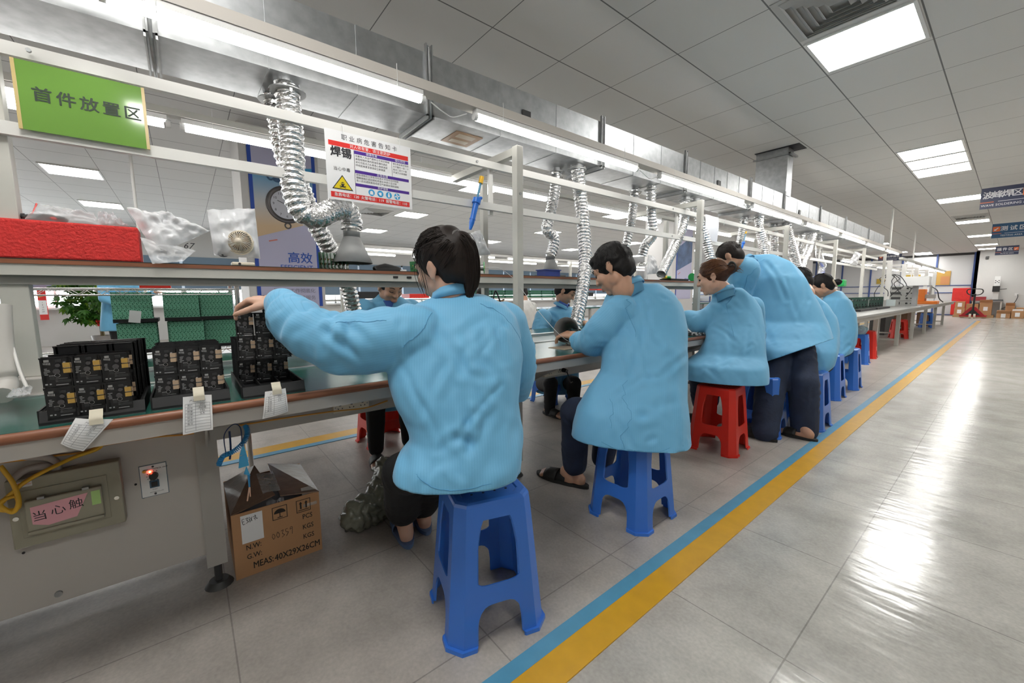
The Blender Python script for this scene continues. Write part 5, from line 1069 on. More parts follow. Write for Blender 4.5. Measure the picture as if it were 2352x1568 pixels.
# ---------------------------------------------------------------- black circuit boards in trays
pcb_k = mat('pcb_black', (.010, .010, .011), .38); silk = mat('silkscreen', (.42, .42, .42), .6); goldc = mat('connector_tan', (.52, .38, .26), .4, .3); goldy = mat('connector_gold', (.60, .38, .10), .35, .5); chip = mat('chip', (.03, .03, .032), .35); coil = mat('inductor', (.075, .07, .072), .45); tin = mat('tin', (.5, .5, .5), .3, .9)
PWd, PHt = .150, .150
def board_geo(gm=2, detail=True):
    q = MB(); rg = random.Random(4); t_ = .0016
    for i in range(3):
        for j in range(2):
            x, z = -.075 + i * .05, j * .075
            q.box((x + .001, -t_ / 2, z + .0045), (x + .049, t_ / 2, z + .073), 0)
    q.box((-.075, -t_ / 2, 0), (.075, t_ / 2, .0035), 0); q.box((-.075, -t_ / 2, .0728), (.075, t_ / 2, .0782), 0); q.box((-.075, -t_ / 2, .1465), (.075, t_ / 2, .15), 0)
    for i in range(3):
        for k in range(3): q.box((-.075 + i * .05 + .004 + k * .02, -t_ / 2, .0), (-.075 + i * .05 + .008 + k * .02, t_ / 2, .15), 0) if k != 1 else None
    if not detail: return q
    y = -t_ / 2
    def bx(x0, z0, x1, z1, h, mi): q.box((x0, y - h, z0), (x1, y, z1), mi)
    for i in range(3):
        for j in range(2):
            x, z = -.075 + i * .05, j * .075 + .004
            bx(x + .008, z + .061, x + .016, z + .066, .004, 4); bx(x + .026, z + .060, x + .036, z + .066, .004, 3)
            q.cyl((x + .029, y, z + .052), (x + .029, y - .005, z + .052), .0042, n=10, mi=5); q.cyl((x + .026, y, z + .038), (x + .026, y - .006, z + .038), .006, n=12, mi=5)
            q.cyl((x + .026, y, z + .0275), (x + .026, y - .0003, z + .0275), .0048, n=12, mi=1); q.cyl((x + .026, y, z + .0275), (x + .026, y - .0004, z + .0275), .004, n=12, mi=0)
            bx(x + .037, z + .033, x + .049, z + .043, .0055, gm); bx(x + .037, z + .046, x + .049, z + .057, .0055, gm); bx(x + .038, z + .057, x + .042, z + .0595, .003, 4)
            bx(x + .013, z + .018, x + .021, z + .026, .001, 3); bx(x + .026, z + .010, x + .047, z + .0165, .001, 3)
            for k in range(5): bx(x + .006 + k * .0024, z + .055 - k * .0004, x + .0075 + k * .0024, z + .059, .0003, 1)
            for k in range(5): bx(x + .005 + rg.random() * .002, z + .030 + k * .0035, x + .010 + rg.random() * .006, z + .0312 + k * .0035, .0003, 1)
            for k in range(4): bx(x + .013 + k * .0024, z + .027, x + .0145 + k * .0024, z + .0285, .0004, 4)
            bx(x + .022, z + .004, x + .042, z + .0055, .0003, 1); bx(x + .005, z + .006, x + .009, z + .009, .0003, 1); bx(x + .012, z + .006, x + .015, z + .009, .0003, 1)
            for k in range(3): bx(x + .022, z + .0125 + k * .0035, x + .036 + k * .003, z + .0130 + k * .0035, .0003, 1)
            for k in range(6): bx(x + .038 + k * .0018, z + .0435, x + .0392 + k * .0018, z + .0455, .0006, 4)
    return q
bmats = [pcb_k, silk, goldc, chip, tin, coil]
tray_m = mat('tray_black', (.012, .012, .013), .5)
def tray(label, cx, cy, lx, ly, rz):
    t = thing('board_tray', label, 'tray', (cx, cy, ZB), rz); L0 = Vector((cx, cy, ZB)); M_ = Matrix.Translation(L0) @ Matrix.Rotation(0, 4, 'Z')
    q = MB(); q.box((cx - lx / 2, cy - ly / 2, ZB + .002), (cx + lx / 2, cy + ly / 2, ZB + .007)); q.build('base', tray_m, t)
    for s_ in (-1, 1):
        q = MB(); a0, a1 = cx + s_ * lx / 2, cx + s_ * (lx / 2 - .004); q.add([(a0, cy - ly / 2, ZB), (a0, cy + ly / 2, ZB), (a0 - s_ * .012, cy + ly / 2, ZB + .032), (a0 - s_ * .012, cy - ly / 2, ZB + .032), (a1 - s_ * .014, cy - ly / 2, ZB), (a1 - s_ * .014, cy + ly / 2, ZB), (a1 - s_ * .016, cy + ly / 2, ZB + .032), (a1 - s_ * .016, cy - ly / 2, ZB + .032)], [(0, 1, 2, 3), (7, 6, 5, 4), (3, 2, 6, 7), (0, 3, 7, 4), (1, 5, 6, 2), (0, 4, 5, 1)]); q.build('end_wall', tray_m, t)
        q = MB(); q.box((cx - lx / 2 + .014, cy + s_ * ly / 2 - .004, ZB), (cx + lx / 2 - .014, cy + s_ * ly / 2, ZB + .034))
        for k in range(18): x = cx - lx / 2 + .02 + k * (lx - .04) / 17; q.box((x, cy + s_ * (ly / 2 - .004) - s_ * .004, ZB + .006), (x + .003, cy + s_ * (ly / 2 - .004), ZB + .034))
        q.build('side_wall', tray_m, t)
    for k in (-1, 1): q = MB(); q.box((cx - lx / 2 + .01, cy + k * ly / 6 - .0015, ZB + .006), (cx + lx / 2 - .01, cy + k * ly / 6 + .0015, ZB + .022)); q.build('divider', tray_m, t)
    return t
full = board_geo().build('tmp', bmats).data; bpy.data.objects.remove(bpy.data.objects['tmp'])
fully = board_geo(2).build('tmp', [pcb_k, silk, goldy, chip, tin, coil]).data; bpy.data.objects.remove(bpy.data.objects['tmp'])
plain = board_geo(2, False).build('tmp', bmats).data; bpy.data.objects.remove(bpy.data.objects['tmp'])
def board(me, x, y, z, rz, tilt, label, group):
    o = bpy.data.objects.new('circuit_board', me); COL.objects.link(o); o.location = (x, y, z); o.rotation_euler = (tilt, 0, rz); tag(o, label, 'circuit board', group); return o
tray('black board tray at the near left, full of upright black boards', -1.535, -.195, .25, .185, 0)
tray('middle black board tray, between the two other trays', -1.545, -.003, .27, .17, 0)
tray('nearly empty black board tray under the outstretched blue sleeve', -1.575, .195, .36, .165, 0)
rg = random.Random(12); RZ = math.pi / 2
names = ('left', 'middle', 'right')
for k, (xf, xb, cy, n, lean, grp, who) in enumerate(((-1.415, -1.64, -.2, 20, .13, 'black boards in the near left tray', 'near left tray'), (-1.428, -1.66, -.004, 20, -.10, 'black boards in the middle tray', 'middle tray'), (-1.60, -1.735, .19, 11, .05, 'black boards at the back of the right tray', 'tray under the sleeve'))):
    for i in range(n):
        x = lerp(xf, xb, i / (n - 1)) + rg.uniform(-.002, .002); up_ = (.02 if k == 0 and i > 6 else 0) + rg.uniform(0, .003)
        if k == 0 and 3 <= i <= 5: continue
        front = i == 0 or (k == 0 and i == 6)
        lab = ('front black circuit board of the %s, six small units facing out' if i == 0 else 'black circuit board standing in the stack of the %s') % who
        if k == 0 and i == 6: lab = 'taller standing black board right behind the gap in the near left tray'
        board(fully if (k == 0 and i == 0) else full if front or i < 3 else plain, x, cy + rg.uniform(-.003, .003) + (i * .0012 if k == 0 else 0), ZB + .009 + up_, RZ + rg.uniform(-.015, .015) + (.03 if k == 0 else .0), lean * .6 + rg.uniform(-.02, .02), lab, None if front else grp)
hb = board(full, *(-1.515,0.1907,0.8031), RZ - .05, -.03, 'black circuit board held up by the ponytailed person', None)
hb.location.z = .853
for k in range(12): board(full if k == 0 else plain, -2.36 - k * .012, .372 + k * .004, .912, RZ + .1 + rg.uniform(-.02, .02), rg.uniform(-.03, .03), 'black circuit board in the stack on the far side of the belt, below the shelf' if k else 'front black circuit board of the stack on the far side of the belt', None if k == 0 else 'black boards on the far side of the belt')
t = thing('board_tray', 'black tray block under the boards on the far side of the belt', 'tray', (-2.42, .38, ZB)); q = MB(); q.box((-2.52, .28, ZB), (-2.34, .48, ZB + .155)); q.build('block', tray_m, t)
# ---------------------------------------------------------------- taped paper slips
tape_m = mat('masking_tape', (.72, .66, .52), .7)
def slip(label, corners, seed, head):
    a, b_, c_, d_ = [Vector(c) for c in corners]; t = thing('paper_slip', label, 'paper', tuple((a + b_) / 2)); rg = random.Random(seed)
    ph = rg.uniform(0, 6)
    def P(u, v, off=0): return a.lerp(b_, u).lerp(d_.lerp(c_, u), v) + Vector((.012 * math.sin(v * 2.2 + ph * .2) * v + .004 * math.sin(u * 5 + ph) + off, 0, 0))
    q = MB(); q.grid(lambda u, v: P(u, v), 10, 12); q.build('sheet', paper, t)
    q = MB(); w_ = .0006
    for i in range(10):
        v = .2 + i * .082
        if v > .97: break
        for j in range(8): q.quad(P(.07 + j * .1075, v, w_), P(.07 + (j + 1) * .1075, v, w_), P(.07 + (j + 1) * .1075, v + .009, w_), P(.07 + j * .1075, v + .009, w_))
    for u in (.07, .42, .92):
        for j in range(8): q.quad(P(u, .2 + j * .0925, w_), P(u + .012, .2 + j * .0925, w_), P(u + .012, .2 + (j + 1) * .0925, w_), P(u, .2 + (j + 1) * .0925, w_))
    q.build('ruled_form', mat('form_line', (.30, .30, .31), .8), t)
    def tx(s_, u, v, k):
        vs, fs = text_geo(s_, 'CENTER', 0); hgt = (d_ - a).length; wid = (b_ - a).length
        q.add([P(u + x * k / wid, v - y * k / hgt, w_ * 1.5) for x, y in vs], fs)
    q = MB(); hgt = (d_ - a).length
    tx('产品标识单', .5, .13, hgt * .07)
    for i, w2 in enumerate(('客户', '机号', '数量', '日期', '姓名', '状态', '备注')): tx(w2, .24, .245 + i * .082 * 1.0, hgt * .058)
    for i, w2 in enumerate(head): tx(w2, .66, .245 + i * .082, hgt * .07)
    q.build('lettering', mat('grey_ink', (.12, .12, .13), .8), t)
    m0 = a.lerp(b_, .55); q = MB(); dn = Vector((0, .0, -1)); q.grid(lambda u, v: m0 + Vector((.0022 + (.006 if v > .45 else -.012 * (0.45 - v) / .45), (u - .5) * .024, .022 - v * .034)), 2, 6); q.build('tape', tape_m, t)
slip('crooked form slip taped to the bench edge below the near left tray', ((-1.366,-0.2217,0.7717), (-1.366,-0.1591,0.7558), (-1.366,-0.2171,0.6874), (-1.366,-0.2512,0.7151)), 2, ('3852', 'AU-B', '15x', '5.A'))
slip('upright form slip taped to the bench edge below the middle tray', ((-1.366,-0.0235,0.7902), (-1.366,0.0377,0.7862), (-1.366,0.0335,0.6894), (-1.366,-0.0312,0.6903)), 4, ('25V', 'AU-B', '15x', '5.A'))
slip('curled form slip taped to the bench edge below the nearly empty tray', ((-1.366,0.164,0.7735), (-1.366,0.2178,0.7772), (-1.366,0.2202,0.7034), (-1.366,0.152,0.6926)), 6, ('25V', '15x', '5.A'))
# ---------------------------------------------------------------- cabinet fittings
olive = mat('olive_box', (.33, .31, .235), .45, noise_amt=.08)
X0 = -1.745
y0, y1, z0, z1 = -.425, -.197, .352, .552
t = thing('switch_box', 'olive metal switch box with a pink sticker on the front of the cabinet', 'switch box', (X0 + .02, (y0 + y1) / 2, z0))
q = MB(); q.box((X0 + .004, y0, z0), (X0 + .045, y1, z1)); q.build('housing', olive, t, bevel=.003)
q = MB(); q.box((X0 + .045, y0 + .02, z0 + .028), (X0 + .0475, y1 - .03, z1 - .035)); q.build('cover_plate', olive, t, bevel=.002)
q = MB(); q.box((X0 + .0475, y0 + .033, z0 + .048), (X0 + .062, y1 - .042, z1 - .062)); q.build('flap', olive, t, bevel=.003)
q = MB(); q.box((X0 + .0475, y0 + .033, z0 + .040), (X0 + .068, y1 - .042, z0 + .05)); q.build('flap_lip', olive, t, bevel=.002)
for yy in (y0 + .065, y1 - .075): q = MB(); q.box((X0 + .05, yy - .007, z1 - .063), (X0 + .064, yy + .007, z1 - .056)); q.build('hinge', galv_dull, t)
for yy, zz in ((y0 + .012, z0 + .09), (y1 - .014, z0 + .085)): q = MB(); q.cyl((X0 + .045, yy, zz), (X0 + .049, yy, zz), .006, n=10); q.build('screw', chrome, t)
pink = mat('pink_sticker', (.72, .36, .40), .6); Mx = frame((X0 + .0628, -.33, z0 + .093), (0, 1, 0), (0, 0, 1))
q = MB(); q.ngon([Mx @ Vector(v) for v in ((-.052, .026, 0), (.062, .034, 0), (.035, -.030, 0), (-.022, -.036, 0), (-.051, -.024, 0))]); q.build('pink_sticker', pink, t)
q = MB()
for i, chh in enumerate('当心触'): q.text(chh, .031, frame((X0 + .0632, -.366 + i * .036, z0 + .088 + i * .006), (0, 1, .05), (0, -.05, 1)), bold=.0)
q.build('sticker_lettering', ink, t)
q = MB(); q.box((X0 + .0622, -.262, z0 + .085), (X0 + .0626, -.243, z0 + .128)); q.build('green_sticker', mat('green_sticker', (.40, .62, .22), .6), t)
q = MB(); q.box((X0 + .045, y0 + .014, z1 - .024), (X0 + .0456, y0 + .05, z1 - .008)); q.build('maker_plate', white, t)
q = MB(); q.text('ANDIYTAIWAN', .0045, frame((X0 + .0462, y0 + .032, z1 - .017), (0, 1, 0), (0, 0, 1)), shear=.2); q.ngon([(X0 + .0462, y0 + .02, z1 - .012), (X0 + .0462, y0 + .034, z1 - .014), (X0 + .0462, y0 + .03, z1 - .010)]); q.build('plate_lettering', p_red, t)
y0, y1, z0, z1 = -.157, -.092, .400, .505
t = thing('speed_controller', 'white speed control plate with a dark knob and a red light on the cabinet', 'controller', (X0 + .003, (y0 + y1) / 2, z0))
q = MB(); q.box((X0, y0 - .002, z0 - .002), (X0 + .002, y1 + .002, z1 + .002)); q.build('rim', mat('steel_blue', (.12, .18, .22), .4), t)
q = MB(); q.box((X0 + .002, y0, z0), (X0 + .003, y1, z1)); q.build('plate', white, t)
ym = (y0 + y1) / 2; q = MB(); q.cyl((X0 + .003, ym, z0 + .068), (X0 + .016, ym, z0 + .068), .0125, .011, n=20); q.build('knob', black, t)
q = MB(); q.cyl((X0 + .003, ym - .008, z0 + .083), (X0 + .006, ym - .008, z0 + .083), .0028, n=10); q.build('pilot_light', mat('red_led', (1, .1, .05), .3, emit=(1, .08, .03, 12)), t)
q = MB(); q.box((X0 + .003, ym - .012, z0 + .028), (X0 + .006, ym + .012, z0 + .052)); q.build('switch_frame', mat('switch_blue', (.04, .10, .16), .35), t)
q = MB(); q.box((X0 + .006, ym - .008, z0 + .032), (X0 + .009, ym + .008, z0 + .048)); q.build('rocker', black, t, bevel=.001)
for zz in (z0 + .006, z1 - .006): q = MB(); q.cyl((X0 + .003, ym, zz), (X0 + .005, ym, zz), .0032, n=10); q.build('screw', dark, t)
q = MB(); q.text('SPEEDCONTROL UNIT', .0062, frame((X0 + .0034, ym + .006, z1 - .014), (0, 1, 0), (0, 0, 1)), bold=.01); q.text('START', .0045, frame((X0 + .0034, ym, z0 + .021), (0, 1, 0), (0, 0, 1))); q.text('MOTOR CO.,LTD', .0045, frame((X0 + .0034, ym + .004, z0 + .012), (0, 1, 0), (0, 0, 1)))
for k in range(9): a = math.radians(-30 + k * 30); q.box((-.0008, .015, 0), (.0008, .0185, .0002), M=frame((X0 + .0034, ym, z0 + .068), (0, math.cos(a), math.sin(a)), (0, -math.sin(a), math.cos(a))))
q.build('lettering', ink, t)
q = MB(); q.lathe([(0, 0), (.0055, 0)], 14, frame((X0 + .0034, y0 + .011, z1 - .018), (0, 1, 0), (0, 0, 1))); q.build('round_mark', mat('mark_orange', (.75, .42, .05), .5), t)
# pale conduits into the switch box, yellow cables
cond = mat('conduit', (.42, .38, .35), .6)
for i, P_ in enumerate(([(-1.7,-0.4114,0.6388), (-1.7,-0.3786,0.614), (-1.715,-0.3462,0.5981), (-1.725,-0.3305,0.5748), (-1.728,-0.329,0.5494)], [(-1.69,-0.4118,0.5552), (-1.7,-0.3821,0.5769), (-1.71,-0.3516,0.5751), (-1.725,-0.3345,0.56), (-1.728,-0.3346,0.5456)])):
    q = MB(); q.tube(smoothpath(P_), .0095, n=10); tag(q.build('conduit', cond), ('upper' if i == 0 else 'lower') + ' pale flexible conduit entering the top of the olive switch box', 'conduit')
ycab = mat('yellow_cable', (.72, .42, .03), .45); ocab = mat('orange_wire', (.70, .33, .05), .5)
q = MB(); q.tube(smoothpath([(-1.7,-0.4256,0.6092), (-1.71,-0.3817,0.6028), (-1.73,-0.3279,0.5938), (-1.735,-0.2757,0.5895), (-1.735,-0.228,0.5996), (-1.735,-0.1167,0.5989), (-1.735,-0.0284,0.5891), (-1.735,0.0561,0.5906), (-1.6,0.1232,0.6244), (-1.6,0.2265,0.6232), (-1.595,0.3997,0.6182), (-1.595,0.5311,0.6093), (-1.6,0.6235,0.621)]), .0028, n=6); tag(q.build('wire', ocab), 'thin orange wire running along the cabinet top and the cable channel', 'wire')
q = MB(); q.tube(smoothpath([(-1.733,-0.2303,0.6147), (-1.73,-0.2422,0.5935), (-1.72,-0.2923,0.5822), (-1.69,-0.3404,0.5683), (-1.68,-0.3807,0.5493), (-1.68,-0.4046,0.5278), (-1.68,-0.4249,0.5071), (-1.68,-0.4365,0.4887), (-1.68,-0.4186,0.4773), (-1.68,-0.4014,0.48), (-1.68,-0.4015,0.5117), (-1.675,-0.4203,0.5125), (-1.675,-0.4306,0.4987), (-1.675,-0.4104,0.4715), (-1.67,-0.3965,0.5015), (-1.67,-0.4016,0.5532), (-1.67,-0.412,0.5872), (-1.67,-0.419,0.6075)]), .0055, n=8); tag(q.build('cable', ycab), 'yellow cable coiled at the left edge beside the switch box', 'cable')
q = MB(); q.cyl((X0, -.272, .607), (X0 + .01, -.272, .607), .009, n=12); tag(q.build('cable_clip', galv_dull), 'small round clip where the yellow cables meet under the bench', 'clip')
# socket strips
def socket(label, y0, y1, z, x, n=3, plug=False):
    t = thing('socket_strip', label, 'socket', (x, (y0 + y1) / 2, z)); q = MB(); q.box((x, y0, z - .022), (x + .02, y1, z + .022)); q.build('housing', mat('socket_cream', (.66, .60, .48), .45), t, bevel=.003)
    q = MB()
    for i in range(n):
        y = lerp(y0, y1, (i + .6) / (n + .2))
        q.box((x + .02, y - .004, z + .004), (x + .0208, y + .004, z + .008)); q.box((x + .02, y - .001, z + .006), (x + .0208, y + .001, z + .014))
        for s_ in (-1, 1): q.bar((x + .0204, y + s_ * .006, z - .008), (x + .0204, y + s_ * .009, z - .004), .003, .001, side=(1, 0, 0))
    q.build('socket_hole', ink, t)
    q = MB()
    for yy in (y0 + .008, y1 - .008): q.cyl((x + .02, yy, z), (x + .021, yy, z), .003, n=8)
    q.build('screw', galv_dull, t)
    if plug:
        q = MB(); y = y1 - .018; q.cyl((x + .02, y, z + .002), (x + .05, y, z), .014, .010, n=14); q.tube(smoothpath([(x + .048, y, z - .002), (x + .06, y + .004, z - .03), (x + .05, y + .03, z - .07), (x + .03, y + .07, z - .075)]), .003, n=6); q.build('plug', black, t)
a, b_ = Vector((-1.613,0.4083,0.6298)), Vector((-1.613,0.5453,0.6282)); socket('cream socket strip on the cable channel, left of the ponytailed person', a.y, b_.y, (a.z + b_.z) / 2, -1.614)
a, b_ = Vector((-1.6,1.512,0.6206)), Vector((-1.6,1.6779,0.6249)); socket('cream socket strip with a black plug, left of the seated man', a.y, b_.y, (a.z + b_.z) / 2, -1.612, 2, True)
# blue wrist strap with coiled lead
bl = mat('strap_blue', (.03, .28, .62), .4)
P0 = smoothpath([(-1.6,0.1268,0.6236), (-1.59,0.1304,0.5996), (-1.58,0.1175,0.5705), (-1.57,0.0851,0.5485), (-1.57,0.0576,0.5395), (-1.57,0.0442,0.5137)], 10); co_ = []
for i in range(len(P0) - 1):
    for k in range(7):
        p = P0[i].lerp(P0[i + 1], k / 7); t_ = (P0[i + 1] - P0[i]).normalized(); u = t_.orthogonal().normalized(); v = t_.cross(u); an = (i * 7 + k) * 2 * math.pi / 9; co_.append(p + (u * math.cos(an) + v * math.sin(an)) * .007)
t = thing('wrist_strap', 'blue wrist strap with a coiled lead hanging under the bench beside the carton', 'wrist strap', tuple(P0[0]))
q = MB(); q.tube(co_, .0018, n=5); q.build('coiled_lead', bl, t)
q = MB(); q.tube(smoothpath([(-1.57,0.0667,0.5371), (-1.58,0.0664,0.6048), (-1.6,0.0932,0.6307), (-1.59,0.1121,0.6187), (-1.575,0.1119,0.5658), (-1.57,0.1123,0.5446)]), .0016, n=5); q.tube(smoothpath([(-1.6,0.0822,0.6107), (-1.59,0.081,0.554), (-1.58,0.0756,0.5211)]), .003, n=6); q.build('strap_cord', mat('strap_navy', (.02, .05, .16), .5), t)
q = MB(); q.add([(-1.57,0.1015,0.5278), (-1.57,0.1212,0.5317), (-1.57,0.1258,0.4909), (-1.57,0.0964,0.4886)], [(0, 1, 2, 3)]); q.add([(-1.57,0.111,0.5599), (-1.57,0.117,0.5584), (-1.57,0.1212,0.5317), (-1.57,0.1017,0.5308)], [(0, 1, 2, 3)]); q.add([(-1.57,0.1183,0.49), (-1.57,0.127,0.4538), (-1.57,0.1093,0.4652)], [(0, 1, 2)]); q.build('strap_tab', mat('strap_light_blue', (.06, .42, .75), .4), t, solid=.005)
q = MB(); q.cyl((-1.57,0.1223,0.4583), (-1.57,0.1219,0.4153), .0035, .0025, n=8, mi=0); q.bar((-1.57,0.1219,0.4153), (-1.57,0.1125,0.3689), .004, .004, 1); q.bar((-1.568,0.1229,0.4157), (-1.568,0.1219,0.3821), .003, .003, 1); q.build('clip', [bl, mat('clip_pink', (.62, .40, .30), .35, .5)], t)
# ---------------------------------------------------------------- carton under the bench
X1, y0, y1, zt, xb = -1.738, .070, .370, .255, -2.10
t = thing('carton', 'open brown carton with black print and clear tape beside the cabinet foot', 'carton', ((X1 + xb) / 2, (y0 + y1) / 2, 0))
def boxside(nm, a, b_, m_): q = MB(); q.box(a, b_); q.build(nm, m_, t)
boxside('front_panel', (X1 - .004, y0, 0), (X1, y1, zt), card); boxside('back_panel', (xb, y0, 0), (xb + .004, y1, zt), card); boxside('left_panel', (xb + .004, y0, 0), (X1 - .004, y0 + .004, zt), card); boxside('right_panel', (xb + .004, y1 - .004, 0), (X1 - .004, y1, zt), card); boxside('bottom_panel', (xb + .004, y0 + .004, .0), (X1 - .004, y1 - .004, .004), card_d)
flap_m = mat('carton_flap', (.20, .115, .07), .28, noise_amt=.35, noise_scale=14, coat=.6, bump=.3, bump_scale=18)
q = MB(); q.add([(X1, y0, zt), (xb + .02, y0, zt), (xb + .04, y0 + .115, zt + .055), (X1 - .04, y0 + .150, zt + .018)], [(0, 1, 2, 3)]); q.build('left_flap', flap_m, t, solid=.004)
q = MB(); q.add([(X1 + .004, y1, zt), (xb + .02, y1, zt), (xb + .03, y1 - .135, zt + .045), (X1 - .02, y1 - .135, zt + .016)], [(0, 3, 2, 1)]); q.build('right_flap', flap_m, t, solid=.004)
clear_t = mat('clear_tape', (.75, .72, .68), .12, alpha=.38, coat=.5, bump=.4, bump_scale=60)
q = MB(); q.grid(lambda u, v: Vector((lerp(X1 + .001, X1 - .03, v ** 2), lerp(y1 - .01, y1 - .06, u), lerp(zt - .05, zt + .02, v))), 4, 6); q.grid(lambda u, v: Vector((lerp(X1 - .05, X1 - .22, v), lerp(y0 + .11, y0 + .17, u), zt + .03 + .02 * v + .004 * math.sin(v * 20 + u * 5))), 4, 10); q.build('clear_tape', clear_t, t)
q = MB(); q.box((xb + .03, y0 + .01, .03), (X1 - .02, y1 - .01, zt - .05), 0); q.build('carton_contents', mat('dark_contents', (.05, .05, .06), .6), t)
q = MB(); q.grid(lambda u, v: Vector((X1 - .03 - .05 * u, y0 + .12 + .06 * v, zt - .02 + .03 * noise.noise((u * 4, v * 4, 1)))), 6, 6); q.build('plastic_scrap', mat('plastic_scrap', (.5, .5, .52), .2, alpha=.6), t)
def BF(u, v): return frame((X1 + .0008, lerp(y0, y1, u), lerp(zt, 0, v)), (0, 1, 0), (0, 0, 1))
q = MB(); cw = y1 - y0
q.text('MEAS:', .036, BF(.30, .86), bold=.01, squash=.72); q.text('40X29X26CM', .036, BF(.70, .865), bold=.01, squash=.78)
for s_, v in (('N.W:', .555), ('G.W:', .70)): q.text(s_, .028, BF(.21, v), bold=.008, squash=.8)
for s_, v in (('PCS', .35), ('KGS', .52), ('KGS', .68)): q.text(s_, .028, BF(.84, v), bold=.008, squash=.8)
for u in (.52, .80):
    for (a, b_, c_, d_) in ((-.026, -.026, .026, -.0235), (-.026, .0235, .026, .026), (-.026, -.026, -.0235, .026), (.0235, -.026, .026, .026)): q.box((a, b_, 0), (c_, d_, .0002), M=BF(u, .16))
M_ = BF(.52, .16); q.ngon([M_ @ Vector((.020 * math.cos(a), -.002 + .018 * math.sin(a), .0002)) for a in [math.pi * i / 12 for i in range(13)]]); q.box((-.0015, -.018, 0), (.0015, .0, .0002), M=M_); q.box((-.009, -.020, 0), (.009, -.017, .0002), M=M_)
M_ = BF(.80, .16)
for s_ in (-1, 1): q.box((s_ * .010 - .003, -.012, 0), (s_ * .010 + .003, .010, .0002), M=M_); q.ngon([M_ @ Vector(v) for v in ((s_ * .010 - .006, .009, .0002), (s_ * .010 + .006, .009, .0002), (s_ * .010, .019, .0002))])
q.box((-.020, -.019, 0), (.020, -.016, .0002), M=M_); q.build('print', mat('carton_ink', (.025, .018, .015), .7), t)
q = MB(); q.box((X1 + .0002, y0 + .028, zt - .122), (X1 + .0007, y0 + .098, zt - .012)); q.build('paper_label', paper, t)
q = MB()
for k, pts in enumerate((((0, 0), (-.3, .0), (-.34, .9), (0, .9)), ((-.3, .45), (-.05, .5)), ((.15, .85), (.5, .9), (.3, .55), (.5, .2), (.15, 0)), ((.75, .95), (.65, .5), (.72, .45), (.70, 0)), ((.85, .75), (1.05, .1)), ((1.1, .8), (.85, .1)), ((1.25, .7), (1.7, .75)), ((1.3, .4), (1.6, .45)), ((1.45, .4), (1.45, .05)), ((1.55, 1.0), (1.7, .2), (1.85, .25)))):
    M_ = frame((X1 + .0012, y0 + .042, zt - .045), (0, 1, .1), (0, -.1, 1)); q.tube(smoothpath([M_ @ Vector((x * .022, y * .022, 0)) for x, y in pts], 4), .0009, n=4)
for k, pts in enumerate((((0, .5), (.15, .9), (.35, .5), (.15, .1), (0, .5)), ((.55, .5), (.7, .95), (.9, .5), (.7, .1), (.55, .5)), ((1.15, .9), (1.45, .95), (1.25, .5), (1.5, .2), (1.15, -.05)), ((2.0, .95), (1.7, .9), (1.75, .5), (2.0, .4), (1.7, -.1)), ((2.5, .75), (2.25, .7), (2.35, 1.0), (2.55, .9), (2.45, -.1)))):
    M_ = frame((X1 + .0012, y0 + .125, zt - .145), (0, 1, .06), (0, -.06, 1)); q.tube(smoothpath([M_ @ Vector((x * .028, y * .028, 0)) for x, y in pts], 4), .0007, n=4)
q.build('handwriting', ink, t)
# crumpled bag on the floor
q = MB(); c = Vector((-1.8209,0.5934,0.07))
for a in ((-1.8,0.5263,0.0607,0.0554), (-1.84,0.5991,0.049,0.0743), (-1.88,0.6776,0.0494,0.0774), (-1.98,0.7528,0.0908,0.0684), (-2.05,0.7707,0.1333,0.0516)): q.ell(a[:3], a[3])
chain(q, [(-1.79,0.5419,0.0489,0.0476), (-1.83,0.6054,0.0402,0.0701), (-1.9,0.6968,0.0576,0.0741), (-2.03,0.7739,0.1148,0.056)]); me = skin(q, .009, 4)
v_, n_ = get_v(me); rng = np.random.RandomState(5)
for _ in range(9): k = rng.randn(3) * 45; v_ = v_ + n_ * ((np.abs(np.sin(v_ @ k + rng.rand() * 6)) - .5) * .0075)[:, None]
v_[:, 2] = np.maximum(v_[:, 2], .002); set_v(me, v_); me.materials.append(mat('grey_green_plastic', (.22, .22, .17), .18, noise_amt=.25, noise_scale=16, bump=.5, bump_scale=30)); tag(link('plastic_bag', me), 'crumpled grey green plastic bag on the floor by the black trousers', 'bag')

# ---------------------------------------------------------------- things on the bench shelf, left to right
film = mat('clear_film', (.82, .83, .85), .18, alpha=.34, coat=.4, bump=.5, bump_scale=26)
film_w = mat('milky_film', (.84, .85, .87), .25, alpha=.74, coat=.3, bump=.4, bump_scale=22)
def bag(label, corners, bulge, seed, m_, n=18, amp=.010, extra=None):
    a, b_, c_, d_ = [Vector(c) for c in corners]; nn = (b_ - a).cross(d_ - a).normalized(); rg = random.Random(seed); o = rg.random() * 50
    def P(u, v, s_):
        p = a.lerp(b_, u).lerp(d_.lerp(c_, u), v); e = min(u, 1 - u, v, 1 - v) * 4; e = min(1, e)
        w_ = noise.noise((u * 5 + o, v * 5, s_ * 3)) + .6 * noise.noise((u * 11 + o, v * 9, 2))
        return p + nn * (s_ * bulge * e ** .6 + amp * w_ * (.5 + e)) + (d_ - a) * (.03 * noise.noise((u * 6 + o, 7, 0)) if v < .02 else 0)
    q = MB(); q.grid(lambda u, v: P(u, v, 1), n, n); q.grid(lambda u, v: P(u, v, -1), n, n)
    t = thing('plastic_bag', label, 'bag', tuple((d_ + c_) / 2)); q.build('film', m_, t); return t
foam = mat('red_foam', (.74, .035, .03), .75, noise_amt=.18, noise_scale=45, bump=.5, bump_scale=120)
a, b_ = Vector((-1.89,-0.4141,1.1756)), Vector((-1.89,-0.1051,1.189))
t = thing('foam_block', 'long block of red packing foam on the left end of the shelf', 'foam block', (-1.95, -.62, ZSH))
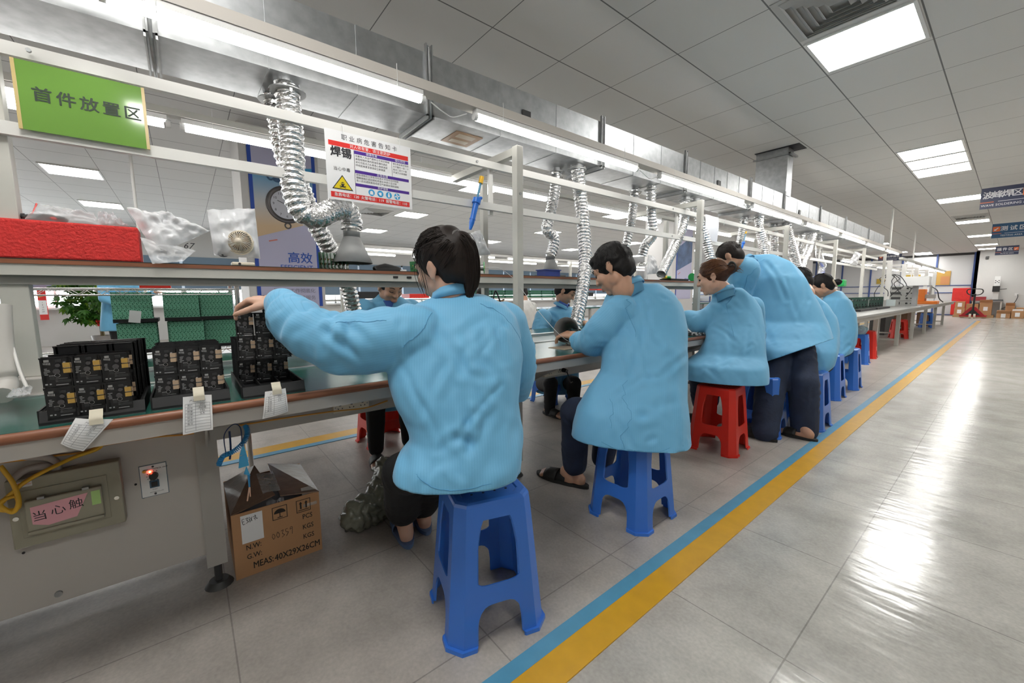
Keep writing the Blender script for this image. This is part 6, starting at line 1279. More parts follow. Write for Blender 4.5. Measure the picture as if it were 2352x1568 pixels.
top = Vector((-1.89,-0.1055,1.2908)).z
q = MB(); q.box((-1.99, -1.2, ZSH), (-1.89, b_.y, top)); q.build('block', foam, t, bevel=.006)
q = MB(); q.cyl((-1.93,-0.4361,1.2966), (-1.93,-0.3613,1.3051), .008, n=10); tag(q.build('marker_pen', black), 'black marker pen lying on the red foam block', 'pen')
t = bag('clear zip bag lying on the red foam block', ((-1.93,-0.3337,1.3451), (-1.93,-0.2117,1.3306), (-1.9,-0.192,1.2837), (-1.9,-0.3593,1.2892)), .018, 1, film)
q = MB(); q.tube(smoothpath([(-1.925,-0.3336,1.3455), (-1.915,-0.3393,1.321), (-1.905,-0.3501,1.2974)]), .0022, n=5); q.build('zip_strip', p_red, t)
q = MB(); q.ell((-1.92,-0.318,1.3006), (.02, .05, .014)); q.build('bag_contents', dark, t); q = MB(); q.ell((-1.905,-0.2999,1.3004), (.006, .008, .006)); q.build('red_bit', p_red, t)
bag('crumpled scrap of clear film on the right part of the foam block', ((-1.93,-0.2022,1.3345), (-1.93,-0.1637,1.3248), (-1.9,-0.126,1.2873), (-1.9,-0.202,1.2855)), .02, 2, film, amp=.02)
t = bag('large clear plastic bag drooping over the shelf edge beside the foam block', ((-1.97,-0.1336,1.3668), (-1.97,-0.0125,1.3527), (-1.93,0.0941,1.3027), (-1.9,-0.064,1.2024)), .035, 3, film_w, 24, .018)
bag('clear film skirt hanging over the shelf edge, under the large bag', ((-1.905,-0.1024,1.2595), (-1.905,0.0462,1.2248), (-1.862,0.0055,1.1805), (-1.862,-0.0765,1.1679)), .006, 9, film, 18, .008)
q = MB(); q.text('67', .03, frame((-1.885,0.0245,1.237), (0, 1, 0), (0, 0, 1)), shear=.3); q.build('handwriting', ink, t)
q = MB(); q.ell((-1.92,-0.0343,1.2165), (.03, .05, .014)); q.build('bag_contents', dark, t)
t = bag('upright milky plastic bag standing behind the small fan', ((-1.95,0.0915,1.3824), (-1.95,0.2476,1.4084), (-1.93,0.2512,1.2071), (-1.93,0.1007,1.2126)), .028, 4, film_w, 22, .012)
q = MB(); q.ell((-1.94,0.1303,1.2382), (.02, .03, .03)); q.build('bag_contents', dark, t)
# clip fan
cream = mat('cream_plastic', (.74, .66, .53), .4); fc = Vector((-1.9,0.185,1.2662)); fx = Vector((.93, -.35, .1)).normalized()
Mf = frame(fc, Vector((0, 0, 1)).cross(fx), Vector((0, 0, 1)))
t = thing('desk_fan', 'small cream clip fan with a round slotted grille on the shelf', 'fan', (fc.x, fc.y, ZSH))
q = MB(); q.tube([Mf @ Vector((.040 * math.cos(a), .040 * math.sin(a), 0)) for a in [i * 2 * math.pi / 32 for i in range(32)]], .004, n=8, closed=True); q.lathe([(.0, -.022), (.03, -.022), (.041, -.006), (.042, .004)], 28, Mf); q.build('fan_ring', cream, t)
for k in range(30):
    a = k * 2 * math.pi / 30; q = MB(); q.tube([Mf @ Vector((r_ * math.cos(a + tw), r_ * math.sin(a + tw), z_)) for r_, z_, tw in ((.040, .002, 0), (.036, .014, .06), (.026, .023, .14), (.011, .027, .25))], .0011, n=5); q.build('grille_rib', cream, t)
q = MB(); q.lathe([(.0, .029), (.011, .028), (.012, .024)], 20, Mf); q.build('fan_cap', cream, t)
q = MB()
for k in range(5): q.add([Mf @ Vector(p) for p in ((0, 0, .004), (.033 * math.cos(k * 1.257), .033 * math.sin(k * 1.257), .008), (.033 * math.cos(k * 1.257 + .8), .033 * math.sin(k * 1.257 + .8), 0))], [(0, 1, 2)])
q.build('fan_blade', mat('fan_brown', (.25, .19, .13), .5), t, solid=.002)
q = MB(); q.tube(smoothpath([Mf @ Vector((-.044, .004, 0)), Mf @ Vector((-.036, -.03, 0)), Mf @ Vector((0, -.048, 0)), Mf @ Vector((.036, -.03, 0)), Mf @ Vector((.044, .004, 0))]), .003, n=6); q.build('bracket', cream, t)
q = MB(); q.box((fc.x - .022, fc.y - .035, ZSH), (fc.x + .022, fc.y + .04, ZSH + .013)); q.build('clip_base', cream, t, bevel=.004); q = MB(); q.cyl((fc.x + .0225, fc.y - .01, ZSH + .006), (fc.x + .0235, fc.y - .01, ZSH + .006), .005, n=12); q.build('base_hole', ink, t)
# upright green boards
pcb_g = mat('pcb_green', (.02, .21, .055), .35, noise_amt=.35, noise_scale=60); gold_e = mat('pcb_edge_gold', (.55, .42, .15), .35, .6)
gb = MB(); gb.box((-.0008, -.05, 0), (.0008, .05, .085), 0)
for k in range(8): gb.box((.0008, -.042 + k * .011, .006 + (k % 3) * .022), (.0035, -.036 + k * .011, .014 + (k % 3) * .022), 1 + k % 2)
gbm = gb.build('tmp', [pcb_g, gold_e, chip]).data; bpy.data.objects.remove(bpy.data.objects['tmp'])
for k in range(8):
    o = bpy.data.objects.new('circuit_board', gbm); COL.objects.link(o); p = Vector((-2.06,0.5093,1.2077)); o.location = (-2.05, p.y + .017 * k, ZSH); o.rotation_euler = (.10, 0, 1.18); tag(o, 'green circuit board in the upright row left of the grey hood', 'circuit board', 'upright green boards by the hood')
# black tool holder bits, solder spool on its stand
q = MB(); p = Vector((-2,0.8172,1.2214)); chain(q, [(p.x, p.y - .07, ZSH + .016, .014), (p.x, p.y - .02, ZSH + .028, .016), (p.x, p.y + .05, ZSH + .018, .012)]); q.box((p.x - .02, p.y - .075, ZSH), (p.x + .02, p.y + .07, ZSH + .014)); me = skin(q, .005, 2); me.materials.append(black); tag(link('tool_case', me), 'low black tool case lying right of the grey hood', 'tool case')
q = MB(); p = Vector((-1.96,0.876,1.2148)); q.box((p.x - .008, p.y - .014, ZSH), (p.x + .008, p.y + .014, ZSH + .012)); tag(q.build('terminal_block', white, bevel=.002), 'tiny white terminal block right of the black tool case', 'terminal block')
for i, px in enumerate(((-2,0.9551,1.2344), (-2.03,0.9874,1.2472))): o = bpy.data.objects.new('circuit_board', gbm); COL.objects.link(o); o.location = (px[0], px[1], ZSH); o.rotation_euler = (.1, 0, .3 + i * .3); o.scale = (1, .5, .7); tag(o, 'small green board just left of the dark ponytail head' if i == 0 else 'small green board behind the other, left of the ponytail head', 'circuit board')
p = Vector((-1.96,1.3492,1.2425)); t = thing('solder_spool', 'green solder spool on a black bracket behind the dark ponytail', 'solder spool', (p.x, p.y, ZSH)); ax = Vector((.6, .8, 0)).normalized()
q = MB(); c = Vector((p.x, p.y, ZSH + .04)); q.cyl(c - ax * .006, c + ax * .02, .017, n=20); q.build('solder_wire', tin, t)
for s_ in (-.008, .02): q = MB(); q.cyl(c + ax * s_, c + ax * (s_ + .004), .034, n=28); q.build('flange', green_p, t)
q = MB(); M_ = frame(c - ax * .016, Vector((-.8, .6, 0)), Vector((0, 0, 1))); q.box((-.03, -.04, -.006), (.03, .034, -.001), M=M_); q.build('bracket', black, t); q = MB(); q.cyl(c - ax * .02, c + ax * .028, .006, n=10); q.build('axle', p_yel, t)
q = MB(); q.tube(smoothpath([(-1.93,1.2744,1.2033), (-1.9,1.3738,1.2125), (-1.86,1.4216,1.2046), (-1.8,1.4687,1.1465), (-1.72,1.459,1.086), (-1.6,1.4698,0.9727), (-1.48,1.4819,0.8714), (-1.46,1.5427,0.8185), (-1.47,1.6283,0.7876)]), .0011, n=5); tag(q.build('solder_wire', white), 'thin white solder wire looping from the spool down to the hands of the seated man', 'wire')
bag('crumpled white bag on the shelf behind the dark ponytail', ((-2.05,1.3491,1.4211), (-2.05,1.4056,1.444), (-2.02,1.4651,1.2986), (-2.02,1.3142,1.2825)), .035, 6, film_w, 18, .014)
# hooked solder suckers
def sucker(label, top, mid, bot, k=1.0):
    top, mid, bot = Vector(top), Vector(mid), Vector(bot); d = (bot - top).normalized(); t = thing('solder_sucker', label, 'solder sucker', tuple(bot))
    q = MB(); q.cyl(top, top + d * .022 * k, .0075 * k, n=12); q.build('plunger_cap', mat('sucker_yellow', (.80, .45, .02), .4), t)
    q = MB(); q.cyl(top + d * .02 * k, mid, .004 * k, n=10); q.build('plunger_rod', blu, t)
    q = MB(); q.cyl(mid, mid + d * .016 * k, .0135 * k, n=14); q.cyl(mid + d * .016 * k, mid.lerp(bot, .78), .0095 * k, .0085 * k, n=14); q.cyl(mid.lerp(bot, .66), mid.lerp(bot, .68), .0100 * k, n=14); q.cyl(mid.lerp(bot, .78), bot, .0085 * k, .004 * k, n=14); q.cyl(mid + Vector((0, .008 * k, .006)), mid + Vector((0, .017 * k, .006)), .005 * k, n=8); q.build('barrel', mat('sucker_blue', (.015, .17, .68), .35), t)
sucker('blue solder sucker with a yellow end hooked on the lower white rail', (-1.865,1.3045,1.6918), (-1.867,1.2721,1.5735), (-1.865,1.2222,1.4054), 1.7)
sucker('small looking blue solder sucker hooked on the rail above the bent over person', (-1.87,4.7662,1.717), (-1.872,4.7195,1.6033), (-1.87,4.6693,1.5265), 1.2)
# blue tray, jar, tapes, reels
def open_tray(nm, label, cat, c, lx, ly, h, m_):
    t = thing(nm, label, cat, (c[0], c[1], c[2])); x0, y0_, z0_ = c[0] - lx / 2, c[1] - ly / 2, c[2]
    for n_, a, b_ in (('bottom', (0, 0, 0), (lx, ly, .003)), ('side_wall', (0, 0, .003), (lx, .003, h)), ('side_wall', (0, ly - .003, .003), (lx, ly, h)), ('end_wall', (0, .003, .003), (.003, ly - .003, h)), ('end_wall', (lx - .003, .003, .003), (lx, ly - .003, h))): q = MB(); q.box((x0 + a[0], y0_ + a[1], z0_ + a[2]), (x0 + b_[0], y0_ + b_[1], z0_ + b_[2])); q.build(n_, m_, t)
    q = MB(); 
    for a, b_ in (((-.006, -.006), (lx + .006, .001)), ((-.006, ly - .001), (lx + .006, ly + .006)), ((-.006, .001), (.001, ly - .001)), ((lx - .001, .001), (lx + .006, ly - .001))): q.box((x0 + a[0], y0_ + a[1], z0_ + h - .006), (x0 + b_[0], y0_ + b_[1], z0_ + h))
    q.build('rim', m_, t); return t
p = Vector((-1.95,1.8892,1.2119)); open_tray('parts_tray', 'small blue parts tray on the shelf in front of the kinked hose hood', 'tray', (p.x, p.y, ZSH), .08, .135, .045, mat('tray_blue', (.03, .06, .30), .4))
p = Vector((-2,3.0408,1.2295)); t = thing('plastic_jar', 'clear plastic jar standing under the bent hose', 'jar', (p.x, p.y, ZSH)); q = MB(); q.lathe([(0, 0), (.045, 0), (.047, .10), (.04, .115), (.036, .125)], 20, Matrix.Translation((p.x, p.y, ZSH))); q.build('jar_body', film, t); q = MB(); q.lathe([(.038, .125), (.038, .145), (0, .146)], 20, Matrix.Translation((p.x, p.y, ZSH))); q.build('jar_neck', chrome, t)
bag('clear bag slumped beside the jar under the bent hose', ((-1.98,3.0989,1.3875), (-1.98,3.1655,1.3802), (-1.95,3.2271,1.2324), (-1.95,3.0284,1.2196)), .02, 7, film_w, 14, .012)
for i, (px, m_, lab) in enumerate((((-1.94,3.2714,1.2557), p_yel, 'yellow tape roll on the black tray left of the green reel'), ((-1.97,3.3863,1.2648), green_p, 'green tape roll right of the yellow one on the black tray'))):
    t = thing('tape_roll', lab, 'tape', (px[0], px[1], ZSH + .016)); q = MB(); q.lathe([(.016, 0), (.032, 0), (.032, .024), (.016, .024), (.016, 0)], 20, Matrix.Translation((px[0], px[1], ZSH + .016))); q.build('roll', m_, t)
p = Vector((-1.95,3.4791,1.2317)); open_tray('parts_tray', 'flat black tray on the shelf carrying tape rolls', 'tray', (p.x, p.y, ZSH), .1, .30, .016, black)
p = Vector((-1.93,3.7532,1.2787)); t = thing('solder_spool', 'green solder spool beside the second tall post', 'solder spool', (p.x, p.y, ZSH)); c = Vector((p.x, p.y, ZSH + .04))
q = MB(); q.cyl(c, c + Vector((0, .02, 0)), .02, n=20); q.build('solder_wire', tin, t)
for s_ in (-.004, .02): q = MB(); q.cyl(c + Vector((0, s_, 0)), c + Vector((0, s_ + .004, 0)), .036, n=28); q.build('flange', green_p, t)
q = MB(); q.box((p.x - .03, p.y + .03, ZSH), (p.x + .03, p.y + .08, ZSH + .07)); q.build('bracket', black, t)
# white sheet hung on the rail, tie strings
q = MB(); q.grid(lambda u, v: Vector((-1.872 + .006 * math.sin(v * 4) + .004 * math.sin(u * 7), lerp(Vector((-1.88,3.8401,1.7929)).y, Vector((-1.88,4.106,1.7909)).y, u), lerp(Vector((-1.88,3.9702,1.792)).z, Vector((-1.88,3.9936,1.5618)).z, v))), 8, 10); tag(q.build('plastic_sleeve', mat('sleeve_white', (.80, .81, .86), .2)), 'glossy white document sleeve hanging on the rail right of the second tall post', 'document sleeve')
q = MB(); q.tube(smoothpath([(-1.88,4.2604,1.7658), (-1.88,4.2763,1.7972), (-1.88,4.2451,1.7303)]), .0015, n=5); tag(q.build('string', white), 'loose white tie string on the upper rail', 'string')
# cone hood's work: circuit board and sheet on the green mat by the seated man
t = thing('circuit_board', 'dark circuit board lying on a tan sheet before the seated man', 'circuit board', (-1.6318,1.7922,0.76)); p = Vector((-1.6194,1.7785,0.757)); q = MB(); q.box((p.x - .05, p.y - .05, ZB + .002), (p.x + .05, p.y + .05, ZB + .005), 0)
rg = random.Random(2)
for k in range(30): x, y = p.x + rg.uniform(-.045, .04), p.y + rg.uniform(-.045, .04); q.box((x, y, ZB + .005), (x + rg.uniform(.004, .012), y + rg.uniform(.004, .012), ZB + .005 + rg.uniform(.002, .01)), rg.choice((1, 2, 3)))
q.build('board', [pcb_k, chip, tin, goldc], t)
p = Vector((-1.5745,1.682,0.754)); q = MB(); q.box((p.x - .07, p.y - .09, ZB), (p.x + .06, p.y + .1, ZB + .002)); tag(q.build('paper_sheet', mat('kraft', (.42, .33, .24), .8)), 'tan sheet on the green mat in front of the seated man', 'paper')
t = thing('circuit_board', 'grey crowded circuit board before the person with the hair claw', 'circuit board', (-1.4373,2.7721,0.76)); p = Vector((-1.4629,2.8847,0.757)); q = MB(); q.box((p.x - .08, p.y - .09, ZB), (p.x + .08, p.y + .09, ZB + .004), 0)
for k in range(60): x, y = p.x + rg.uniform(-.075, .07), p.y + rg.uniform(-.085, .08); q.box((x, y, ZB + .004), (x + rg.uniform(.005, .016), y + rg.uniform(.005, .016), ZB + .004 + rg.uniform(.003, .016)), rg.choice((1, 2, 2, 3)))
q.build('board', [pcb_k, chip, tin, white], t)
# black fan-like box behind the dark shoulder: magnifier lamp on the far side
t = thing('magnifier_lamp', 'black swing arm lamp on the far bench, over the shoulder of the ponytailed person', 'lamp', (-2.5, 2.0, ZB)); q = MB(); q.tube(smoothpath([(-2.5,1.832,1.0153), (-2.5,1.858,1.088), (-2.5,1.8989,1.0144), (-2.5,1.9403,0.912)]), .006, n=8); q.build('arm', black, t); q = MB(); M_ = frame((-2.5,1.9713,0.9589), (0, 1, 0), (0, 0, 1)); q.box((-.03, -.02, -.03), (.03, .02, .03), M=M_); q.build('lamp_head', black, t, bevel=.004); q = MB(); q.cyl((-2.5, 2.02, ZB), (-2.5, 2.02, ZB + .02), .05, n=16); q.tube(smoothpath([(-2.5, 2.02, ZB), (-2.5, 2.02, .9), Vector((-2.5,1.9403,0.912))]), .006, n=8); q.build('base', black, t)

# ---------------------------------------------------------------- ceiling fittings
def diffuser(cx, cy, label):
    t = thing('air_diffuser', label, 'air vent', (cx, cy, ZC)); q = MB()
    w_ = .285
    q.box((cx - w_, cy - w_, ZC - .006), (cx + w_, cy + w_, ZC)); q.build('frame', mat('diffuser_grey', (.46, .46, .45), .5), t)
    for k in range(4):
        R_ = Matrix.Translation((cx, cy, ZC)) @ Matrix.Rotation(k * math.pi / 2, 4, 'Z')
        for i in range(5):
            a, b_ = .25 - i * .045, .25 - i * .045 - .028; q = MB()
            q.add([R_ @ Vector(v) for v in ((a, -a, -.008), (a, a, -.008), (b_, b_, -.030), (b_, -b_, -.030), (b_, b_, -.033), (b_, -b_, -.033))], [(0, 1, 2, 3), (3, 2, 4, 5), (1, 0, 5, 4)]); q.build('louvre', mat('diffuser_grey', (.46, .46, .45), .5), t)
    return t
diffuser(-.80, 3.20, 'large square louvred air diffuser at the top edge, beside the nearest light panel')
diffuser(-8.44, 3.2, 'small looking air diffuser in the ceiling below the hazard notice'); diffuser(-.79, 14.3, 'slotted air diffuser in front of the fourth aisle light panel')
for x, y, z0_, l in ((-1.72, 11.6, 1.92, 'near white conduit dropping from the ceiling at the far end of the lamp row'), (-1.9, 16.35, 1.4, 'farther white conduit dropping from the ceiling to the grey table frame'), (-6.73, -.37, .75, 'thin white conduit dropping from the ceiling, seen under the green sign')):
    q = MB(); q.cyl((x, y, z0_), (x, y, ZC), .016, n=10); tag(q.build('conduit', white_rail), l, 'conduit')
navy = mat('sign_navy', (.028, .036, .085), .45); navy2 = mat('sign_teal', (.02, .09, .20), .45); orange = mat('sign_orange', (.75, .16, .04), .45); sgw = mat('sign_white', (.72, .72, .75), .5)
def area_sign(x0, x1, y, z0, z1, cn, en, icon, m_, label):
    t = thing('hanging_sign', label, 'sign', ((x0 + x1) / 2, y, z0)); h_ = z1 - z0; w_ = x1 - x0
    q = MB(); q.box((x0, y, z0), (x1, y + .012, z1)); q.build('board', m_, t)
    F_ = lambda u, v: frame((x0 + w_ * u, y - .0012, z1 - h_ * v), (1, 0, 0), (0, 0, 1))
    q = MB(); o = .32 if icon == 'L' else 0
    n_ = len(cn)
    for i, chh in enumerate(cn): q.text(chh, h_ * .36, F_((.16 if icon == 'L' else .02) + (i + .5) * .72 / n_ + (.04 if icon == 'L' else .03), .38), bold=.012)
    q.text(en, h_ * .15, F_(.52, .85)); q.box((x0 + w_ * .34, y - .0014, z1 - h_ * .70), (x1, y - .0006, z1 - h_ * .68)); q.build('lettering', sgw, t)
    q = MB(); q.box((x0, y - .0014, z1 - h_ * .71), (x0 + w_ * .26, y - .0006, z1 - h_ * .68)); u = .12 if icon == 'L' else .88; q.box((x0 + w_ * u - h_ * .17, y - .0012, z1 - h_ * .54), (x0 + w_ * u + h_ * .17, y - .0004, z1 - h_ * .20)); q.build('orange_mark', orange, t)
    q = MB(); M_ = F_(u, .37); q.bar(M_ @ Vector((-h_ * .09, -h_ * .09, .0014)), M_ @ Vector((h_ * .08, h_ * .08, .0014)), h_ * .05, .0006, side=(0, 1, 0)); q.ngon([M_ @ Vector(v) for v in ((-h_ * .11, -h_ * .11, .0015), (h_ * .01, -h_ * .09, .0015), (-h_ * .09, h_ * .01, .0015))]); q.build('arrow', sgw, t)
    for x in (x0 + w_ * .2, x0 + w_ * .8): q = MB(); q.cyl((x, y + .006, z1), (x, y + .006, ZC), .003, n=6); q.build('hanging_wire', white_rail, t)
area_sign(-.46, .08, 10, 2.36, 2.68, '波峰焊区', 'WAVE SOLDERING AREA', 'R', navy, 'nearest navy hanging sign, wave soldering area, cut by the right edge')
area_sign(-.44, .12, 14.6, 2.28, 2.60, '测试区', 'TESTING AREA', 'L', navy2, 'middle navy and teal hanging sign, testing area, with an orange tick square')
area_sign(-.505, -.015, 21, 2.26, 2.545, '插件区', 'PLUG-IN AREA', 'R', navy, 'farthest small navy hanging sign in front of the white end wall')
area_sign(-2.93, -2.36, 18, 2.09, 2.31, '自动焊接区', 'AUTO WELDING AREA', 'L', navy, 'small navy hanging sign partly hidden behind the last frame posts')
# ---------------------------------------------------------------- columns with banners
col_m = mat('column_white', (.62, .61, .60), .6); lav = mat('banner_lavender', (.50, .49, .66), .5); bblue = mat('banner_blue', (.02, .075, .42), .5); b_txt = mat('banner_text_blue', (.03, .10, .45), .5); b_red = mat('banner_text_red', (.62, .18, .14), .5); b_gry = mat('banner_text_grey', (.20, .20, .28), .5)
def sky_mat():
    M = mat('banner_sky', (.1, .4, .7), .5); n, L, b = nodes(M); g = n.new('ShaderNodeNewGeometry'); s_ = n.new('ShaderNodeSeparateXYZ'); L.new(g.outputs['Position'], s_.inputs[0])
    r = n.new('ShaderNodeMapRange'); r.inputs[1].default_value = 1.8; r.inputs[2].default_value = 2.4; L.new(s_.outputs[2], r.inputs[0]); cr = n.new('ShaderNodeValToRGB'); L.new(r.outputs[0], cr.inputs[0])
    cr.color_ramp.elements[0].color = (.62, .45, .28, 1); cr.color_ramp.elements[1].color = (.05, .35, .66, 1); e = cr.color_ramp.elements.new(.4); e.color = (.55, .55, .55, 1); L.new(cr.outputs[0], b.inputs['Base Color']); return M
sky_m = sky_mat()
struct((lambda q: (q.box((-5.75, .53, 0), (-5.0, 1.27, ZC)), q.build('column', col_m))[1])(MB()))
def BX(y0, z0_, y1, z1, q, dx, x=-5.0, mi=0): q.box((x, y0, z0_), (x + dx, y1, z1), mi)
t = thing('wall_banner', 'tall lavender banner with a pocket watch picture, on the white column', 'banner', (-4.99, .91, 1.0))
q = MB(); BX(.60, .95, 1.235, 2.70, q, .006); q.build('sheet', lav, t)
q = MB(); BX(.60, .95, .635, 2.70, q, .0075); BX(1.20, .95, 1.235, 2.70, q, .0075); BX(.60, 2.66, 1.235, 2.70, q, .0078); q.build('blue_border', bblue, t)
q = MB(); x = -4.9925; q.add([(x, .635, 2.36), (x, 1.20, 2.46), (x, 1.20, 1.88), (x, .635, 1.68)], [(0, 1, 2, 3)]); q.build('picture', sky_m, t)
q = MB(); M_ = frame((-4.992, .93, 2.04), (0, 1, 0), (0, 0, 1)); q.lathe([(.15, .0004), (.15, .004), (.19, .006), (.195, .0004)], 40, M_); q.lathe([(.02, .001), (.02, .003), (.035, .003), (.035, .001)], 16, M_ @ Matrix.Translation((0, -.22, 0))); q.build('watch_case', mat('watch_metal', (.12, .11, .11), .35, .7), t)
q = MB(); q.lathe([(0, .0012), (.152, .0012)], 40, M_); q.build('watch_face', mat('watch_white', (.55, .56, .62), .5), t)
q = MB()
for i in range(12): a = math.pi / 2 - (i + 1) * math.pi / 6; q.text(str(i + 1), .036, M_ @ Matrix.Translation((.122 * math.cos(a), .122 * math.sin(a), .0018)))
q.bar(M_ @ Vector((0, 0, .002)), M_ @ Vector((-.085, .035, .002)), .006, .0006, side=(1, 0, 0)); q.bar(M_ @ Vector((0, 0, .002)), M_ @ Vector((.06, .085, .002)), .004, .0006, side=(1, 0, 0)); q.build('watch_marks', ink, t)
q = MB(); M_ = frame((-4.9915, .86, 2.30), (0, 1, 0), (0, 0, 1))
for s_ in (-1, 1): q.tube(smoothpath([M_ @ Vector(v) for v in ((s_ * .02, .0, .001), (s_ * .07, -.02, .001), (s_ * .10, .03, .001), (s_ * .09, .08, .001))], 5), .010, n=6)
q.ell(M_ @ Vector((0, -.01, .001)), (.005, .045, .03)); q.ell(M_ @ Vector((0, .035, .001)), (.005, .018, .02)); q.build('lifting_figure', mat('figure_blue', (.04, .10, .20), .5), t)
q = MB(); TX_ = lambda s_, k, y, z_, al='RIGHT', b=0: q.text(s_, k, frame((-4.9918, y, z_), (0, 1, 0), (0, 0, 1)), align=al, bold=b)
TX_('高效', .125, 1.155, 1.475, b=.01); TX_('EFFICIENT', .072, 1.155, 1.375, b=.006); q.build('blue_text', b_txt, t)
q = MB(); TX_('是财富', .058, 1.155, 1.275); q.bar((-4.9918, .74, 1.645), (-4.9918, .82, 1.665), .012, .0006, side=(1, 0, 0)); q.build('red_text', b_red, t)
for i, s_ in enumerate(('复杂的工作简单化', '简单的工作彻底化', '用效率追求服务', '用服务感动客户')): q = MB(); TX_(s_, .052, 1.165, 1.20 - i * .078); q.build('text_line', b_gry, t)
struct((lambda q: (q.box((-5.5, 8.45, 0), (-4.8, 9.4, ZC)), q.build('column', col_m))[1])(MB()))
t = thing('wall_banner', 'second banner with a blue mountain picture, seen between the foil hoses', 'banner', (-4.79, 8.95, 1.0)); x = -4.795
q = MB(); BX(8.60, .95, 9.28, 2.70, q, .006, -4.8); q.build('sheet', lav, t); q = MB(); BX(8.60, .95, 8.63, 2.70, q, .0075, -4.8); q.build('blue_border', bblue, t)
q = MB(); q.add([(x + .003, 8.63, 2.08), (x + .003, 9.28, 2.40), (x + .003, 9.28, 1.80), (x + .003, 8.63, 1.58)], [(0, 1, 2, 3)]); q.build('picture', mat('banner_mountain', (.10, .18, .36), .5, noise_amt=.5, noise_scale=6), t)
q = MB(); q.text('细节', .12, frame((x + .003, 9.08, 1.36), (0, 1, 0), (0, 0, 1)), align='CENTER', bold=.01); q.text('DETAIL', .06, frame((x + .003, 9.08, 1.26), (0, 1, 0), (0, 0, 1))); q.build('blue_text', b_txt, t)
q = MB(); q.bar((x + .003, 8.68, 1.50), (x + .003, 8.78, 1.55), .014, .0006, side=(1, 0, 0)); q.build('red_text', b_red, t)
for (y0_, l) in ((13.2, 'third'), (17.5, 'fourth')): struct((lambda q: (q.box((-5.5, y0_, 0), (-4.8, y0_ + .8, ZC)), q.build('column', col_m))[1])(MB()))
# ---------------------------------------------------------------- wire rack with green board stacks across the belt
def green_face():
    M = mat('pcb_green_panel', (.03, .22, .10), .4); n, L, b = nodes(M); tc = n.new('ShaderNodeTexCoord'); s_ = n.new('ShaderNodeSeparateXYZ'); L.new(tc.outputs['Object'], s_.inputs[0])
    fy = mathn(n, L, 'FRACT', mathn(n, L, 'MULTIPLY', s_.outputs[0], 62)); fz = mathn(n, L, 'FRACT', mathn(n, L, 'MULTIPLY', s_.outputs[2], 29))
    v = n.new('ShaderNodeTexVoronoi'); v.inputs['Scale'].default_value = 1.7; c = n.new('ShaderNodeCombineXYZ'); L.new(mathn(n, L, 'MULTIPLY', fy, 2.2), c.inputs[0]); L.new(mathn(n, L, 'MULTIPLY', fz, 2.6), c.inputs[2]); L.new(c.outputs[0], v.inputs['Vector'])
    hole = mathn(n, L, 'LESS_THAN', v.outputs['Distance'], .34); rim = mathn(n, L, 'GREATER_THAN', v.outputs['Distance'], .47)
    m1 = n.new('ShaderNodeMix'); m1.data_type = 'RGBA'; m1.inputs[6].default_value = (.10, .46, .26, 1); m1.inputs[7].default_value = (.004, .02, .012, 1); L.new(hole, m1.inputs[0])
    m2 = n.new('ShaderNodeMix'); m2.data_type = 'RGBA'; L.new(m1.outputs[2], m2.inputs[6]); m2.inputs[7].default_value = (.22, .45, .34, 1); L.new(mathn(n, L, 'MULTIPLY', rim, .7), m2.inputs[0])
    L.new(m2.outputs[2], b.inputs['Base Color']); return M
gfm = green_face()
gp = MB(); gp.box((-.075, -.0008, 0), (.075, .0008, .135)); gpm = gp.build('tmp', gfm).data; bpy.data.objects.remove(bpy.data.objects['tmp'])
XK2 = -2.78
t = thing('wire_rack', 'chrome wire shelving rack behind the left half of the belt', 'rack', (XK2 - .25, -.3, 0))
ys = (-.86, -.80, -.02 + .22, .27)
for x in (XK2, XK2 - .42):
    for y in (-1.0, .235):
        q = MB(); q.cyl((x, y, .0), (x, y, 1.13), .0125, n=12); q.build('post', chrome, t)
for z in (.28, .765, 1.10):
    q = MB()
    for x in (XK2, XK2 - .42):
        q.cyl((x, -1.0, z), (x, .235, z), .004, n=6); q.cyl((x, -1.0, z - .03), (x, .235, z - .03), .003, n=6)
        k = 34; q.tube([(x, lerp(-1.0, .235, i / k), z - (.03 if i % 2 else 0)) for i in range(k + 1)], .002, n=5)
    for y in (-1.0, .235): q.cyl((XK2, y, z), (XK2 - .42, y, z), .004, n=6)
    for i in range(46): y = lerp(-.98, .22, i / 45); q.cyl((XK2, y, z), (XK2 - .42, y, z), .0016, n=4, caps=False)
    q.build('wire_shelf', chrome, t)
rg = random.Random(9); who = ('leftmost', 'second', 'third', 'rightmost')
for j, (y, x0_) in enumerate(((-.20, XK2 - .03), (-.005, XK2 - .06), (.15, XK2 - .10))):
    for lv in (0, 1):
        z_ = .772 + lv * .158
        q = MB(); q.box((x0_ - .16, y - .085, z_), (x0_ + .012, y + .085, z_ + .018)); o = q.build('board_tray', tray_m); tag(o, 'black tray under the %s %s stack of green boards on the wire rack' % (('left', 'middle', 'right')[j], ('lower', 'upper')[lv]), 'tray')
        for k in range(9):
            o = bpy.data.objects.new('circuit_board', gpm); COL.objects.link(o); o.location = (x0_ - k * .016, y + rg.uniform(-.004, .004) - lv * .01, z_ + .018); o.rotation_euler = (rg.uniform(-.02, .02), 0, math.pi / 2 + .02); tag(o, 'green circuit panel standing in the %s %s stack on the wire rack' % (('left', 'middle', 'right')[j], ('lower', 'upper')[lv]) if k else 'front green circuit panel of the %s %s stack on the wire rack' % (('left', 'middle', 'right')[j], ('lower', 'upper')[lv]), 'circuit board', 'green panels in the %s %s rack stack' % (('left', 'middle', 'right')[j], ('lower', 'upper')[lv]) if k else None)
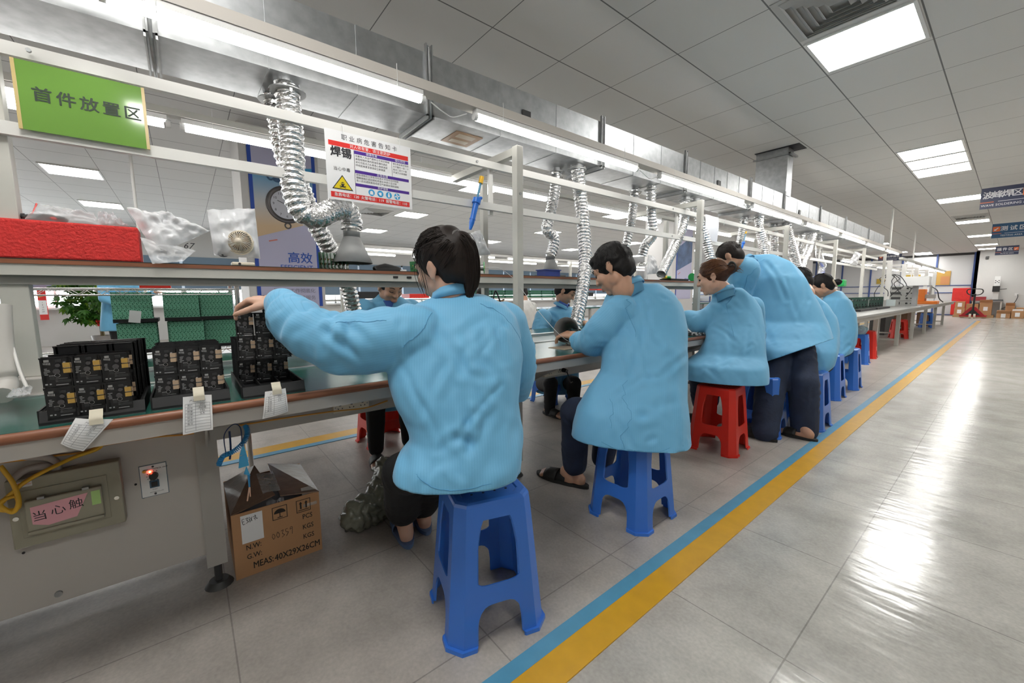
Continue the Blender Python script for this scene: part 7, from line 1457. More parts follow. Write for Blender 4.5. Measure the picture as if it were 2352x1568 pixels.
a = Vector((-2.75,-0.1994,0.9612)); q = MB(); q.box((-.022, 0, -.03), (.022, .0006, .03), M=Matrix.Translation(a) @ Matrix.Rotation(math.pi / 2, 4, 'Z') @ Matrix.Rotation(.15, 4, 'Y')); tag(q.build('paper_slip', paper), 'white slip stuck on the lower left stack of green panels', 'paper')
q = MB(); a, b_ = Vector((-2.9,-0.1806,1.0907)), Vector((-2.9,-0.0528,1.1286)); q.box((-3.0, a.y, 1.103), (-2.9, b_.y, 1.14)); tag(q.build('parts_box', red, bevel=.004), 'flat red box on the wire rack above the green panels', 'box')
# ---------------------------------------------------------------- window side: person, plant, calendar, small desk
rings = [(-9.8, -.86, 1.43, .0, .06, .06), (-9.8, -.87, 1.37, .02, .17, .10), (-9.8, -.88, 1.25, .03, .21, .13), (-9.8, -.89, 1.05, .02, .21, .13), (-9.8, -.91, .85, .02, .22, .14), (-9.8, -.92, .62, .02, .24, .15), (-9.8, -.92, .50, .02, .25, .15)]
sl = [(-9.75, -1.06, 1.30, .075), (-9.62, -1.06, 1.05, .065), (-9.5, -.8, .93, .05)]; s2 = [(-9.8, -.68, 1.32, .075), (-9.7, -.55, 1.10, .065), (-9.55, -.40, 1.15, .05)]
lg = [[(-9.82, -.98, .55, .09), (-9.82, -.98, .30, .07), (-9.82, -.98, .09, .05)], [(-9.82, -.82, .55, .09), (-9.82, -.82, .30, .07), (-9.82, -.82, .09, .05)]]
o, _ = person('standing person in a blue coat by the potted plant, head hidden by the shelf', rings, [sl, s2], ((-9.74, -.82, 1.60), (.9, .5, -.3), (.2, .1, 1)), hands=[((-9.48, -.78, .92), (.3, .9, -.2), (0, 0, -1), {}), ((-9.5, -.36, 1.16), (.5, .8, 0), (0, 0, -1), {})], legs=lg, feet=[(Vector((-9.82, -.98, .07)), Vector((1, 0, 0))), (Vector((-9.82, -.82, .07)), Vector((1, 0, 0)))], voxel=.011, cv=.014, seed=50, amp=.006)
trousers(o, lg, trouser_k, .014); q = MB(); cap_hair(q, (-9.74, -.82, 1.60), (.9, .5, -.3), (.2, .1, 1)); hm = skin(q, .012, 2); link('hair', hm, o); hm.materials.append(hair_b)
leaf = mat('leaf_green', (.045, .16, .012), .4, noise_amt=.5, noise_scale=7, trans=.0); leaf_l = mat('leaf_light', (.20, .36, .03), .4, noise_amt=.3)
t = thing('potted_plant', 'bushy potted plant with hand shaped leaves and a red ribbon, by the window', 'plant', (-11.2, -1.42, 0)); rg = random.Random(4)
q = MB(); q.lathe([(.0, 0), (.13, 0), (.17, .34), (.16, .34), (.15, .30), (0, .30)], 20, Matrix.Translation((-11.2, -1.30, 0))); q.build('pot', mat('pot_grey', (.28, .25, .23), .5), t)
q = MB()
for k in range(5): q.tube(smoothpath([(-11.2 + rg.uniform(-.03, .03), -1.30 + rg.uniform(-.03, .03), .3), (-11.2 + rg.uniform(-.04, .04), -1.31 + rg.uniform(-.04, .04), .8), (-11.2 + rg.uniform(-.15, .15), -1.40 + rg.uniform(-.2, .2), 1.4)]), .016, n=6)
q.build('stem', mat('stem_brown', (.20, .15, .07), .7), t)
for gi, (m_, cnt) in enumerate(((leaf, 300), (leaf_l, 70))):
    q = MB()
    for k in range(cnt):
        c = Vector((-11.1 + rg.gauss(0, .14), -1.42 + rg.gauss(0, .17), rg.uniform(.62, 1.75))); ax = Vector((rg.uniform(.1, 1), rg.uniform(-.8, .8), rg.uniform(-.9, .2))).normalized()
        for j in range(5):
            d_ = (Matrix.Rotation((j - 2) * .55, 3, Vector((.5, .2, .8)).normalized()) @ ax); s_ = d_.cross(Vector((rg.random(), rg.random(), 1))).normalized(); L_ = rg.uniform(.09, .15)
            q.add([c, c + d_ * L_ * .5 + s_ * L_ * .19, c + d_ * L_ + Vector((0, 0, -.02)), c + d_ * L_ * .5 - s_ * L_ * .19], [(0, 1, 2, 3)], 0, True)
    q.build('foliage' if gi == 0 else 'young_foliage', m_, t)
q = MB(); c = Vector((-11.0, -1.30, .60))
for k in range(6): a = k * 1.05; q.tube(smoothpath([c, c + Vector((.03, math.cos(a) * .06, math.sin(a) * .06)), c + Vector((.05, math.cos(a + .6) * .04, math.sin(a + .6) * .04)), c], 5), .014, n=6)
q.build('ribbon', red, t)
t = thing('wall_calendar', 'red and white hanging calendar by the bright window', 'calendar', (-13.4, -2.42, .6)); x = -13.42
q = MB(); q.box((x - .004, -2.50, .60), (x, -2.37, 1.28)); q.build('back_sheet', p_red, t); q = MB(); q.box((x, -2.50, .72), (x + .004, -2.38, 1.03)); q.build('pad', paper, t)
q = MB(); [q.text(s_, .035, frame((x + .0052, -2.44, .98 - i * .05), (0, 1, 0), (0, 0, 1))) for i, s_ in enumerate(('1', '8', '15', '22', '29'))]; q.build('numbers', ink, t); q = MB(); q.bar((x + .001, -2.49, 1.10), (x + .001, -2.39, 1.14), .02, .002, side=(1, 0, 0)); q.build('gold_motif', mat('gold_print', (.6, .4, .1), .5), t)
t = thing('side_desk', 'low white desk by the window at the far left edge', 'desk', (-12.4, -2.9, 0)); q = MB(); q.box((-12.9, -3.6, .55), (-11.9, -2.45, .58)); q.build('top', white, t); q = MB(); q.box((-12.88, -3.55, 0), (-11.95, -2.5, .55)); q.build('cabinet', mat('desk_pink', (.55, .47, .45), .6), t)
q = MB(); q.box((-12.3, -2.75, .58), (-12.1, -2.52, .61)); tag(q.build('notebook', white), 'small stack of white paper on the low desk by the window', 'paper')
# near left: white arm of a stand at the left edge, rack post
q = MB(); q.tube(smoothpath([(-1.72,-0.3981,1.0365), (-1.7,-0.3995,0.9206), (-1.68,-0.3899,0.8417), (-1.66,-0.3855,0.8183), (-1.62,-0.3853,0.8047)]), [.030] * 16 + [.022] * 17, n=14); tag(q.build('stand_arm', mat('arm_white', (.60, .58, .54), .4)), 'thick off white arm standing at the left edge of the bench', 'arm')
q = MB(); q.tube(smoothpath([(-1.7,-0.3743,0.9243), (-1.66,-0.3589,0.862), (-1.6,-0.3378,0.8216)]), .004, n=6); tag(q.build('cable', white_rail), 'thin pale cable hanging at the left edge of the bench', 'cable')
bag('scrap of clear film on the green mat by the left post', ((-1.62,-0.368,0.8111), (-1.62,-0.3319,0.8219), (-1.55,-0.3231,0.8112), (-1.55,-0.3643,0.8101)), .006, 22, film, 12, .008)
# ---------------------------------------------------------------- second production line behind
XS = -7.2
t = thing('assembly_bench', 'second long bench line standing behind the first one', 'workbench', (XS, 8, 0))
q = MB(); q.box((XS - .55, 1.6, .72), (XS + .55, 20, .75)); q.build('top', mat_green, t)
for y in range(2, 20, 3):
    for x in (XS - .45, XS + .45): q = MB(); q.box((x - .025, y - .025, 0), (x + .025, y + .025, .72)); q.build('leg', bench_steel, t)
t = thing('bench_shelf', 'shelf of the second line carrying green trays and boxes', 'shelf', (XS, 8, 1.05)); q = MB(); q.box((XS - .25, 1.6, .98), (XS + .3, 20, 1.01)); q.build('lower_board', steel, t); q = MB(); q.box((XS - .25, 1.6, 1.36), (XS + .25, 20, 1.39)); q.build('upper_board', steel, t)
for y in (2.0, 4.7, 7.4, 10.1, 12.8, 15.5, 18.2):
    t = thing('frame_post', 'pale frame post of the second line behind', 'post', (XS, y, .75), group='posts of the second line'); q = MB(); q.box((XS + .30, y - .025, .75), (XS + .35, y + .025, 1.86)); q.build('post', steel, t); q = MB(); q.box((XS - .35, y - .02, 1.80), (XS + .30, y + .02, 1.84)); q.build('cross_beam', steel, t)
for x in (XS + .32, XS - .42):
    t = thing('lamp_beam', 'pale lamp beam of the second line, ' + ('front' if x > XS else 'rear') + ' row', 'beam', (x, 8, 1.88)); q = MB(); q.box((x - .02, 1.4, 1.875), (x + .02, 20, 1.91)); q.build('beam', white_rail, t)
    for i in range(10): a = 1.75 + i * 1.85; tube_lamp(x, a, a + 1.5, 1.845, 'lit tube lamp of the second line behind, ' + ('front' if x > XS else 'rear') + ' row', 'tube lamps of the second line, %s row' % ('front' if x > XS else 'rear'))
gst = mat('green_tray_stack', (.05, .22, .13), .5, noise_amt=.3, noise_scale=50)
rg = random.Random(8)
for i in range(9):
    y = 4.0 + i * .36
    for k in range(3):
        q = MB(); q.box((XS - .05, y, 1.012 + k * .055), (XS + .25, y + .33, 1.06 + k * .055)); q.box((XS - .06, y - .005, 1.05 + k * .055), (XS + .262, y + .335, 1.06 + k * .055)); tag(q.build('green_tray', gst), 'green tray of a stack on the shelf of the second line', 'tray', 'green trays on the second line')
for i, (y, z_, w_, h_, m_, nm, lab, cat) in enumerate(((2.2, 1.02, .5, .12, black, 'parts_box', 'long black parts box on the second line, behind the young man in sandals', 'box'), (3.2, 1.02, .4, .08, red, 'parts_box', 'flat red box on the second line, right of the young man in sandals', 'box'), (4.4, .76, .42, .2, card, 'carton', 'left brown carton on the bench of the second line', 'carton'), (4.95, .76, .42, .2, card, 'carton', 'right brown carton on the bench of the second line', 'carton'),
        (7.8, 1.02, .55, .1, black, 'parts_box', 'black parts box on the second line, left of the person with a blue shirt', 'box'), (8.5, 1.18, .5, .05, red, 'parts_box', 'thin red box on the second line above the person with a blue shirt', 'box'), (9.4, 1.02, .5, .12, red, 'parts_box', 'upper red box behind the long straight hose', 'box'), (9.4, .88, .5, .1, red, 'parts_box', 'lower red box behind the long straight hose', 'box'), (10.2, 1.02, .5, .1, red, 'parts_box', 'right red box behind the cheek of the seated man', 'box'),
        (9.0, 1.4, .6, .16, mat('maroon', (.3, .03, .04), .5), 'parts_box', 'dark red box on the upper shelf of the second line', 'box'), (6.6, 1.4, .7, .14, dark, 'parts_box', 'row of dark binders on the upper shelf of the second line', 'box'), (12, 1.4, .8, .2, red, 'parts_box', 'red crate on the upper shelf far along the second line', 'box'), (13.5, 1.4, .7, .25, mat('dk_green', (.03, .2, .12), .5), 'parts_box', 'dark green crate far along the second line', 'box'))):
    q = MB(); q.box((XS - .1, y, z_), (XS + .27, y + w_, z_ + h_)); tag(q.build(nm, m_, bevel=.006), lab, cat)
q = MB(); q.box((XS + .30, 7.15, 1.10), (XS + .305, 7.5, 1.34), 0); M_ = frame((XS + .306, 7.32, 1.2), (0, 1, 0), (0, 0, 1)); q.text('注意安全', .05, M_, 1); q.ngon([M_ @ Vector(v) for v in ((-.15, -.05, 0), (-.09, -.05, 0), (-.12, 0, 0))], 2); tag(q.build('notice', [pw, ink, orange]), 'small white notice with a warning triangle on the second line', 'notice')
def seated_back(x, y, coat_, hairm, label, seed, zc=1.07):
    rings = [(x - .03, y, zc - .13, 0, .06, .06), (x - .02, y, zc - .18, 0, .17, .10), (x, y, zc - .30, 0, .21, .13), (x + .02, y, zc - .5, 0, .2, .14), (x + .03, y, zc - .64, 0, .22, .16)]
    sl = [[(x - .02, y + s_ * .19, zc - .24, .075), (x - .1, y + s_ * .25, zc - .42, .06), (x - .36, y + s_ * .15, zc - .3, .045)] for s_ in (-1, 1)]
    lg = [[(x - .02, y + s_ * .1, .46, .08), (x - .42, y + s_ * .12, .48, .07), (x - .42, y + s_ * .12, .08, .045)] for s_ in (-1, 1)]
    o, _ = person(label, rings, sl, ((x - .08, y, zc), (-.9, .0, -.4), (-.35, 0, .9)), hands=[((x - .4, y + s_ * .15, zc - .3), (-1, 0, 0), (0, 0, -1), {}) for s_ in (-1, 1)], legs=lg, feet=[(Vector((x - .42, y + s_ * .12, .07)), Vector((-1, 0, 0))) for s_ in (-1, 1)], voxel=.011, cv=.014, seed=seed, coat=coat_, amp=.005, face=False)
    trousers(o, lg, trouser_k, .014); q = MB(); cap_hair(q, (x - .08, y, zc), (-.9, 0, -.4), (-.35, 0, .9), thick=.008); hm = skin(q, .012, 2); link('hair', hm, o); hm.materials.append(hairm)
    s_ = dup(st, (x + .02, y, 0), .1, 'blue plastic stool under the ' + label.split(',')[0], G); return o
tee = mat('white_shirt', (.66, .65, .62), .8)
seated_back(-5.75, 4.02, coat_m, hair_b, 'dark haired person in blue on the second line, seen beside the tall post', 61)
seated_back(-5.6, 4.85, tee, hair_b, 'person in a white shirt on the second line, partly behind the tall post', 62, 1.10)

# ---------------------------------------------------------------- grey test table that continues the line
gt = mat('grey_table', (.28, .28, .27), .3, noise_amt=.1); t = thing('test_table', 'long grey steel table carrying test equipment, continuing the bench line', 'table', (-1.7, 13, 0))
q = MB(); q.box((-2.3, 6.42, .722), (-1.22, 20.5, .752)); q.build('top', gt, t)
q = MB(); q.box((-2.28, 6.5, .66), (-1.26, 20.4, .72)); q.build('apron', bench_steel, t)
for y in (8.9, 11.0, 12.85, 14.9, 17.0, 19.2):
    for x in (-1.40, -2.2): q = MB(); q.box((x - .03, y - .03, 0), (x + .03, y + .03, .68)); q.build('leg', steel, t)
    q = MB(); q.box((-2.18, y - .015, .10), (-1.42, y + .015, .13)); q.build('stretcher', steel, t)
rg = random.Random(15)
for k in range(2):
    y = 8.5 + k * 1.3; t = thing('board_tray', ('near' if k == 0 else 'far') + ' black tray of green and silver boards on the grey table', 'tray', (-1.7, y, .752)); q = MB(); q.box((-1.86, y - .1, .752), (-1.52, y + 1.05, .785)); q.build('base', tray_m, t)
fb = MB(); fb.box((-.001, -.12, 0), (.001, .12, .19), 0)
fb.box((.001, -.09, .03), (.012, .02, .15), 2); fb.box((-.012, .03, .04), (-.001, .10, .16), 3)
for i in range(14): x, z = rg.uniform(-.11, .09), rg.uniform(.01, .16); fb.box((.001, x, z), (rg.uniform(.004, .015), x + rg.uniform(.01, .03), z + rg.uniform(.01, .03)), rg.choice((1, 2, 3)))
fbm = fb.build('tmp', [mat('pcb_dark_green', (.012, .05, .035), .3), chip, tin, white]).data; bpy.data.objects.remove(bpy.data.objects['tmp'])
for k in range(2):
    for i in range(5):
        o = bpy.data.objects.new('circuit_board', fbm); COL.objects.link(o); o.location = (-1.69, 8.52 + k * 1.3 + i * .235, .785); o.rotation_euler = (0, 0, -.45 + rg.uniform(-.08, .08)); tag(o, 'dark green board standing in the %s tray on the grey table' % ('near' if k == 0 else 'far'), 'circuit board', 'boards in the %s grey table tray' % ('near' if k == 0 else 'far'))
q = MB(); M_ = Matrix.Translation((-1.53, 10.95, .79)) @ Matrix.Rotation(.3, 4, 'Z'); q.box((-.07, -.002, 0), (.07, .002, .13), M=M_); tag(q.build('test_display', mat('display_silver', (.6, .68, .68), .2, .4)), 'silver board leaning at the far end of the board trays', 'display')
# frame of the test table with its own lamps
for i, y in enumerate((11.8, 13.6, 15.6, 17.6, 19.6)):
    t = thing('frame_post', 'grey frame post on the test table, ' + ('nearest', 'second', 'third', 'fourth', 'farthest')[i] + ' of five', 'post', (-1.72, y, .752)); q = MB(); q.box((-1.76, y - .03, .752), (-1.68, y + .03, 1.72)); q.build('post', white_rail, t); q = MB(); q.box((-2.4, y - .02, 1.70), (-1.68, y + .02, 1.74)); q.build('cross_beam', white_rail, t)
t = thing('lamp_beam', 'pale beam with tube lamps over the grey test table', 'beam', (-1.56, 16, 1.70)); q = MB(); q.box((-1.60, 11.9, 1.755), (-1.54, 20.6, 1.80)); q.build('beam', steel, t)
for i, (a, c) in enumerate(((12.5, 13.6), (14.9, 17.2), (17.4, 20.2))): tube_lamp(-1.56, a, c, 1.72, ('near short', 'middle', 'far')[i] + ' tube lamp over the grey test table', 'tube lamps over the test table')
t = thing('lamp_beam', 'rear lamp beam behind the frame of the test table', 'beam', (-2.5, 16, 1.8)); q = MB(); q.box((-2.52, 11.3, 1.812), (-2.41, 20.9, 1.84)); q.build('beam', steel, t)
for i in range(5): a = 11.5 + i * 1.9; tube_lamp(-2.5, a, a + 1.5, 1.78, 'lit tube lamp behind the frame of the test table', 'rear tube lamps over the test table')
inst = mat('instrument_grey', (.40, .40, .38), .5); rg = random.Random(3)
for k in range(4):
    t = thing('test_instrument', ('lowest', 'second lowest', 'second highest', 'top')[k] + ' grey instrument of the stack on the test table', 'instrument', (-1.6, 13.2, .752 + k * .115)); q = MB(); z = .752 + k * .115; q.box((-1.85, 13.0, z), (-1.42, 13.5, z + .11)); q.build('case', inst, t, bevel=.006); q = MB(); q.box((-1.82, 12.994, z + .03), (-1.66, 13.0, z + .085)); q.build('screen', dark, t)
    q = MB(); q.cyl((-1.55, 13.0, z + .055), (-1.55, 12.985, z + .055), .02, n=12); q.cyl((-1.48, 13.0, z + .055), (-1.48, 12.985, z + .055), .012, n=12); q.build('knob', black, t)
q = MB()
for i in range(9): q.box((-1.86 + .0, 11.6 + i * .11, .752), (-1.62, 11.68 + i * .11, .90))
for k in range(9):
    q = MB(); y = 11.6 + k * .11; q.box((-1.86, y, .752), (-1.62, y + .08, .90)); tag(q.build('power_module', inst, bevel=.004), 'small grey power module in the row on the test table', 'module', 'power modules on the test table')
q = MB(); q.box((-1.60, 12.4, 1.20), (-1.16, 12.8, 1.40)); tag(q.build('monitor_box', white, bevel=.008), 'white box raised over the test table in front of the posts', 'box')
t = thing('monitor_stand', 'grey stand under the white box on the test table', 'stand', (-1.35, 12.6, .752)); q = MB(); q.box((-1.42, 12.55, .752), (-1.34, 12.65, 1.20)); q.build('column', grey, t); q = MB(); q.box((-1.5, 12.45, .752), (-1.25, 12.75, .765)); q.build('foot', grey, t)
for i in range(7):
    a = Vector((-1.72 + rg.uniform(-.06, .06), 11.9 + rg.uniform(-.2, .2), 1.45)); pts = [a]
    for k in range(5): pts.append(pts[-1] + Vector((rg.uniform(-.10, .10), rg.uniform(-.16, .16), -rg.uniform(.03, .16))))
    q = MB(); q.tube(smoothpath(pts, 5), .007, n=6); tag(q.build('cable', black), 'black cable in the tangle hanging over the test table', 'cable', 'cable tangle over the test table')
t = thing('bench_machine', 'orange bench machine at the far end of the test table', 'machine', (-1.4, 15.2, .752)); oran = mat('machine_orange', (.80, .20, .02), .45); q = MB(); q.box((-1.60, 15.0, .752), (-1.22, 15.5, .83)); q.box((-1.60, 15.05, .83), (-1.46, 15.45, 1.14)); q.build('frame', oran, t, bevel=.01)
q = MB(); q.box((-1.46, 15.1, .9), (-1.28, 15.35, 1.0)); q.cyl((-1.38, 15.2, 1.0), (-1.38, 15.2, 1.24), .025, n=12); q.build('head', inst, t); q = MB(); q.tube(smoothpath([(-1.36, 15.2, 1.2), (-1.25, 15.1, 1.1), (-1.2, 15.1, .9), (-1.12, 15.1, .80)]), .012, n=6); q.build('hose', black, t)
# shelf goods far along the line
for i, (y, x, w_, l_, h_, m_, nm, lab, cat) in enumerate(((5.35, -2.05, .2, .25, .09, red, 'parts_box', 'red box on the shelf just right of the bent over person', 'box'), (6.5, -2.0, .22, .3, .06, black, 'parts_tray', 'black tray on the shelf over the person with the bun', 'tray'), (7.0, -2.0, .2, .4, .05, dark, 'parts_tray', 'dark tray on the shelf before the yellow cup', 'tray'), (8.0, -2.02, .26, .5, .11, black, 'parts_box', 'black box with papers on top near the shelf end', 'box'))):
    q = MB(); q.box((x - w_ / 2, y, ZSH), (x + w_ / 2, y + l_, ZSH + h_)); tag(q.build(nm, m_, bevel=.004), lab, cat)
t = thing('paper_stack', 'loose papers and a blue folder on the black box at the shelf end', 'paper', (-2.02, 8.2, ZSH + .11))
for k in range(5): q = MB(); q.box((-.1, -.15, 0), (.1, .15, .004), M=Matrix.Translation((-2.02, 8.22, ZSH + .111 + k * .012)) @ Matrix.Rotation(rg.uniform(-.3, .3), 4, 'Z') @ Matrix.Rotation(.12, 4, 'X')); q.build('sheet', paper if k < 4 else bblue, t)
t = thing('cup', 'yellow cup with a brush in it on the shelf', 'cup', (-1.97, 7.55, ZSH)); q = MB(); q.lathe([(0, 0), (.05, 0), (.055, .10), (.05, .10), (.045, .01), (0, .01)], 16, Matrix.Translation((-1.97, 7.55, ZSH))); q.build('cup_body', p_yel, t); q = MB(); q.cyl((-1.97, 7.55, ZSH + .02), (-1.97, 7.40, ZSH + .17), .006, n=6); q.build('brush', white, t)
t = thing('pliers', 'black handled pliers hanging from the lower rail over the person with the bun', 'pliers', (-1.87, 6.6, 1.4))
for s_ in (-1, 1): q = MB(); q.tube(smoothpath([(-1.87, 6.62, 1.52), (-1.87, 6.62 + s_ * .01, 1.47), (-1.87, 6.62 + s_ * .06, 1.43), (-1.87, 6.62 + s_ * .055, 1.36)]), .007, n=6); q.build('handle', black, t)
bag('clear bag hanging from the upper rail near the line end', ((-1.88,9.548,1.8131), (-1.88,9.9552,1.7902), (-1.88,9.7711,1.5568), (-1.88,9.2586,1.5669)), .02, 31, film_w, 12, .02)
q = MB(); p = Vector((-2.05,9.6488,1.3204)); q.box((p.x - .05, p.y - .1, ZSH), (p.x + .05, p.y + .1, ZSH + .13)); tag(q.build('label_machine', green_p, bevel=.02), 'green and silver tape machine on the shelf near its end', 'machine')
# under the table, and on the stool
q = MB(); chain(q, [(-1.41, 7.78, .47, .07), (-1.40, 7.98, .50, .06)]); me = skin(q, .012, 3); v_, n_ = get_v(me); rng = np.random.RandomState(4); v_ = v_ + n_ * ((np.abs(np.sin(v_ @ (rng.randn(3) * 40))) - .5) * .02)[:, None]; v_[:, 2] = np.maximum(v_[:, 2], .442); set_v(me, v_); me.materials.append(mat('blue_film', (.25, .45, .55), .2, alpha=.6)); tag(link('plastic_bag', me), 'clear blue plastic bag lying on the blue stool under the table end', 'bag')
for (x, y, w_, l_, h_, lab) in ((-2.0, 9.6, .4, .5, .42, 'brown carton under the near end of the grey table'), (-2.05, 15.5, .5, 1.2, .5, 'brown carton under the far end of the grey table'), (-1.75, 18.2, .3, .5, .42, 'tall brown carton beside the far table leg')):
    q = MB(); q.box((x - w_ / 2, y, 0), (x + w_ / 2, y + l_, h_)); tag(q.build('carton', card_d, bevel=.004), lab, 'carton')
t = thing('computer_case', 'black computer case standing under the grey table', 'computer', (-2.1, 13.9, 0)); q = MB(); q.box((-2.25, 13.5, 0), (-1.95, 14.6, .48)); q.build('case', dark, t, bevel=.01)
# far small worker
rings = [(-2.9, 10.6, 1.06, .06, .0, .05), (-2.9, 10.6, 1.0, .16, 0, .1), (-2.9, 10.6, .85, .2, 0, .13), (-2.9, 10.6, .6, .2, 0, .14), (-2.9, 10.6, .48, .22, 0, .16)]
sl = [[(-2.9 + s_ * .18, 10.6, .95, .07), (-2.85 + s_ * .22, 10.5, .78, .06), (-2.6 + s_ * .1, 10.45, .84, .045)] for s_ in (-1, 1)]
o, _ = person('tiny masked worker in blue behind the far frame posts', rings, sl, ((-2.88, 10.55, 1.17), (.8, -.4, -.3), (.2, 0, 1)), legs=[[(-2.9, 10.6, .47, .08), (-2.55, 10.5, .48, .07), (-2.55, 10.5, .08, .05)]], voxel=.013, cv=.016, seed=70)
q = MB(); cap_hair(q, (-2.88, 10.55, 1.17), (.8, -.4, -.3), (.2, 0, 1)); hm = skin(q, .012, 2); link('hair', hm, o); hm.materials.append(hair_b)
P, s, f_, u = hframe((-2.88, 10.55, 1.17), (.8, -.4, -.3), (.2, 0, 1)); q = MB(); q.ell(P(0, .075, -.055), (.045, .035, .05), Matrix((s, f_, u)).transposed()); q.build('face_mask', mat('mask_blue', (.35, .55, .75), .7), o); dup(st, (-2.92, 10.6, 0), .1, 'blue plastic stool under the tiny masked worker', G)
# ---------------------------------------------------------------- end wall group
t = thing('pallet_jack', 'red hand pallet jack with a black loop handle, parked at the end wall', 'pallet jack', (-.95, 24.6, 0)); pr = mat('jack_red', (.45, .02, .03), .4)
q = MB(); q.add([(-1.36, 24.9, .06), (-.62, 24.9, .06), (-.92, 24.75, .46), (-1.06, 24.75, .46), (-1.36, 24.98, .06), (-.62, 24.98, .06), (-.92, 24.83, .46), (-1.06, 24.83, .46)], [(0, 1, 2, 3), (7, 6, 5, 4), (0, 4, 5, 1), (1, 5, 6, 2), (2, 6, 7, 3), (3, 7, 4, 0)]); q.build('body', pr, t)
q = MB(); q.ngon([(-1.22, 24.89, .10), (-.76, 24.89, .10), (-.99, 24.755, .38)]); q.build('dark_panel', dark, t, solid=.004)
for x in (-1.28, -.70): q = MB(); q.box((x - .08, 24.95, .06), (x + .08, 25.5, .12)); q.build('fork', pr, t)
q = MB(); q.cyl((-.99, 24.72, .2), (-.97, 24.5, .98), .03, n=10); q.build('handle_shaft', black, t); q = MB(); q.tube(smoothpath([(-.97, 24.52, .93), (-1.12, 24.5, .96), (-1.19, 24.48, 1.05), (-1.16, 24.46, 1.16), (-.97, 24.45, 1.18), (-.80, 24.46, 1.16), (-.77, 24.48, 1.05), (-.84, 24.5, .96), (-.97, 24.52, .93)]), .018, n=8); q.build('handle_loop', black, t)
for x in (-1.05, -.93): q = MB(); q.cyl((x - .03, 24.72, .09), (x + .03, 24.72, .09), .09, n=18); q.build('wheel', mat('wheel_cream', (.6, .5, .4), .5), t)
def crate(x0, x1, y, z1, label, lab=True, open_=False, d_=.4, z0_=0):
    t = thing('carton', label, 'carton', ((x0 + x1) / 2, y + d_ / 2, z0_)); q = MB(); q.box((x0, y, z0_), (x1, y + d_, z1)); q.build('body', card, t, bevel=.006)
    if open_:
        for s_ in (0, 1): q = MB(); q.add([(x0, y + s_ * d_, z1), (x1, y + s_ * d_, z1), (x1, y + (s_ * 2 - 1) * .12 + s_ * d_ * .0 + .0 + (d_ if s_ else 0), z1 + .1), (x0, y + (s_ * 2 - 1) * .12 + (d_ if s_ else 0), z1 + .1)], [(0, 1, 2, 3)]); q.build('flap', card, t, solid=.006)
    if lab: q = MB(); c = (x0 + x1) / 2; q.box((c - .06, y - .003, (z0_ + z1) / 2 - .08), (c + .06, y, (z0_ + z1) / 2 + .08)); q.build('label', paper, t)
q = MB(); q.box((-1.58, 25.6, .0), (-.45, 26.5, .10)); tag(q.build('wood_pallet', mat('pallet_wood', (.42, .26, .13), .7)), 'low wooden pallet behind the red pallet jack', 'pallet')
crate(-1.56, -1.26, 25.7, .38, 'lower carton of the left stack on the pallet', z0_=.10); crate(-1.55, -1.27, 25.7, .66, 'upper carton of the left stack on the pallet', z0_=.385); crate(-1.24, -.9, 25.9, .56, 'carton behind the shaft of the pallet jack', z0_=.10); crate(-.86, -.52, 25.75, .63, 'tall open carton right of the pallet jack', open_=True, z0_=.10)
crate(-.38, -.02, 25.6, .20, 'low open carton on the floor by the end wall', open_=True); crate(-.17, .07, 26.05, .5, 'brown open carton behind the low one by the end wall', lab=False, open_=True); crate(.0, .31, 25.6, .30, 'carton with a bin of white goods, farthest right by the wall', open_=False); crate(.10, .36, 26.05, .42, 'brown carton behind the farthest right one', lab=False)
q = MB(); q.box((.02, 25.65, .30), (.29, 25.95, .36)); tag(q.build('goods_bundle', white), 'white goods lying on the farthest right carton', 'goods')
q = MB(); q.box((-1.72, 26.5, .06), (-1.18, 26.58, 1.24)); tag(q.build('foam_sheet', foam, bevel=.02), 'tall red foam sheet standing at the left end of the white wall', 'foam sheet')
t = thing('side_table', 'narrow steel table against the white end wall', 'table', (-.7, 26.3, 0)); q = MB(); q.box((-1.12, 26.1, .665), (-.25, 26.55, .69)); q.build('top', grey, t)
for x in (-1.08, -.30):
    for y in (26.14, 26.5): q = MB(); q.box((x - .02, y - .02, 0), (x + .02, y + .02, .665)); q.build('leg', steel, t)
q = MB(); q.box((-1.14, 26.12, .69), (-.72, 26.4, .86)); tag(q.build('tool_box', mat('maroon', (.3, .03, .04), .5), bevel=.01), 'dark red flat box on the steel table by the end wall', 'box')
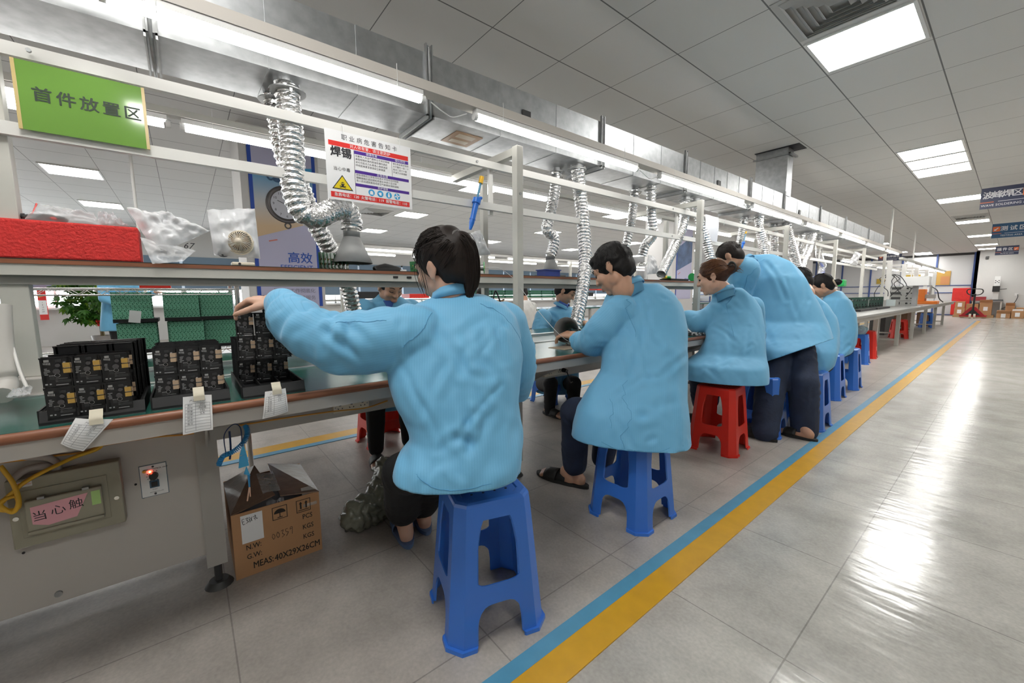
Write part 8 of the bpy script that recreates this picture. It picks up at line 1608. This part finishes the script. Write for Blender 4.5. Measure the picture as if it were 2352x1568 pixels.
t = thing('drill_stand', 'white upright test stand with a black head on the steel table', 'machine', (-.48, 26.3, .69)); q = MB(); q.box((-.62, 26.15, .69), (-.26, 26.45, .74)); q.build('base', dark, t); q = MB(); q.box((-.55, 26.25, .74), (-.40, 26.4, 1.70)); q.build('column', white, t); q = MB(); q.box((-.58, 26.12, 1.06), (-.38, 26.25, 1.30)); q.build('head', black, t); q = MB(); q.tube([(-.38, 26.2, 1.16), (-.2, 26.15, 1.18)], .012, n=6); q.build('lever', black, t)
q = MB()
for k, (x, z) in enumerate(((-.52, 1.52), (-.43, 1.52), (-.475, 1.48), (-.52, 1.44), (-.43, 1.44))): q.cyl((x, 26.25, z), (x, 26.246, z), .018, n=10)
q.build('button', ink, t)
q = MB(); q.box((-.88, 26.5, 2.44), (-.79, 26.6, 2.55)); tag(q.build('security_camera', dark, bevel=.01), 'small dark security camera high on the white end wall', 'camera')
t = thing('wall_socket', 'wall socket with a black plug and drooping cord on the end wall', 'socket', (.06, 26.58, .82)); q = MB(); q.box((.02, 26.585, .90), (.12, 26.6, 1.0)); q.build('plate', white, t); q = MB(); q.tube(smoothpath([(.10, 26.57, .95), (.10, 26.5, .80), (.0, 26.5, .55), (-.3, 26.45, .35)]), .010, n=6); q.build('cord', black, t); q = MB(); q.box((.12, 26.58, .93), (1.2, 26.6, .95)); q.build('conduit', white_rail, t)
t = thing('wall_poster', 'yellow brown poster on the far grey partition', 'poster', (-2.1, 27.15, 1.4)); q = MB(); q.box((-2.32, 27.17, 1.38), (-1.88, 27.6, 2.02)); q.build('sheet', mat('poster_yellow', (.55, .33, .08), .5), t); q = MB(); q.box((-2.18, 27.162, 1.42), (-1.9, 27.17, 1.78)); q.build('picture', mat('poster_orange', (.55, .25, .10), .5), t)
for i, (x0_, x1, z0_, z1) in enumerate(((-3.35, -3.1, 1.55, 1.9), (-3.0, -2.85, 1.55, 1.9), (-4.4, -4.1, 1.5, 1.75))): q = MB(); q.box((x0_, 27.17, z0_), (x1, 27.6, z1)); tag(q.build('wall_poster', mat('poster_olive', (.40, .27, .03), .5)), ('left', 'right', 'far left')[i] + ' small olive poster on the partition behind the test table', 'poster')
